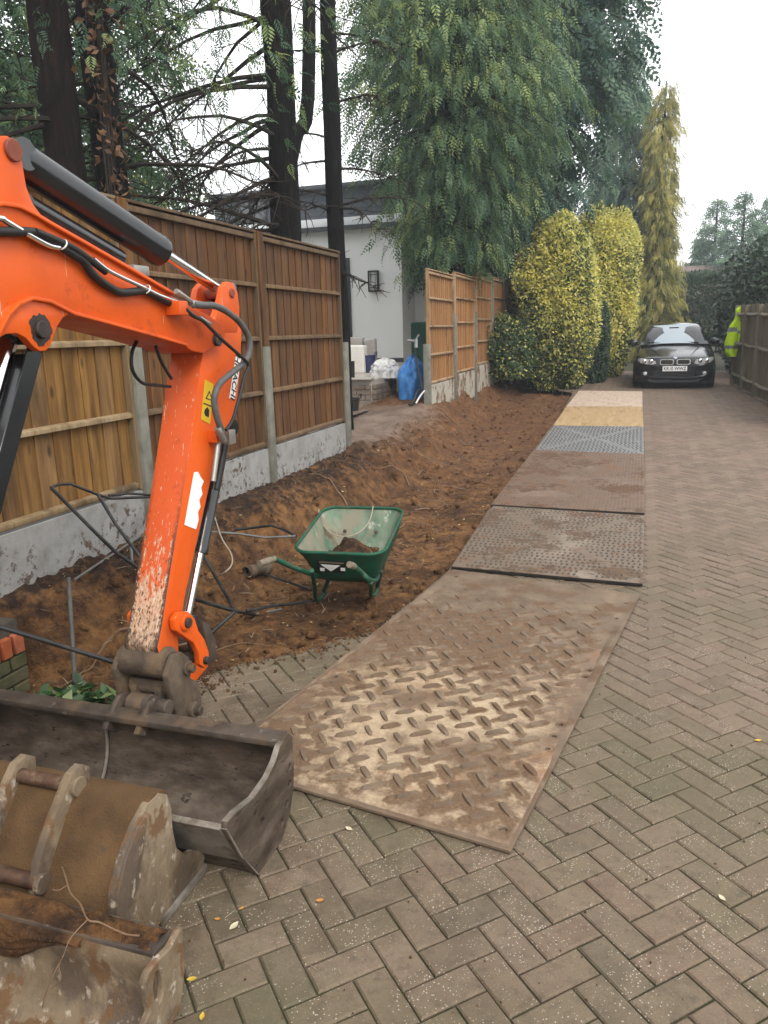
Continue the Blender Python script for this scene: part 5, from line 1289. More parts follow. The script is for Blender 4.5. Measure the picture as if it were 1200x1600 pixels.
xu0, xu1 = hx(335, UY, 320), hx(700, UY, 320)
up = MB().box(((xu0 + xu1) / 2, UY + 2, (zu0 + zu1) / 2), (xu1 - xu0, 4, zu1 - zu0)).build('upper_storey', M_CLAD, house)
nbd = 7
for k in range(nbd): MB().box(((xu0 + xu1) / 2, UY - .008, zu0 + (k + .5) * (zu1 - zu0) / nbd), (xu1 - xu0, .016, (zu1 - zu0) / nbd - .012)).build('cladding_board', M_CLAD, up)
MB().box(((xu0 + xu1) / 2, UY + 1.9, zu1 + .05), (xu1 - xu0 + .3, 4.3, .1)).build('roof', M_CLAD, house, bevel=.01)
def window(x0, x1, y0, y1, Y, mull=1):
    a, b = hx(x0, Y, (y0 + y1) / 2), hx(x1, Y, (y0 + y1) / 2); z1, z0 = hz(y0, Y, x0), hz(y1, Y, x0)
    w = MB().box(((a + b) / 2, Y - .03, (z0 + z1) / 2), (b - a, .05, z1 - z0)).build('window', M_FRAME, house, bevel=.004, seg=1)
    n = mull + 1; pw = (b - a - .06 * (n + 1)) / n
    for k in range(n): MB().box((a + .06 + pw / 2 + k * (pw + .06), Y - .055, (z0 + z1) / 2), (pw, .01, z1 - z0 - .12)).build('pane', M_GLASS, w)
window(371, 418, 316, 348, UY, 1); window(455, 468, 314, 331, UY, 0); window(596, 618, 318, 338, UY, 0)
# patio door at the left of the visible wall
a, b = hx(500), hx(548); z1, z0 = hz(402), HZ0 + .05
dr = MB().box(((a + b) / 2, HY - .01, (z0 + z1) / 2), (b - a, .06, z1 - z0)).build('patio_door', M_FRAME, house, bevel=.006, seg=1)
MB().box(((a + b) / 2 - .03, HY - .045, (z0 + z1) / 2 - .04), (b - a - .16, .012, z1 - z0 - .22)).build('pane', M_GLASS, dr)
# lantern on the wall
a, b = hx(578, HY, 440), hx(592, HY, 440); z1, z0 = hz(424, HY, 585), hz(455, HY, 585)
lan = empty('wall_lantern', ((a + b) / 2, HY, (z0 + z1) / 2)); bpy.context.view_layer.update()
MB().box(((a + b) / 2, HY - .055, (z0 + z1) / 2), (b - a - .03, .07, z1 - z0 - .04)).build('glass', M_LAMPW, lan)
m = MB(); t_ = .022
for x in (a, b): m.box((x, HY - .06, (z0 + z1) / 2), (t_ * 1.4, .13, z1 - z0))
for z in (z0, z1): m.box(((a + b) / 2, HY - .06, z), (b - a + .03, .13, t_ * 1.4))
m.build('lantern_frame', M_INK, lan, bevel=.003, seg=1)
m = MB()
for z in (z0 + (z1 - z0) * .18, z0 + (z1 - z0) * .82): m.box(((a + b) / 2, HY - .115, z), (b - a - .03, .012, .012))
for x in (a + (b - a) * .25, a + (b - a) * .75): m.box((x, HY - .1145, (z0 + z1) / 2), (.010, .011, z1 - z0 - .03))
m.build('glazing_bar', M_INK, lan)
tag(lan, 'black framed rectangular wall lantern on the white house', 'wall light')
# raised patio with its retaining wall of blocks
M_SLAB = pm('patio_slab', [(0, (0.42, 0.38, 0.33)), (1, (0.56, 0.52, 0.46))], 2, rough=(.6, .85), bump=.2, layers=[(4, .55, .7, (0.3, 0.22, 0.16), .8)])
M_BLOCK = pm('brown_block', [(0, (0.13, 0.10, 0.075)), (.5, (0.2, 0.16, 0.12)), (1, (0.28, 0.23, 0.18))], 5, rough=(.85, .95), bump=.5, var=.15)
PW0, PW1 = onZ(480, 585, .93), onZ(583, 583, .93)
PY = 12.35; PZ = .93
pxl, pxr = onY(470, 590, PY).x, onY(580, 590, PY).x
pat = MB()
pat.prism([(pxl, PY), (pxr, PY), (pxr + .05, PY + 1.3), (hx(660, PY + 3.0, 575), PY + 3.0), (hx(668, HY, 560), HY), (hx(668, HY, 560), HY + 2), (pxl - 3, HY + 2), (pxl - 3, PY)], .55, PZ, 'Z')
pat_o = pat.build('patio', M_SLAB, None, bevel=.006, seg=1); tag(pat_o, kind='structure')
rw = empty('retaining_wall', ((pxl + pxr) / 2, PY, .5)); bpy.context.view_layer.update()
for c in range(4):
    x = pxl + (.0 if c % 2 else -.15)
    while x < pxr - .02:
        x1 = min(x + .3, pxr); MB().box(((x + x1) / 2, PY - .03, .585 + c * .0855 - .04), (x1 - x - .012, .09, .076)).build('brick', M_BLOCK, rw, bevel=.004, seg=1); x += .3
for c in range(4):
    y = PY + .02
    while y < PY + 1.2:
        MB().box((pxr + .03, y + .14, .585 + c * .0855 - .04), (.09, .28, .076)).build('brick', M_BLOCK, rw, bevel=.004, seg=1); y += .3
MB().box(((pxl + pxr) / 2, PY - .02, PZ + .012), (pxr - pxl + .06, .2, .03)).build('coping', M_SLAB, rw, bevel=.005, seg=1)
tag(rw, 'low retaining wall of brown blocks with pale coping along the patio', 'wall')
def onP(px, py, z=PZ): return onZ(px, py, z)
# things standing on the patio
M_BAGW = pm('dusty_white_sheet', [(0, (0.55, 0.53, 0.49)), (1, (0.72, 0.7, 0.66))], 3, rough=(.5, .8), bump=.3)
M_STONEG = pm('grey_stone_pack', [(0, (0.33, 0.3, 0.28)), (1, (0.5, 0.47, 0.44))], 3, rough=(.6, .8), bump=.3, stretch=(1, 1, 6))
M_BLUETUB = pm('dark_blue_plastic', [(0, (0.03, 0.035, 0.10)), (1, (0.05, 0.055, 0.15))], 6, rough=(.4, .6), bump=.1)
YP = 14.6
def pbox(name, label, cat, x0, x1, y0, y1, Y, dep, mat, bev=.03, sk=0.0):
    a = onY(x0, y1, Y); b = onY(x1, y1, Y); t = onY(x0, y0, Y)
    z0 = PZ - .002; z1 = t.z; V = []
    m = MB().box(((a.x + b.x) / 2, Y + dep / 2, (z0 + z1) / 2), (b.x - a.x, dep, z1 - z0))
    m.V = [(v[0] + sk * (v[2] - z0), v[1] + .02 * math.sin(v[0] * 9), v[2] + .015 * math.sin(v[0] * 7 + v[1] * 5)) if v[2] > z0 + .01 else v for v in m.V]
    return tag(m.build(name, mat, None, bevel=bev, seg=3), label, cat)
pbox('insulation_sheets', 'upright white wrapped sheets standing on the patio by the wall', 'sheets', 520, 569, 540, 576, YP - .3, .25, M_BAGW, .03)
pbox('stone_pack', 'pack of grey paving leaned against the white house', 'paving pack', 530, 566, 528, 570, YP + .2, .2, M_STONEG, .015)
pbox('stone_pack', 'plastic-wrapped grey pack behind the blue tub on the patio', 'paving pack', 568, 586, 530, 570, YP + .25, .2, M_STONEG, .04)
def tub(name, label, cx, cy0, cy1, w, Y, mat, ztop=None, taper=.78, base=None):
    c = onY(cx, cy1, Y); t = onY(cx, cy0, Y); rr = (onY(cx + w / 2, cy1, Y) - c).length; z0 = c.z if base is None else base; h = t.z - z0
    root = empty(name, (c.x, Y, z0)); bpy.context.view_layer.update()
    MB().lathe([(0, 0), (rr * taper, 0), (rr * taper * 1.02, .01), (rr, h), (rr * 1.05, h), (rr * 1.05, h - .02), (rr * .97, h - .021), (rr * taper * .96, .012), (0, .012)], (c.x, Y, z0), (0, 0, 1), 22).build('tub_body', mat, root, smooth_=True, angle=40)
    hb_ = MB()
    for s in (-1, 1): hb_.tube(spline([(c.x + s * rr * 1.0, Y - .07, z0 + h - .01), (c.x + s * rr * 1.12, Y - .05, z0 + h + .05), (c.x + s * rr * 1.12, Y + .05, z0 + h + .05), (c.x + s * rr * 1.0, Y + .07, z0 + h - .01)], 4), .012, 6)
    hb_.build('handle', mat, root, smooth_=True)
    return tag(root, label, 'tub')
tub('plastic_tub', 'dark blue plastic tub standing on the patio', 577, 555, 574, 20, YP - .1, M_BLUETUB, base=PZ)
pbox('cup', 'small black cup on the patio edge', 'cup', 546.5, 552, 563, 578, 12.55, .07, M_INK, .012)
def blob(name, label, cat, pts, mat, dep, amp, seed, base, ridges=7):
    """crumpled sheet: outline pixels at a depth swept into a heap with folds"""
    Y = pts[0][2]; P = [onY(a, b, Y) for a, b, _ in pts]
    cx_ = sum(q.x for q in P) / len(P); hw_ = (max(q.x for q in P) - min(q.x for q in P)) / 2; zt_ = max(q.z for q in P); h = zt_ - base
    th, ph = np.meshgrid(np.linspace(0, 2 * np.pi, 90), np.linspace(0, 1, 40))
    rr = 1 - ph ** 2.2 * .92
    fold = 1 + amp * (fbm(th * 2.2 + seed, ph * 3.0, 4, seed) + .6 * (1 - 2 * np.abs(fbm(th * ridges / 3, ph * 2.2, 3, seed + 3))))
    fold = fold * (1 - smooth(5.9, 6.2832, th)) + smooth(5.9, 6.2832, th) * fold[:, :1]
    X = cx_ + hw_ * rr * fold * np.cos(th); Yy = Y + dep * rr * fold * np.sin(th); Z = base + h * np.sqrt(np.clip(ph, 0, 1)) * (1 + .08 * fbm(th * 3, ph * 4, 3, seed + 9)) - .01
    fine = .012 * (1 - 2 * np.abs(fbm(th * 4, ph * 7, 3, seed + 20))); X = X + fine; Z = Z + fine * ph
    Z[0, :] = base - .02
    o = grid_mesh(name, X, Yy, Z, mat); return tag(o, label, cat)
M_TARP = pm('blue_tarpaulin', [(0, (0.02, 0.12, 0.4)), (.5, (0.04, 0.2, 0.55)), (1, (0.12, 0.34, 0.68))], 4, rough=(.25, .45), bump=.4, bscale=9, bdist=.05)
M_PLASTIC = pm('clear_crumpled_plastic', [(0, (0.35, 0.35, 0.34)), (1, (0.75, 0.75, 0.74))], 9, rough=(.15, .4), bump=.5, bscale=20)
blob('plastic_wrap', 'crumpled pale plastic wrapping on the patio edge beside the tub', 'plastic wrap', [(580, 575, 13.2), (620, 575, 13.2), (600, 559, 13.2)], M_PLASTIC, .25, .35, 5, PZ)
blob('blue_tarpaulin', 'crumpled blue tarpaulin heaped beside the concrete stub post', 'tarpaulin', [(622, 607, 13.0), (664, 607, 13.0), (650, 556, 13.0)], M_TARP, .4, .16, 12, .55)
# green oil tank
M_TANK = pm('dark_green_plastic', [(0, (0.005, 0.05, 0.036)), (1, (0.012, 0.075, 0.052))], 3, rough=(.4, .55), bump=.1)
a, b = onY(642, 560, 15.6), onY(690, 560, 15.6); z1 = onY(650, 503, 15.6).z
root = empty('oil_tank', ((a.x + b.x) / 2, 15.9, .6)); bpy.context.view_layer.update()
MB().box(((a.x + b.x) / 2, 16.0, (z1 + .6) / 2), (b.x - a.x, .8, z1 - .6)).build('tank_shell', M_TANK, root, bevel=.05, seg=3)
for k in range(3): MB().box((a.x + .12 + k * .2, 15.59, (z1 + .6) / 2), (.05, .03, z1 - .75)).build('rib', M_TANK, root, bevel=.01)
MB().cyl(((a.x + b.x) / 2, 16, z1 - .01), ((a.x + b.x) / 2, 16, z1 + .05), .09, 16).build('filler_cap', M_TANK, root, bevel=.01)
tag(root, 'dark green ribbed tank standing against the white house behind the fence', 'tank')
# grey gutters on the ground, black trug, hose and standpipe
M_GUT = pm('grey_plastic_gutter', [(0, (0.22, 0.22, 0.22)), (1, (0.36, 0.36, 0.35))], 8, rough=(.3, .5), bump=.1)
for k, (q0, q1) in enumerate([((585, 588), (640, 598)), ((588, 592), (632, 603)), ((620, 598), (634, 606))]):
    a = onZ(*q0, .66 - .03 * k); b = onZ(*q1, .66 - .03 * k)
    zz = .43 + .04 * max(0, a.y - 8.2); m = MB().tube([a, b], .045 if k < 2 else .03, 10)
    tag(m.build('gutter_pipe', M_GUT if k < 2 else M_BAGW, None, smooth_=True, angle=50), ['grey plastic pipe lying by the patio wall, longest of the lot', 'grey plastic pipe lying on the mud in front of the long one', 'short white plastic pipe offcut beside the blue tarpaulin'][k], 'pipe')
tr = onZ(552, 645, .46); zt_ = .45
tub('black_trug', 'black rubber trug on the muddy ground at the end of the brown fence', 549, 622, 648, 26, tr.y, M_RUBBER, base=sz(tr.x, tr.y) - .01 if tr.x > -4.2 else .47)
M_TAP = pm('tap_metal', [(0, (0.3, 0.3, 0.3)), (1, (0.55, 0.55, 0.55))], 20, metal=.6, rough=(.3, .5))
hp = MB(); 
hose_px = [(648, 540, 11.9), (650, 560, 11.88), (655, 585, 11.85), (659, 605, 11.83), (655, 622, 11.8), (645, 632, 11.75), (638, 632, 11.7)]
hp.tube(spline([onY(a, b, c) for a, b, c in hose_px], 5), .014, 7)
hp.tube(spline([onY(a, b, c) for a, b, c in [(661, 606, 11.83), (652, 612, 11.8), (647, 625, 11.72), (640, 630, 11.68)]], 5), .014, 7)
ro = empty('garden_hose', tuple(onY(640, 632, 11.7))); bpy.context.view_layer.update()
hp.build('hose', M_RUBBER, ro, smooth_=True)
MB().tube(spline([onY(a, b, c) for a, b, c in [(664, 610, 11.83), (657, 618, 11.8), (650, 630, 11.72)]], 5), .013, 7).build('hose', M_BAGW, ro, smooth_=True)
tp_ = MB(); c = onY(650, 533, 11.9); tp_.cyl(c + Vector((0, 0, -.1)), c + Vector((0, 0, .03)), .03, 10); tp_.cyl(c, c + Vector((-.14, 0, .01)), .02, 8); tp_.cyl(c + Vector((0, 0, .03)), c + Vector((.05, 0, .10)), .014, 8)
tp_.build('tap', M_TAP, ro, smooth_=True, angle=50)
tag(ro, 'black hose and metal tap hanging down beside the concrete stub post', 'hose')
# ================================================================== parked car
M_CARP = pm('black_car_paint', [(0, (0.010, 0.011, 0.013)), (1, (0.014, 0.015, 0.018))], 2, rough=(.14, .22), bump=0, spec=.35, coat=.35)
M_CARGL = pm('windscreen', [(0, (0.22, 0.26, 0.29)), (1, (0.26, 0.3, 0.33))], 1, rough=(.03, .05), bump=0, spec=1.0, coat=.5, metal=.55)
M_CHROMED = pm('chrome_trim', [(0, (0.5, 0.5, 0.5)), (1, (0.62, 0.62, 0.62))], 3, rough=(.1, .2), metal=1.0, bump=0)
M_LENS = pm('headlight_lens', [(0, (0.3, 0.31, 0.32)), (1, (0.55, 0.56, 0.57))], 14, rough=(.05, .2), bump=.1, coat=1.0, spec=.8)
M_BLK = pm('black_plastic', [(0, (0.008, 0.008, 0.008)), (1, (0.014, 0.014, 0.014))], 8, rough=(.5, .7), bump=.05)
M_PLATE = pm('number_plate', [(0, (0.72, 0.72, 0.72)), (1, (0.78, 0.78, 0.78))], 8, rough=(.35, .4), bump=0)
CX, CY = .755, 18.75
CZ = zg(CY + .8)
car = empty('parked_car', (CX, CY + .8, CZ)); bpy.context.view_layer.update()
tag(car, 'black hatchback parked facing down the block driveway', 'car')
car_tilt = .018
def cw(x, y, z): return Vector((CX + x, CY + y, CZ + z + (y - .8) * car_tilt))
ST = [(0.0, .40, .66, .22), (.015, .54, .672, .20), (.05, .67, .69, .185), (.10, .75, .705, .18), (.18, .81, .725, .175), (.32, .85, .755, .175), (.55, .868, .80, .18), (.85, .872, .85, .19), (1.15, .872, .90, .19), (1.5, .872, .945, .19), (2.2, .874, .965, .19), (3.0, .872, .985, .19), (3.6, .865, .99, .2), (3.95, .84, .96, .22), (4.12, .78, .92, .25), (4.2, .68, .86, .3)]
loops = []
for y, w, zt_, zb_ in ST:
    half = [(w * .88, zb_), (w * .97, zb_ + .05), (w, zb_ + .16), (w, .46), (w * .998, zt_ - .16), (w * .975, zt_ - .075), (w * .92, zt_ - .025), (w * .78, zt_ - .003), (w * .62, zt_ + .012), (w * .3, zt_ + .024), (0, zt_ + .028)]
    lp = [cw(a, y, b) for a, b in half] + [cw(-a, y, b) for a, b in reversed(half[:-1])]
    loops.append(lp)
m = MB(); n = len(loops[0]); V = [q for L in loops for q in L]; F = []
for i in range(len(loops) - 1):
    for k in range(n): F.append((i * n + k, i * n + (k + 1) % n, (i + 1) * n + (k + 1) % n, (i + 1) * n + k))
F += [tuple(range(n)), tuple((len(loops) - 1) * n + k for k in range(n))]
m.add(V, F); body = m.build('body', M_CARP, car, smooth_=True, angle=38)
# cabin
GS = [(1.22, .70, .93, .93), (1.40, .675, 1.05, .94), (1.62, .645, 1.20, .95), (1.85, .61, 1.325, .955), (2.0, .585, 1.378, .96), (2.3, .57, 1.41, .965), (2.8, .565, 1.42, .97), (3.3, .565, 1.395, .98), (3.7, .57, 1.30, .985), (3.98, .60, 1.08, .985), (4.05, .62, .97, .96)]
loops = []
for y, w, zt_, zb_ in GS:
    wb = .80
    half = [(wb - .02, zb_ - .05), (wb - .05 - .0 * y, zb_ + .02), (w + .10 * max(0, (1.42 - zt_) / .5) * .3 + .045, zb_ + (zt_ - zb_) * .6), (w + .012, zt_ - .03), (w - .04, zt_ - .006), (w * .6, zt_ + .008), (0, zt_ + .014)]
    loops.append([cw(a, y, b) for a, b in half] + [cw(-a, y, b) for a, b in reversed(half[:-1])])
m = MB(); n = len(loops[0]); V = [q for L in loops for q in L]; F = []
for i in range(len(loops) - 1):
    for k in range(n): F.append((i * n + k, i * n + (k + 1) % n, (i + 1) * n + (k + 1) % n, (i + 1) * n + k))
F += [tuple(range(n)), tuple((len(loops) - 1) * n + k for k in range(n))]
m.add(V, F); cabin = m.build('cabin', M_CARP, car, smooth_=True, angle=38)
# windscreen: a slightly bowed sheet just proud of the cabin front
u, v = np.meshgrid(np.linspace(-1, 1, 17), np.linspace(0, 1, 9))
yy_ = 1.24 + .70 * v + .10 * u ** 2 - .012; zz_ = .955 + (1.372 - .955) * v ** .93 + .022 - .022 * u ** 2; hw_ = (.705 - .125 * v)
Z0 = np.array([[cw(a, b, c)[:] for a, b, c in zip(r1, r2, r3)] for r1, r2, r3 in zip(u * hw_, yy_, zz_)])
ws = grid_mesh('windscreen', Z0[..., 0] - car.location.x, Z0[..., 1] - car.location.y, Z0[..., 2] - car.location.z, M_CARGL, car)
for s in (-1, 1):   # side windows
    P = [cw(s * .765, 1.55, 1.0), cw(s * .752, 3.5, 1.02), cw(s * .625, 3.4, 1.34), cw(s * .632, 2.05, 1.345)]
    nrm = Vector((s, 0, .4)).normalized() * .012
    MB().add([q + nrm for q in P], [(0, 1, 2, 3)]).build('side_window', M_CARGL, car)
def yfront(x):
    x = abs(x)
    for (y0, w0, *_), (y1, w1, *_) in zip(ST, ST[1:]):
        if w0 <= x <= w1: return y0 + (y1 - y0) * (x - w0) / (w1 - w0)
    return 0.0 if x < .4 else .3
def strip_front(name, prof, mat, parent, off, th=.012, n=14):
    """closed outline (x,z) laid on the rounded nose and lifted by off"""
    bm = bmesh.new()
    lo = [bm.verts.new(cw(x, yfront(x) - off, z)) for x, z in prof]; hi_ = [bm.verts.new(cw(x, yfront(x) - off + th + .03, z)) for x, z in prof]
    bm.faces.new(lo); k = len(lo)
    for i in range(k): bm.faces.new((lo[i], lo[(i + 1) % k], hi_[(i + 1) % k], hi_[i]))
    bmesh.ops.recalc_face_normals(bm, faces=bm.faces)
    bmesh.ops.triangulate(bm, faces=[f for f in bm.faces if len(f.verts) > 4])
    me = bpy.data.meshes.new(name); bm.to_mesh(me); bm.free(); me.materials.append(mat)
    return obj(name, me, parent, world=True)
def rrect(x0, x1, z0, z1, r, n=5):
    o = []
    for cx_, cz_, a0 in ((x1 - r, z1 - r, 0), (x0 + r, z1 - r, 90), (x0 + r, z0 + r, 180), (x1 - r, z0 + r, 270)):
        o += [(cx_ + r * math.cos(R(a0 + 90 * k / n)), cz_ + r * math.sin(R(a0 + 90 * k / n))) for k in range(n + 1)]
    return o
for s in (-1, 1):
    x0, x1 = sorted((s * .028, s * .325))
    kg = strip_front('grille_frame', rrect(x0, x1, .545, .675, .045), M_CHROMED, car, .022)
    strip_front('grille', rrect(x0 + .02, x1 - .02, .562, .658, .034), M_BLK, kg, .026)
    for k in range(7):
        xs = x0 + .045 + k * (x1 - x0 - .09) / 6; strip_front('slat', [(xs - .004, .567), (xs + .004, .567), (xs + .004, .653), (xs - .004, .653)], M_STEEL, kg, .030, .002)
    hl_ = [(s * a, b) for a, b in ((.40, .575), (.42, .63), (.50, .668), (.62, .69), (.74, .70), (.805, .69), (.80, .64), (.74, .59), (.62, .565), (.48, .56))]
    hd = strip_front('headlight', hl_, M_LENS, car, .014)
    for xx in (.52, .66):
        c = cw(s * xx, yfront(xx) - .017, .628); MB().lathe([(0, .012), (.03, .010), (.046, .0)], c, (0, -1, 0), 16).build('lamp_ring', M_CHROMED, hd, smooth_=True)
    strip_front('fog_intake', [(s * a, b) for a, b in ((.46, .30), (.70, .32), (.74, .37), (.70, .40), (.46, .40))], M_BLK, car, .016)
    MB().lathe([(0, .01), (.03, .008), (.042, 0)], cw(s * .63, yfront(.63) - .018, .355), (0, -1, 0), 14).build('fog_lamp', M_LENS, car, smooth_=True)
    # door mirror
    c = cw(s * .93, 1.52, .995)
    mr_ = MB().lathe([(0, -.10), (.05, -.095), (.078, -.06), (.085, 0), (.078, .06), (.05, .095), (0, .10)], c, (1, 0, 0), 14).build('door_mirror', M_CARP, car, smooth_=True)
    MB().bar(cw(s * .80, 1.55, .95), cw(s * .90, 1.53, .965), .05, .03).build('mirror_stalk', M_BLK, mr_)
    for wy in (.80, 3.46):
        c = cw(s * .80, wy, .315)
        w_ = MB().lathe([(.2, -.095), (.27, -.10), (.305, -.085), (.312, -.04), (.312, .04), (.305, .085), (.27, .1), (.2, .095)], c, (1, 0, 0), 28, True).build('wheel', M_RUBBER, car, smooth_=True, angle=50)
        MB().lathe([(0, s * .075), (.06, s * .085), (.19, s * .07), (.205, s * .09)], c, (1, 0, 0), 20).build('rim', M_TAP if 'M_TAP' in globals() else M_CHROMED, w_, smooth_=True)
# bumper: lower intake, splitter, crease
strip_front('lower_intake', rrect(-.42, .42, .285, .385, .03), M_BLK, car, .016)
strip_front('splitter', [(-.83, .17), (-.83, .23), (-.6, .245), (.6, .245), (.83, .23), (.83, .17), (.5, .155), (-.5, .155)], M_BLK, car, .012)
cr = []
for k in range(21): x = -.80 + .08 * k; cr.append(cw(x, yfront(x) - .012, .535 - .0 * x * x))
MB().tube(cr, .011, 6).build('bumper_crease', M_CARP, car, smooth_=True)
cr = []
for k in range(21): x = -.72 + .072 * k; cr.append(cw(x, yfront(x) - .008, .262 + .06 * (abs(x) / .72) ** 3))
MB().tube(cr, .010, 6).build('bumper_crease', M_CARP, car, smooth_=True)
# plate with its number
npb = MB().box(cw(0, -.028, .462), (.52, .012, .112)).build('number_plate', M_PLATE, car, bevel=.004, seg=1)
text_mesh('plate_number', 'KR10 WWZ', .105, M_INK, npb, Matrix.Translation(cw(0, -.036, .462)) @ Matrix.Rotation(R(90), 4, 'X'), .001, 0, .86, .002)
# emblem on the bonnet edge
em = MB().lathe([(0, .008), (.034, .007), (.041, .0)], cw(0, .012, .70), (0, -.75, .65), 24).build('emblem', M_INK, car, smooth_=True, angle=60)
e0 = cw(0, .012, .70); en = Vector((0, -.75, .65)).normalized(); eu = Vector((1, 0, 0)); ev = en.cross(eu)
M_EBLUE = pm('emblem_blue', [(0, (0.05, 0.2, 0.5)), (1, (0.06, 0.22, 0.55))], 3, bump=0, rough=(.2, .3))
for k in range(4):
    fan = [e0 + en * .0092] + [e0 + en * .0088 + (eu * math.cos(R(90 * k + 15 * j)) + ev * math.sin(R(90 * k + 15 * j))) * .026 for j in range(7)]
    MB().add(fan, [(0, j, j + 1) for j in range(1, 7)]).build('emblem_quarter', M_PLATE if k % 2 else M_EBLUE, em)
MB().lathe([(.036, .0082), (.041, .0085), (.042, .002)], e0, en, 24).build('emblem_ring', M_CHROMED, em)
# wipers and bonnet creases, interior mirror
for s, x0, x1 in ((-1, -.05, -.60), (1, .55, .02)):
    MB().bar(cw(x0, 1.235 + .04, .985), cw(x1, 1.25 + .08, 1.005), .025, .014).build('wiper', M_BLK, car)
for s in (-1, 1):
    MB().tube([cw(s * .33, .16, .742), cw(s * .42, .5, .815), cw(s * .52, .9, .882), cw(s * .60, 1.2, .93)], .006, 5).build('bonnet_crease', M_CARP, car, smooth_=True)
MB().box(cw(0, 1.80, 1.31), (.22, .02, .06)).build('rear_view_mirror', M_BLK, car, bevel=.01)

# ================================================================== picket fence on the right with the jacket
M_PICK = wood_mat('weathered_pickets', [(0, (0.17, 0.145, 0.10)), (.5, (0.245, 0.21, 0.155)), (1, (0.32, 0.28, 0.215))], knots=False, dark=(0.1, 0.085, 0.05), grain=.35, var=.12)
F0 = Vector((2.10, 19.9, 0)); F1 = Vector((2.45, 12.2, 0)); fd = (F1 - F0).normalized(); fn = Vector((-fd.y, fd.x, 0))
if fn.x > 0: fn = -fn
pf = empty('picket_fence', (F0.x, F0.y, zg(F0.y))); bpy.context.view_layer.update()
tag(pf, 'weathered grey-brown paling fence with bowed rails along the driveway', 'fence')
LF = (F1 - F0).length; FH = 1.78
npal = int(LF / .105)
for k in range(npal):
    c = F0 + fd * (k * .105 + .05) - fn * .02; z0 = zg(c.y) + .03; h = FH + random.uniform(-.015, .015)
    MB().bar((c.x, c.y, z0), (c.x + random.uniform(-.004, .004), c.y, z0 + h), .088, .016, up=fn).build('paling', M_PICK, pf)
posts = [0.06, 1.36, 2.9, 4.5, 6.1, 7.6]
for s in posts:
    c = F0 + fd * s + fn * .03; z0 = zg(c.y)
    MB().box((c.x, c.y, z0 + FH / 2), (.09, .09, FH + .04), Matrix.Rotation(math.atan2(fd.y, fd.x), 3, 'Z')).build('post', M_PICK, pf, bevel=.006, seg=1)
for a, b in zip(posts, posts[1:]):
    for hz_ in (.28, .98, 1.62):
        pts = []
        for k in range(7):
            t = k / 6; c = F0 + fd * (a + (b - a) * t) + fn * (.02 + .035 * math.sin(math.pi * t)); pts.append(Vector((c.x, c.y, zg(c.y) + hz_ - .02 * math.sin(math.pi * t))))
        m = MB().tube(pts, .042, 4); m.build('rail', M_PICK, pf)
# high-visibility jacket hung over the end
def hv_mat():
    t = NT('hi_vis_cloth'); a = t.noise(t.coords('pos'), 7, 5)
    return t.finish(t.mix(t.mr(a, .3, .7), (0.50, 0.78, 0.0), (0.62, 0.86, 0.02)), .7, 0, t.noise(t.coords('pos'), 26, 5), .3, .02, .3)
M_HV = hv_mat()
M_REFL = pm('reflective_tape', [(0, (0.25, 0.28, 0.27)), (1, (0.36, 0.4, 0.38))], 9, rough=(.3, .4), metal=.3, bump=.1)
M_LINING = pm('dark_lining', [(0, (0.01, 0.013, 0.02)), (1, (0.02, 0.025, 0.035))], 9, bump=.2)
JY = 19.75
prof = [(478, 1157, 1162), (483, 1150, 1163), (492, 1150, 1161), (500, 1147, 1159), (510, 1140, 1157), (520, 1136, 1157), (530, 1134, 1157), (540, 1133, 1157), (550, 1133, 1151), (557, 1137, 1150)]
th = np.linspace(0, 2 * np.pi, 40); rows = []; 
pr = np.array(prof, float); yy_ = np.linspace(478, 557, 46)
x0_ = np.interp(yy_, pr[:, 0], pr[:, 1]); x1_ = np.interp(yy_, pr[:, 0], pr[:, 2])
G3 = np.zeros((len(yy_), len(th), 3))
for i, (yp, a, b) in enumerate(zip(yy_, x0_, x1_)):
    A_ = onY(a, yp, JY); B_ = onY(b, yp, JY); c = (A_ + B_) / 2; h = (B_.x - A_.x) / 2
    dep = .05 + .11 * min(1, (yp - 478) / 30)
    f = 1 + .10 * np.sin(th * 5 + yp * .10) * min(1, (yp - 478) / 20) + .06 * np.sin(th * 9 - yp * .17)
    G3[i, :, 0] = c.x + h * np.cos(th) * f; G3[i, :, 1] = JY + dep * np.sin(th) * f; G3[i, :, 2] = c.z
G3[:, -1] = G3[:, 0]
jk = empty('hi_vis_jacket', (float(G3[:, :, 0].mean()), JY, zg(JY))); bpy.context.view_layer.update()
def jsec(name, i0, i1, mat, grow):
    sub = G3[i0:i1].copy(); cc = sub.mean(axis=1, keepdims=True); sub[:, :, :2] = cc[:, :, :2] + (sub[:, :, :2] - cc[:, :, :2]) * grow
    V = sub.reshape(-1, 3); k = sub.shape[1]; F = [(r_ * k + c_, r_ * k + c_ + 1, (r_ + 1) * k + c_ + 1, (r_ + 1) * k + c_) for r_ in range(sub.shape[0] - 1) for c_ in range(k - 1)]
    o = obj(name, mesh_from(name, V, F, mat, True), jk, world=True); return o
jsec('jacket_body', 0, 46, M_HV, 1.0)
for (a, b) in ((513, 518), (540, 544)):
    i0 = int((a - 478) / 79 * 45); i1 = int((b - 478) / 79 * 45) + 2; jsec('reflective_band', i0, i1, M_REFL, 1.04)
jsec('lining', 42, 46, M_LINING, .93)
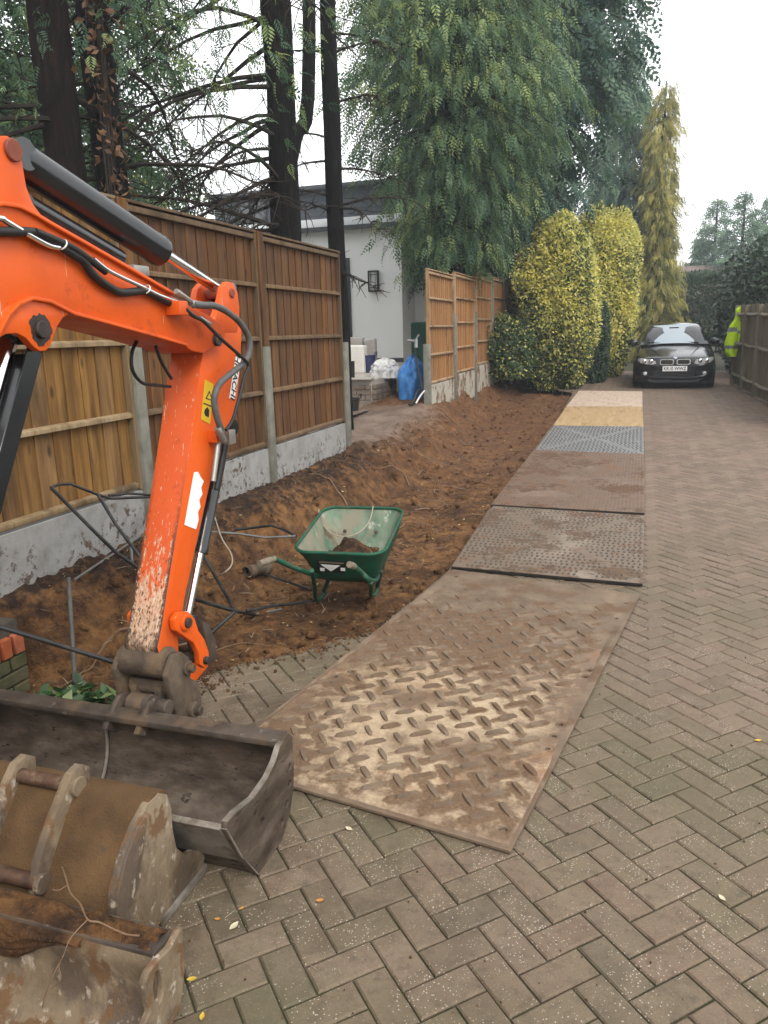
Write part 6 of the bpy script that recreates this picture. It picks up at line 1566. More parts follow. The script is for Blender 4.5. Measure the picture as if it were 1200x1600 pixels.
# sleeve hanging at the front
sl_ = [onY(1155, 503, JY - .17), onY(1157, 515, JY - .2), onY(1158, 528, JY - .21), onY(1156, 540, JY - .2)]
slv = MB().tube(spline(sl_, 5), [.05, .055, .058, .06, .062, .062, .06, .06, .06, .06, .06, .058, .057, .056, .055, .05][:16], 12).build('sleeve', M_HV, jk, smooth_=True)
MB().tube([sl_[1].lerp(sl_[2], .1), sl_[1].lerp(sl_[2], .45)], .064, 12, False).build('reflective_band', M_REFL, slv, smooth_=True)
tag(jk, 'bright yellow hooded hi-vis jacket hung on the end of the pale fence', 'jacket')
# ================================================================== trees and hedges
def leaf_mat(name, stops, trans=.38, rough=.5, spec=.35):
    t = NT(name); at = t.n('Attribute', attribute_name='tint', attribute_type='GEOMETRY').outputs['Fac']
    nz = t.noise(t.coords('pos'), 1.1, 4)
    f = t.math('ADD', at, t.mr(nz, .3, .7, -.14, .14), clamp=True)
    col = t.ramp(f, stops)
    b = t.n('BsdfPrincipled', {'Base Color': col, 'Roughness': rough, 'Specular IOR Level': spec})
    tr = t.n('BsdfTranslucent', {'Color': col})
    mx = t.n('MixShader', {0: trans, 1: b.outputs[0], 2: tr.outputs[0]})
    t.t.links.new(mx.outputs[0], t.out.inputs[0]); return t.m
M_CYP = leaf_mat('cypress_foliage', [(0, (0.024, 0.054, 0.032)), (.45, (0.05, 0.108, 0.056)), (.75, (0.105, 0.18, 0.074)), (1, (0.26, 0.32, 0.10))])
M_CYPB = leaf_mat('blue_cypress_foliage', [(0, (0.022, 0.055, 0.045)), (.5, (0.05, 0.108, 0.078)), (1, (0.13, 0.21, 0.11))])
M_CYPL = leaf_mat('fresh_green_foliage', [(0, (0.045, 0.085, 0.025)), (.5, (0.085, 0.145, 0.04)), (1, (0.15, 0.22, 0.06))])
M_GOLD = leaf_mat('golden_foliage', [(0, (0.06, 0.085, 0.028)), (.4, (0.17, 0.175, 0.042)), (.8, (0.36, 0.31, 0.065)), (1, (0.52, 0.45, 0.12))])
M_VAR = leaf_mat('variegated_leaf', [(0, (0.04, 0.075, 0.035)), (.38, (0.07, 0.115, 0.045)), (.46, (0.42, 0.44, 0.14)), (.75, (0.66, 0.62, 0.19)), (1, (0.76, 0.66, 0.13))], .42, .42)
M_GRN = leaf_mat('dark_hedge_leaf', [(0, (0.02, 0.04, 0.022)), (.5, (0.035, 0.068, 0.034)), (1, (0.07, 0.115, 0.05))], rough=.45)
M_LAUREL = leaf_mat('laurel_leaf', [(0, (0.014, 0.03, 0.016)), (.6, (0.026, 0.052, 0.026)), (1, (0.06, 0.10, 0.05))], .15, .28, .5)
M_YELLOWLEAF = leaf_mat('yellow_green_leaf', [(0, (0.05, 0.085, 0.02)), (.5, (0.14, 0.18, 0.03)), (.8, (0.36, 0.30, 0.04)), (1, (0.55, 0.36, 0.04))], .4)  # leaf tones from green to orange-yellow, mixed per leaf
M_BROWNLEAF = leaf_mat('dead_ivy_leaf', [(0, (0.06, 0.03, 0.015)), (1, (0.22, 0.11, 0.05))], .2)
M_TRUNK = pm('dark_bark', [(0, (0.004, 0.0035, 0.0035)), (.5, (0.009, 0.0075, 0.007)), (1, (0.024, 0.019, 0.017))], 9, 8, rough=(.9, 1), bump=1.0, bscale=14, bdist=.03, stretch=(3, 3, .5), spec=.15)
M_TRUNKR = pm('red_brown_bark', [(0, (0.005, 0.0036, 0.003)), (.5, (0.014, 0.009, 0.0075)), (1, (0.036, 0.022, 0.018))], 9, 8, rough=(.9, 1), bump=1.0, bscale=14, bdist=.03, stretch=(3, 3, .4), spec=.15)
M_TWIG = pm('dark_twig', [(0, (0.022, 0.018, 0.015)), (1, (0.06, 0.047, 0.038))], 9, bump=.3, rough=(.9, 1), spec=.15)
M_BRANCHG = pm('grey_green_branch', [(0, (0.05, 0.05, 0.035)), (1, (0.12, 0.115, 0.075))], 9, bump=.3, rough=(.9, 1), spec=.15)

def frond(pairs=7, width=.09, droop=.35, spread=.42):
    """flat fern-like spray along +X, drooping"""
    V = []; F = []
    def ax(t): return np.array([t, 0, -droop * t * t])
    for k in range(pairs):
        t = (k + .4) / pairs
        L = spread * (1 - .75 * t) * (.55 + .45 * math.sin(math.pi * min(1, t * 1.3 + .15)))
        for s in (-1, 1):
            t2 = min(1, t + (.04 if s > 0 else 0)); b = ax(t2); d = np.array([.62, s * .78, -.28]); d /= np.linalg.norm(d)
            tip = b + d * L; m = b + d * L * .5; side = np.array([.78, -s * .62, 0]) * width * .5
            i = len(V); V += [b, m + side, tip, m - side]; F += [(i, i + 1, i + 2), (i, i + 2, i + 3)]
    i = len(V); V += [ax(.8) + np.array([0, .02, 0]), ax(1.1), ax(.8) - np.array([0, .02, 0])]; F.append((i, i + 1, i + 2))
    return np.array(V), np.array(F)
FR_M = frond(5, .12, .45, .38); FR_A = frond(7); FR_B = frond(6, .10, .55, .34); FR_S = frond(4, .17, .3, .45)
LEAF = (np.array([[0, 0, 0], [.5, .28, .05], [1, 0, -.05], [.5, -.28, .05]]), np.array([[0, 1, 2], [0, 2, 3]]))

def trunk_mesh(pts, radii, n=12, rough=.12, seed=0):
    m = MB().tube(spline(pts, 5), list(np.interp(np.linspace(0, 1, (len(pts) - 1) * 5 + 1), np.linspace(0, 1, len(radii)), radii)), n)
    rr = random.Random(seed); cn = [1 + rr.uniform(-rough, rough) for _ in range(n)]
    return m
def crown_from(name, parent, tmpl, pos, d, size, tint, mat, roll=None):
    Rm = frames(d, None, roll)
    V, F, T = scatter(tmpl[0], tmpl[1], pos, Rm, np.asarray(size).reshape(-1, 1), tint)
    return obj(name, fast_mesh(name, V - np.array(parent.location), F, mat, False, T), parent)
def conifer(name, label, base, H, rad, zlow, nbr, per, fsize, mat, seed, group=None, weep=.9, tmpl=None, trunk_r=.18, lean=(0, 0), up=.1, sector=None, cat='tree', tmat=None, hang=0, tintb=.0):
    """trunk, branches and foliage; rad(u) gives branch length for u in 0..1 from zlow to H"""
    rg = np.random.default_rng(seed); b = Vector(base)
    root = empty(name, base); bpy.context.view_layer.update()
    top = b + Vector((lean[0], lean[1], H))
    trunk_mesh([b - Vector((0, 0, .2)), b.lerp(top, .3), b.lerp(top, .65), top], [trunk_r * 1.25, trunk_r, trunk_r * .6, .02], 10, seed=seed).build('trunk', tmat or M_TRUNK, root, smooth_=True, angle=60)
    P = []; D = []; Sz = []; T = []; br = MB()
    for i in range(nbr):
        u = (i + rg.random()) / nbr; u = u ** .9
        z = zlow + (H - zlow) * u; az = rg.uniform(0, 2 * math.pi) if sector is None else rg.uniform(*sector)
        L = rad(u) * rg.uniform(.72, 1.08)
        o = np.array([math.cos(az), math.sin(az), 0]); st = np.array(b.lerp(top, min(.99, z / H)))
        dr = weep * rg.uniform(.6, 1.15) * .35 * L; rise = up * L * rg.uniform(.3, 1.4)
        pts = []
        for k in range(6):
            t = k / 5; pts.append(st + o * L * t + np.array([0, 0, rise * math.sin(t * 1.8) - dr * t * t]))
        if i % 2 == 0 or L > 1: br.tube([Vector(q) for q in pts], [max(.006, .022 * (1 - k / 5) * (.5 + L * .3)) for k in range(6)], 4, False)
        n = max(3, int(per * L * rg.uniform(.8, 1.2)))
        for k in range(n):
            t = .18 + .85 * rg.random() ** .65; q = np.interp(t, np.linspace(0, 1, 6), np.arange(6)); a = min(4, int(q)); pt = pts[a] + (pts[a + 1] - pts[a]) * (q - a)
            sd = np.cross(o, [0, 0, 1]) * rg.normal() * (.16 + .12 * L) * (.4 + t)
            tn0 = rg.random() * .5 + .3 * t + .1 * u + tintb + (.3 if rg.random() < .14 else 0)
            j = 1 + (rg.integers(0, hang + 1) if hang else 0)
            pos = pt + sd + np.array([0, 0, rg.normal() * .06 - .05])
            for c in range(j):
                dd = o * rg.uniform(.25, .9) + sd * .8 + np.array([rg.normal() * .25, rg.normal() * .25, -weep * rg.uniform(.35, 1.3)])
                s = fsize * rg.uniform(.7, 1.25)
                P.append(pos); D.append(dd); Sz.append(s); T.append(tn0 - .10 * c * 0 + rg.normal() * .07)
                pos = pos + dd / np.linalg.norm(dd) * s * .55
    br.build('branches', M_TWIG, root)
    P = np.array(P); D = np.array(D); Sz = np.array(Sz); T = np.array(T)
    cell = np.floor(P / .9).astype(np.int64); key = cell[:, 0] * 7919 + cell[:, 1] * 104729 + cell[:, 2] * 1299709
    uq, inv, cnt = np.unique(key, return_inverse=True, return_counts=True); keep = (cnt[inv.ravel()] > 7) | (P[:, 2] > b.z + H - 1.2) & (np.hypot(P[:, 0] - top.x, P[:, 1] - top.y) < .6)
    P, D, Sz, T = P[keep], D[keep], Sz[keep], T[keep]; n = len(P)
    crown_from('crown', root, tmpl or FR_A, P, D, Sz, np.clip(T, 0, 1), mat, rg.uniform(-1.1, 1.1, n))
    tag(root, label, cat, group)
    return root
def hedge(name, label, c, half, n, lsize, mat, seed, ex=(2.6, 2.6), tint=(0.0, 1.0), shell=.55, bump=.14, cat='hedge', tintf=None, tmpl=None, group=None, base=0.0, flat=False):
    """leaves through the outer part of a rounded block, on a frame of stems"""
    rg = np.random.default_rng(seed); c = np.array(c, float)
    root = empty(name, (c[0], c[1], base)); bpy.context.view_layer.update()
    st = MB()
    for k in range(9):
        a = rg.uniform(0, 2 * math.pi); f = rg.uniform(.1, .7); q = Vector((c[0] + half[0] * .2 * math.cos(a), c[1] + half[1] * .2 * math.sin(a), base - .15))
        e = Vector((c[0] + half[0] * f * math.cos(a), c[1] + half[1] * f * math.sin(a), c[2] + half[2] * rg.uniform(.2, .8)))
        st.tube(spline([q, q.lerp(e, .5) + Vector((rg.normal() * .1, rg.normal() * .1, .1)), e], 4), [.035, .03, .027, .025, .022, .02, .015, .012, .008], 5, False)
    st.build('stems', M_TWIG, root, smooth_=True)
    d = rg.normal(size=(n, 3)); d /= np.linalg.norm(d, axis=1, keepdims=True)
    k = ((np.abs(d[:, 0]) ** ex[0] + np.abs(d[:, 1]) ** ex[0]) ** (ex[1] / ex[0]) + np.abs(d[:, 2]) ** ex[1]) ** (-1 / ex[1])
    s = d * k[:, None]
    lump = 1 + bump * fbm(s[:, 0] * 2.3 + s[:, 2] * 1.7 + seed, s[:, 1] * 2.3 - s[:, 2] * 1.1, 3, seed) + bump * .7 * fbm(s[:, 0] * 6 + s[:, 2] * 5, s[:, 1] * 6 + s[:, 2] * 3, 2, seed + 4)
    r_ = 1 - (1 - shell) * rg.random(n) ** 1.6
    P = c + s * np.array(half) * (lump * r_)[:, None]
    nrm = s / np.array(half); nrm /= np.linalg.norm(nrm, axis=1, keepdims=True)
    D = nrm * .5 + rg.normal(size=(n, 3)) * .55 + np.array([0, 0, -.1])
    upv = nrm + rg.normal(size=(n, 3)) * .5 + np.array([0, 0, .3])
    T = rg.uniform(tint[0], tint[1], n) if tintf is None else tintf(P, rg, r_)
    ok = P[:, 2] > base + .02
    P, D, upv, T = P[ok], D[ok], upv[ok], T[ok]; n = len(P)
    tm = tmpl or LEAF
    V, F, TT = scatter(tm[0], tm[1], P, frames(D, upv), (lsize * rg.uniform(.65, 1.3, (n, 1))), np.clip(T, 0, 1))
    obj('foliage', fast_mesh('foliage', V - np.array(root.location), F, mat, False, TT), root)
    tag(root, label, cat, group)
    return root
def gz(x, y): return 0.45 if x < -3.4 else zg(y)
# --- weeping cypresses along the fence
conifer('weeping_cypress', 'tall weeping blue-green cypress with foliage hanging over the orange fence', (-3.55, 15.4, .5), 12, lambda u: (.7 + 1.85 * min(1, u * 2.9)) * (1 - u * .45), 2.45, 520, 13, .28, M_CYP, 11, weep=1.15, hang=2, trunk_r=.2, tintb=.1, tmpl=FR_M)
conifer('weeping_cypress', 'broad dark cypress rising between the weeping one and the variegated bushes', (-3.55, 20.6, .6), 15, lambda u: (1.5 + 1.75 * min(1, u * 2.4)) * (1 - max(0, u - .5) * 1.2), 2.8, 430, 12.0, .46, M_CYPB, 12, weep=1.0, hang=2, trunk_r=.22, tmpl=FR_S)
conifer('weeping_cypress', 'farther feathery cypress stepping down towards the golden conifer', (-0.85, 30.6, .4), 10.7, lambda u: 2.3 * (1 - u) ** .75 + .05, .8, 320, 9.0, .55, M_CYPB, 13, weep=.8, hang=1, trunk_r=.2, tintb=.1)
conifer('fresh_green_conifer', 'fresh light green feathery conifer just behind the variegated bush', (-2.9, 21.2, .4), 5.9, lambda u: 1.9 * (1 - u * .8), .8, 140, 10.0, .36, M_CYPL, 14, weep=.5, hang=1, trunk_r=.08, up=.3)
gx_ = onY(1027, 400, 29).x
conifer('golden_conifer', 'slim golden-yellow conifer behind the parked car', (gx_, 29, .4), onY(1027, 128, 29).z - .4, lambda u: .72 * (1 - u) ** .5 + .10, .2, 420, 14.0, .34, M_GOLD, 15, weep=1.2, hang=1, trunk_r=.1)
# --- far conifers on the right
for k, (px, py, Y, rr) in enumerate([(1122, 308, 50, 2.9), (1166, 298, 47, 3.0), (1208, 305, 49, 3.3), (1098, 370, 56, 2.4)]):
    q = onY(px, py, Y)
    conifer('far_conifer', ['pointed far conifer, taller of the two beside the hedge gap', 'far blue-green conifer with the highest tip above the laurel', 'broad far conifer rising straight behind the laurel', 'small pale far conifer low beside the pointed one'][k], (q.x, Y, zg(60)), q.z - 1.0, lambda u, rr=rr: rr * (1 - u) ** .9 + .06, .4, 260, 7.0, .48, M_CYPB, 30 + k, weep=.35, up=.15, trunk_r=.15, tmpl=FR_S, hang=0, tintb=.2)
# --- variegated bushes and hedges
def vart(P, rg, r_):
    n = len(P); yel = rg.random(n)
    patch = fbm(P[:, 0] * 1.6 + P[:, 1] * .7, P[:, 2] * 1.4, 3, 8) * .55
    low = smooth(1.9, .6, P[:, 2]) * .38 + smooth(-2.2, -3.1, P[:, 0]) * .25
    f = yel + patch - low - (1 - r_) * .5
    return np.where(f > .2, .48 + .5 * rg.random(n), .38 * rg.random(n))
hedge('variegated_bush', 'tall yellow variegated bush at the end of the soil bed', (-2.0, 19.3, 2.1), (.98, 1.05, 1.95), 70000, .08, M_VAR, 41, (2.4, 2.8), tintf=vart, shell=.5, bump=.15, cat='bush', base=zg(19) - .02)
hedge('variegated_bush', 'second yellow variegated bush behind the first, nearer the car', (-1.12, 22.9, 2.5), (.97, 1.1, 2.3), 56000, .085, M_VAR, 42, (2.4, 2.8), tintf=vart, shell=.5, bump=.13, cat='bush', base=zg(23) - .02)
hedge('ivy_hedge', 'dark green clipped hedge low between the two variegated bushes', (-1.2, 21.0, 1.3), (.42, .85, 1.2), 30000, .06, M_GRN, 43, (2.8, 2.8), shell=.5, base=zg(21) - .02)
hedge('ivy_hedge', 'low leafy green shrub at the foot of the orange fence', (-2.95, 18.0, 1.1), (.62, 1.0, .85), 15000, .075, M_VAR, 44, tintf=lambda P, rg, r_: np.where(rg.random(len(P)) < .12, .6 + .3 * rg.random(len(P)), .38 * rg.random(len(P))), shell=.35, bump=.3, cat='shrub', base=.6)
hy_ = 34
a, b = onY(1036, 470, hy_).x, onY(1152, 470, hy_).x
hedge('back_hedge', 'tall clipped dark green hedge closing off the end of the driveway', ((a + b) / 2 + .4, hy_ + .8, 2.3), ((b - a) / 2 + .9, .9, onY(1090, 424, hy_).z - 2.3), 38000, .105, M_GRN, 45, (5, 6), shell=.7, bump=.04, base=zg(hy_))
hedge('laurel_hedge', 'glossy dark laurel bulging over the pale fence', (4.2, 23.6, 2.05), (2.2, 3.0, 2.1), 42000, .135, M_LAUREL, 46, (2.5, 2.6), shell=.62, bump=.1, base=zg(22))
hedge('laurel_hedge', 'dark laurel mass behind the pale fence beyond its jacket', (5.0, 17.2, 2.0), (2.2, 3.0, 1.9), 16000, .14, M_LAUREL, 47, (2.5, 2.6), shell=.7, bump=.1, base=zg(17))
# low tiled roof glimpsed over the back hedge
a, b = onY(1040, 420, 44), onY(1075, 412, 44)
bg = empty('bungalow', ((a.x + b.x) / 2, 48, zg(60))); bpy.context.view_layer.update()
M_TILE = pm('brown_roof_tile', [(0, (0.13, 0.085, 0.07)), (1, (0.2, 0.14, 0.115))], 3, bump=.4)
M_WALLB = pm('pale_brick_wall', [(0, (0.28, 0.2, 0.15)), (1, (0.38, 0.28, 0.22))], 6, bump=.2)
MB().box(((a.x + b.x) / 2, 48, a.z / 2 + .2), (5, 6, a.z - .9)).build('wall', M_WALLB, bg)
MB().prism([(44.6, a.z - .35), (48, b.z + .15), (51.4, a.z - .35)], (a.x + b.x) / 2 - 2.8, (a.x + b.x) / 2 + 2.8).build('roof', M_TILE, bg)
tag(bg, 'low brown tiled roof peeping over the back hedge', 'house')

# --- bare-stemmed conifers on the left
def bare_tree(name, label, base, H, r0, seed, lean=(0, 0), fork=None, twigs=26, az=None, mat=None, zr=(1.6, 6.5), foliage=0, fmat=None, lmax=2.6, down=.5, fz=(3.4, 9.0)):
    rg = np.random.default_rng(seed); b = Vector(base); root = empty(name, base); bpy.context.view_layer.update()
    top = b + Vector((lean[0], lean[1], H))
    m = trunk_mesh([b - Vector((0, 0, .2)), b + Vector((0, 0, .5)), b.lerp(top, .35) + Vector((rg.normal() * .05, rg.normal() * .05, 0)), b.lerp(top, .7), top], [r0 * 1.25, r0 * 1.05, r0 * .95, r0 * .75, r0 * .4], 16, seed=seed)
    m.V = [tuple(Vector(v) + Vector((math.sin(v[2] * 3 + v[0] * 31), math.cos(v[2] * 2.3 + v[1] * 29), 0)) * r0 * .07) for v in m.V]
    m.build('trunk', mat or M_TRUNK, root, smooth_=True, angle=70)
    if fork:
        z0, dx, dy, rf = fork; q = b + Vector((0, 0, z0)); trunk_mesh([q, q + Vector((dx * .35, dy * .35, .7)), q + Vector((dx * .7, dy * .7, 1.8)), q + Vector((dx, dy, H - z0))], [rf, rf * .9, rf * .8, rf * .5], 12, seed=seed + 1).build('forked_stem', mat or M_TRUNK, root, smooth_=True, angle=70)
    fP = []; fD = []; fS = []
    for i in range(twigs):
        z = rg.uniform(*zr); a = rg.uniform(*(az or (0, 2 * math.pi))); L = rg.uniform(.45, 1.0) * lmax
        o = Vector((math.cos(a), math.sin(a), 0)); st = b.lerp(top, min(.98, z / H)); pts = [st]; cur = st.copy(); d = (o + Vector((0, 0, rg.uniform(-.15, .35)))).normalized()
        for k in range(7):
            d = (d + Vector((rg.normal() * .13, rg.normal() * .13, -down * .16 + rg.normal() * .07))).normalized(); cur = cur + d * L / 7; pts.append(cur.copy())
        t = MB().tube(pts, [max(.005, .026 * (1 - k / 8) * (.5 + L * .25)) for k in range(8)], 5, False)
        for k in range(2, 8):
            for _ in range(4):
                dd = (d * .5 + Vector((rg.normal() * .7, rg.normal() * .7, rg.normal() * .45 - .25 * down))).normalized(); l2 = rg.uniform(.2, .65) * L * .45; p2 = [pts[k]]; c2 = pts[k].copy()
                for q in range(3): dd = (dd + Vector((rg.normal() * .22, rg.normal() * .22, rg.normal() * .17 - .05))).normalized(); c2 = c2 + dd * l2 / 3; p2.append(c2.copy())
                t.tube(p2, [.007, .006, .0045, .003], 3, False)
        t.build('branch', M_TWIG, root)
    if foliage:
        for i in range(foliage):
            a = rg.uniform(*(az or (0, 2 * math.pi))); r_ = lmax * rg.uniform(.35, 1.05); z = rg.uniform(*fz); st = b.lerp(top, min(.98, z / H))
            c = np.array([st.x + math.cos(a) * r_, st.y + math.sin(a) * r_, z])
            for k in range(13):
                fP.append(c + rg.normal(size=3) * np.array([.22, .22, .16])); fD.append(np.array([math.cos(a), math.sin(a), 0]) * .7 + rg.normal(size=3) * .45 + np.array([0, 0, -.55])); fS.append(rg.uniform(.11, .22))
        n = len(fP); crown_from('crown', root, FR_A, np.array(fP), np.array(fD), fS, rg.random(n), fmat or M_CYP, rg.uniform(-1.2, 1.2, n))
    tag(root, label, 'tree')
    return root
bare_tree('cypress_tree', 'thick red-brown cypress trunk behind the fence with dead ivy on it', (-4.75, 5.95, .42), 10.5, .165, 61, twigs=22, mat=M_TRUNKR, zr=(2.6, 7), foliage=120, lmax=2.2, fz=(3.5, 9))
bare_tree('cypress_tree', 'thick dark cypress trunk touching the ivy-clad one behind the fence', (-4.75, 6.6, .42), 11, .15, 62, twigs=20, zr=(2.6, 7), foliage=115, lmax=2.3, fz=(3.5, 9))
bare_tree('cypress_tree', 'tall dark forked trunk with dead branches, rising behind the brown fence', (-4.3, 9.15, .42), 12, .185, 63, fork=(2.9, .55, .35, .10), twigs=62, az=(1.9, 5.0), zr=(1.9, 7.5), lmax=2.9, down=.75, foliage=30, fz=(5, 9.5))
bare_tree('cypress_tree', 'slim dark trunk standing at the free end of the brown fence', (-3.88, 10.0, .45), 11, .115, 64, twigs=26, zr=(2.0, 7.0), lmax=1.3, down=.4, foliage=26, fz=(5.0, 9.5))
# dead ivy leaves between the two thick trunks
rg = np.random.default_rng(5); n = 420
P = np.stack([-4.53 + rg.normal(size=n) * .06, 6.22 + rg.normal(size=n) * .10, rg.uniform(2.3, 5.0, n)], -1)
ivy = empty('ivy', (-4.6, 6.25, .45)); bpy.context.view_layer.update()
st = MB()
for k in range(5): st.tube(spline([(-4.56 + rg.normal() * .03, 6.22 + rg.normal() * .05, .4), (-4.54 + rg.normal() * .04, 6.22 + rg.normal() * .08, 2), (-4.54 + rg.normal() * .05, 6.22 + rg.normal() * .1, 5.0)], 6), .012, 5, False)
st.build('stems', M_TWIG, ivy)
V, F, T = scatter(LEAF[0], LEAF[1], P, rand_rot(n), rg.uniform(.05, .10, (n, 1)), rg.random(n))
obj('leaves', fast_mesh('leaves', V - np.array(ivy.location), F, M_BROWNLEAF, False, T), ivy); tag(ivy, 'brown withered ivy climbing between the two thick trunks', 'ivy')
# --- garden trees farther behind the left fence
conifer('garden_conifer', 'dark airy garden conifer far behind the thick trunks', (-9.6, 8.6, .4), 11, lambda u: 2.6 * (1 - u * .6), 2.6, 170, 8.0, .42, M_CYP, 71, weep=.8, hang=1, trunk_r=.16, tmpl=FR_M)
conifer('garden_conifer', 'airy garden conifer between the thick trunks and the forked one', (-9.2, 12.2, .4), 12, lambda u: 2.3 * (1 - u * .5), 2.2, 165, 8.0, .4, M_CYP, 72, weep=.7, hang=1, trunk_r=.14, tintb=.06, tmpl=FR_M)
conifer('garden_conifer', 'dark conifer directly behind the excavator boom and fence', (-7.8, 5.6, .4), 10, lambda u: 2.0 * (1 - u * .4), 2.4, 150, 8.0, .38, M_CYP, 73, weep=.8, hang=1, trunk_r=.15, tmpl=FR_M)
def broadtree(name, label, base, c, half, n, ls, mat, seed, tint=(0, 1)):
    return hedge(name, label, c, half, n, ls, mat, seed, (2.1, 2.1), tint, .25, .35, 'tree', base=base)
broadtree('yellow_green_tree', 'yellow-green tree glimpsed beyond the fence tops', .4, (-17.5, 21.5, 4.6), (3.6, 3.0, 2.6), 18000, .19, M_YELLOWLEAF, 81, (.2, 1))
broadtree('green_shrub', 'rounded green shrub showing above the brown fence', .4, (-10.2, 12.0, 2.6), (1.9, 1.6, 1.55), 16000, .10, M_CYPL, 82, (0, .9))
broadtree('green_shrub', 'darker green shrub above the fence beside the grey upper storey', .4, (-11.5, 15.2, 3.1), (2.2, 1.6, 2.1), 18000, .11, M_GRN, 83, (.2, 1))
conifer('garden_conifer', 'dense dark conifer behind the ivy-clad trunk in the next garden', (-7.6, 9.4, .4), 11, lambda u: 1.9 * (1 - u * .5), 2.9, 170, 9.0, .36, M_CYP, 74, weep=.8, hang=1, trunk_r=.14, tmpl=FR_M)
broadtree('far_tree', 'big hazy tree crown beyond the garden conifers', .4, (-24, 26, 6.5), (6, 5, 5.2), 20000, .28, M_CYPL, 84, (0, .7))
# ================================================================== small litter
M_STRAW = leaf_mat('straw_and_twig', [(0, (0.10, 0.06, 0.035)), (.5, (0.22, 0.15, 0.085)), (1, (0.42, 0.33, 0.21))], .1, .8)
M_DRYLEAF = leaf_mat('dry_leaf', [(0, (0.28, 0.16, 0.06)), (.5, (0.46, 0.33, 0.14)), (1, (0.62, 0.5, 0.25))], .3, .6)
rg = np.random.default_rng(99)
STR = (np.array([[0, .012, 0], [.5, .016, .05], [1, 0, 0], [.5, -.016, .05], [0, -.012, 0]]), np.array([[0, 1, 3], [0, 3, 4], [1, 2, 3]]))
def strew(name, n, xf, yf, tmpl, smin, smax, mat, parent, lift=.004, flat=.12, soilz=True):
    x = xf(n); y = yf(n)
    xe = np.interp(y, [q[0] for q in EDGE], [q[1] for q in EDGE])
    ok = (x < xe - .02) if soilz else (x > xe + .03)
    x, y = x[ok], y[ok]; m = len(x)
    z = soil_z(x, y) if soilz else 0.018 * np.clip(y - 4, 0, 60)
    a = rg.uniform(0, 2 * np.pi, m); D = np.stack([np.cos(a), np.sin(a), rg.normal(size=m) * flat], -1)
    up = np.stack([rg.normal(size=m) * .25, rg.normal(size=m) * .25, np.ones(m)], -1)
    V, F, T = scatter(tmpl[0], tmpl[1], np.stack([x, y, z + lift], -1), frames(D, up), rg.uniform(smin, smax, (m, 1)) * rg.uniform(.6, 1.3, (m, 1)), rg.random(m))
    o = obj(name, fast_mesh(name, V, F, mat, False, T), parent); tag(o, kind='stuff'); return o
strew('twig_litter', 5200, lambda n: rg.uniform(-3.15, -1.25, n), lambda n: 2.2 + 16 * rg.random(n) ** 1.5, STR, .03, .11, M_STRAW, soil, .006, .2)
strew('leaf_litter', 700, lambda n: rg.uniform(-3.1, -1.3, n), lambda n: 2.2 + 14 * rg.random(n) ** 1.5, LEAF, .012, .035, M_DRYLEAF, soil, .006)
strew('straw_litter', 420, lambda n: -1.9 + .9 * rg.random(n) ** 1.2 + .25 * rg.normal(size=n), lambda n: rg.uniform(1.25, 3.3, n), STR, .012, .045, M_STRAW, drive, .003, .05, False)
n = 1500; ye = rg.uniform(2.3, 5.2, n); xe_ = np.interp(ye, [q[0] for q in EDGE], [q[1] for q in EDGE]) + rg.exponential(.055, n)
Pc = np.stack([xe_, ye, .002 + 0 * xe_], -1); sc = .004 + .014 * rg.random(n) ** 4
V, F, T = scatter(iV, iF, Pc, rand_rot(n), np.stack([sc, sc * rg.uniform(.6, 1.2, n), sc * .7], -1), rg.random(n))
tag(obj('edge_crumbs', fast_mesh('edge_crumbs', V, F, M_SOIL, True, T), drive), kind='stuff')
strew('crumb_litter', 500, lambda n: rg.uniform(-1.6, .6, n), lambda n: 1.3 + 6 * rg.random(n) ** 1.5, (iV * .2, iF), .008, .022, M_SOIL, drive, .002, .05, False)
# exposed roots on the bank
def root_run(x, y, L, a, seed):
    r2 = random.Random(seed); P = []
    for k in range(9):
        P.append(Vector((x, y, sz(x, y) + .012 + .01 * r2.random()))); x += math.cos(a) * L / 8; y += math.sin(a) * L / 8; a += r2.uniform(-.5, .5)
    return P
rtm = MB()
for k in range(44):
    P = root_run(random.uniform(-3.0, -1.7), random.uniform(3.2, 12), random.uniform(.25, .75), random.uniform(0, 6.28), k); r0 = random.uniform(.003, .011)
    rtm.tube(spline(P, 3), [r0 * (1 - .7 * i / 24) for i in range(25)], 5)
tag(rtm.build('exposed_roots', M_ROOT, soil, smooth_=True), kind='stuff')
# fallen leaves that can be picked out one by one on the blocks
def curled_leaf(px, py, size, ang, mat, label):
    c = onZ(px, py, .004); n = 7; V = []; F = []
    for i in range(n):
        t = i / (n - 1); w = math.sin(math.pi * min(1, t * .92 + .06)) * .28
        for s in (-1, 0, 1): V.append((size * (t - .5), size * w * s, size * (.10 * abs(s) + .12 * (t - .4) ** 2)))
    for i in range(n - 1):
        for j in range(2): a = i * 3 + j; F.append((a, a + 1, a + 4, a + 3))
    me = mesh_from('fallen_leaf', V, F, mat, True); o = obj('fallen_leaf', me, None, (c.x, c.y, .003)); o.rotation_euler = (0, 0, ang)
    return tag(o, label, 'leaf', None)
M_LCREAM = pm('cream_leaf', [(0, (0.5, 0.44, 0.28)), (1, (0.66, 0.6, 0.42))], 40, bump=.3)
M_LORANGE = pm('orange_leaf', [(0, (0.45, 0.17, 0.03)), (1, (0.6, 0.28, 0.06))], 40, bump=.3)
M_LYELL = pm('yellow_leaf', [(0, (0.55, 0.36, 0.04)), (1, (0.68, 0.48, 0.08))], 40, bump=.3)
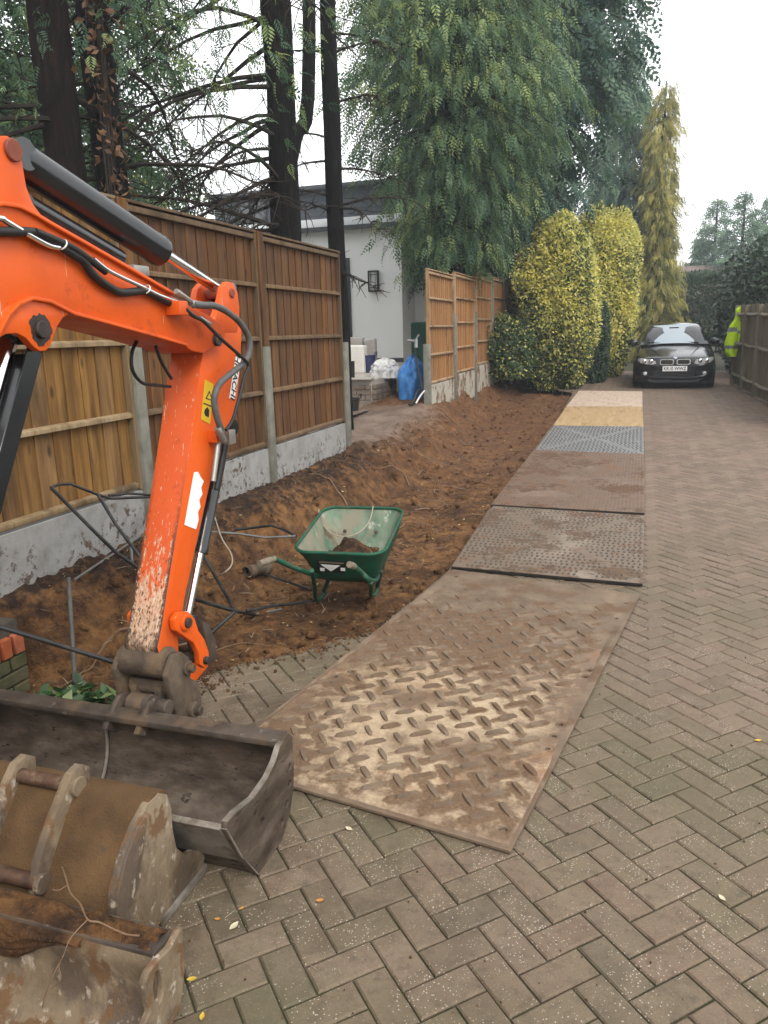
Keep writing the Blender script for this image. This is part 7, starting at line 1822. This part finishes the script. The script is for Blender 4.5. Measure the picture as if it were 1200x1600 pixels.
for a in [(366, 1447, .035, 1.3, M_LCREAM, 'cream fallen leaf on the blocks beside the digging bucket'), (500, 1407, .026, .4, M_LORANGE, 'curled orange leaf on the blocks below the tread plate'), (316, 1588, .024, 1.9, M_LYELL, 'yellow leaf scrap on the blocks by the slotted end plate'),
          (340, 1436, .02, .2, M_LORANGE, 'small orange leaf scrap beside the cream leaf'), (545, 1295, .03, 2.8, M_LCREAM, 'dry straw-coloured leaf just under the tread plate edge'), (1128, 1403, .028, 2.2, M_LCREAM, 'pale leaf lying alone on open blocks far from the plates'), (1185, 1157, .03, .3, M_LYELL, 'yellow leaf on open blocks level with the middle of the tread plate'),
          (300, 1530, .028, .5, M_LYELL, 'yellow shrivelled leaf beside the soil-strewn bucket'), (378, 1419, .018, .9, M_LORANGE, 'brown leaf crumb near the cream leaf')]: curled_leaf(*a)
# green leaves pulled up with the soil behind the wide bucket
cl = empty('leaf_clump', tuple(onZ(110, 1105, sz(-2.5, 2.75)))); bpy.context.view_layer.update()
M_GL = leaf_mat('glossy_green_leaf', [(0, (0.02, 0.05, 0.02)), (.6, (0.05, 0.11, 0.035)), (.9, (0.14, 0.22, 0.07)), (1, (0.35, 0.4, 0.2))], .25, .3, .5)
n = 330; px = rg.normal(115, 42, n); py = rg.normal(1106, 9, n); P = []
for a, b in zip(px, py):
    q = onZ(a, b, -.03); P.append((q.x, q.y, max(sz(q.x, q.y), -.1) + rg.uniform(.01, .10)))
P = np.array(P); D = rg.normal(size=(n, 3)) * np.array([1, 1, .5]); up = rg.normal(size=(n, 3)) * .5 + np.array([0, 0, 1])
V, F, T = scatter(LEAF[0], LEAF[1], P, frames(D, up), rg.uniform(.045, .10, (n, 1)), rg.random(n) ** 1.3)
obj('leaves', fast_mesh('leaves', V - np.array(cl.location), F, M_GL, False, T), cl)
sm = MB()
for k in range(14):
    i = rg.integers(0, n); q = Vector(P[i]); sm.tube([q, q + Vector((rg.normal() * .06, rg.normal() * .06, -.02)), Vector((q.x + rg.normal() * .1, q.y + rg.normal() * .1, sz(q.x, q.y)))], .003, 4)
sm.build('stems', M_TWIG, cl); tag(cl, 'clump of pulled-up green leaves behind the wide bucket', 'leaves')

# ================================================================== damp autumn air
t = NT('damp_air'); t.t.links.new(t.n('VolumePrincipled', {'Color': (0.86, 0.93, 1.0), 'Density': 0.0022, 'Anisotropy': 0.2}).outputs[0], t.out.inputs['Volume'])
hz_o = MB().box((0, 35, 9.0), (224, 194, 20)).build('haze', t.m, None); tag(hz_o, kind='stuff')

# ================================================================== groups of look-alikes
GROUPS = {'far_conifer': 'far conifers beyond the driveway end', 'garden_conifer': 'conifers in the next garden', 'cypress_tree': 'bare-stemmed cypresses behind the brown fence', 'weeping_cypress': 'weeping cypresses along the fence',
          'fallen_leaf': 'fallen leaves on the blocks', 'variegated_bush': 'variegated bushes by the driveway', 'plywood_board': 'boards in the plate row', 'timber_fence': 'closeboard fences', 'laurel_hedge': 'laurels behind the paling fence',
          'ivy_hedge': 'low green hedges by the bushes', 'green_shrub': 'shrubs above the brown fence', 'gutter_pipe': 'plastic pipes by the patio', 'stone_pack': 'paving packs on the patio', 'grading_bucket': 'spare excavator buckets', 'digging_bucket': 'spare excavator buckets'}
for o in list(S.objects):
    if o.parent is None and o.name.split('.')[0] in GROUPS and o.get('label'): o['group'] = GROUPS[o.name.split('.')[0]]
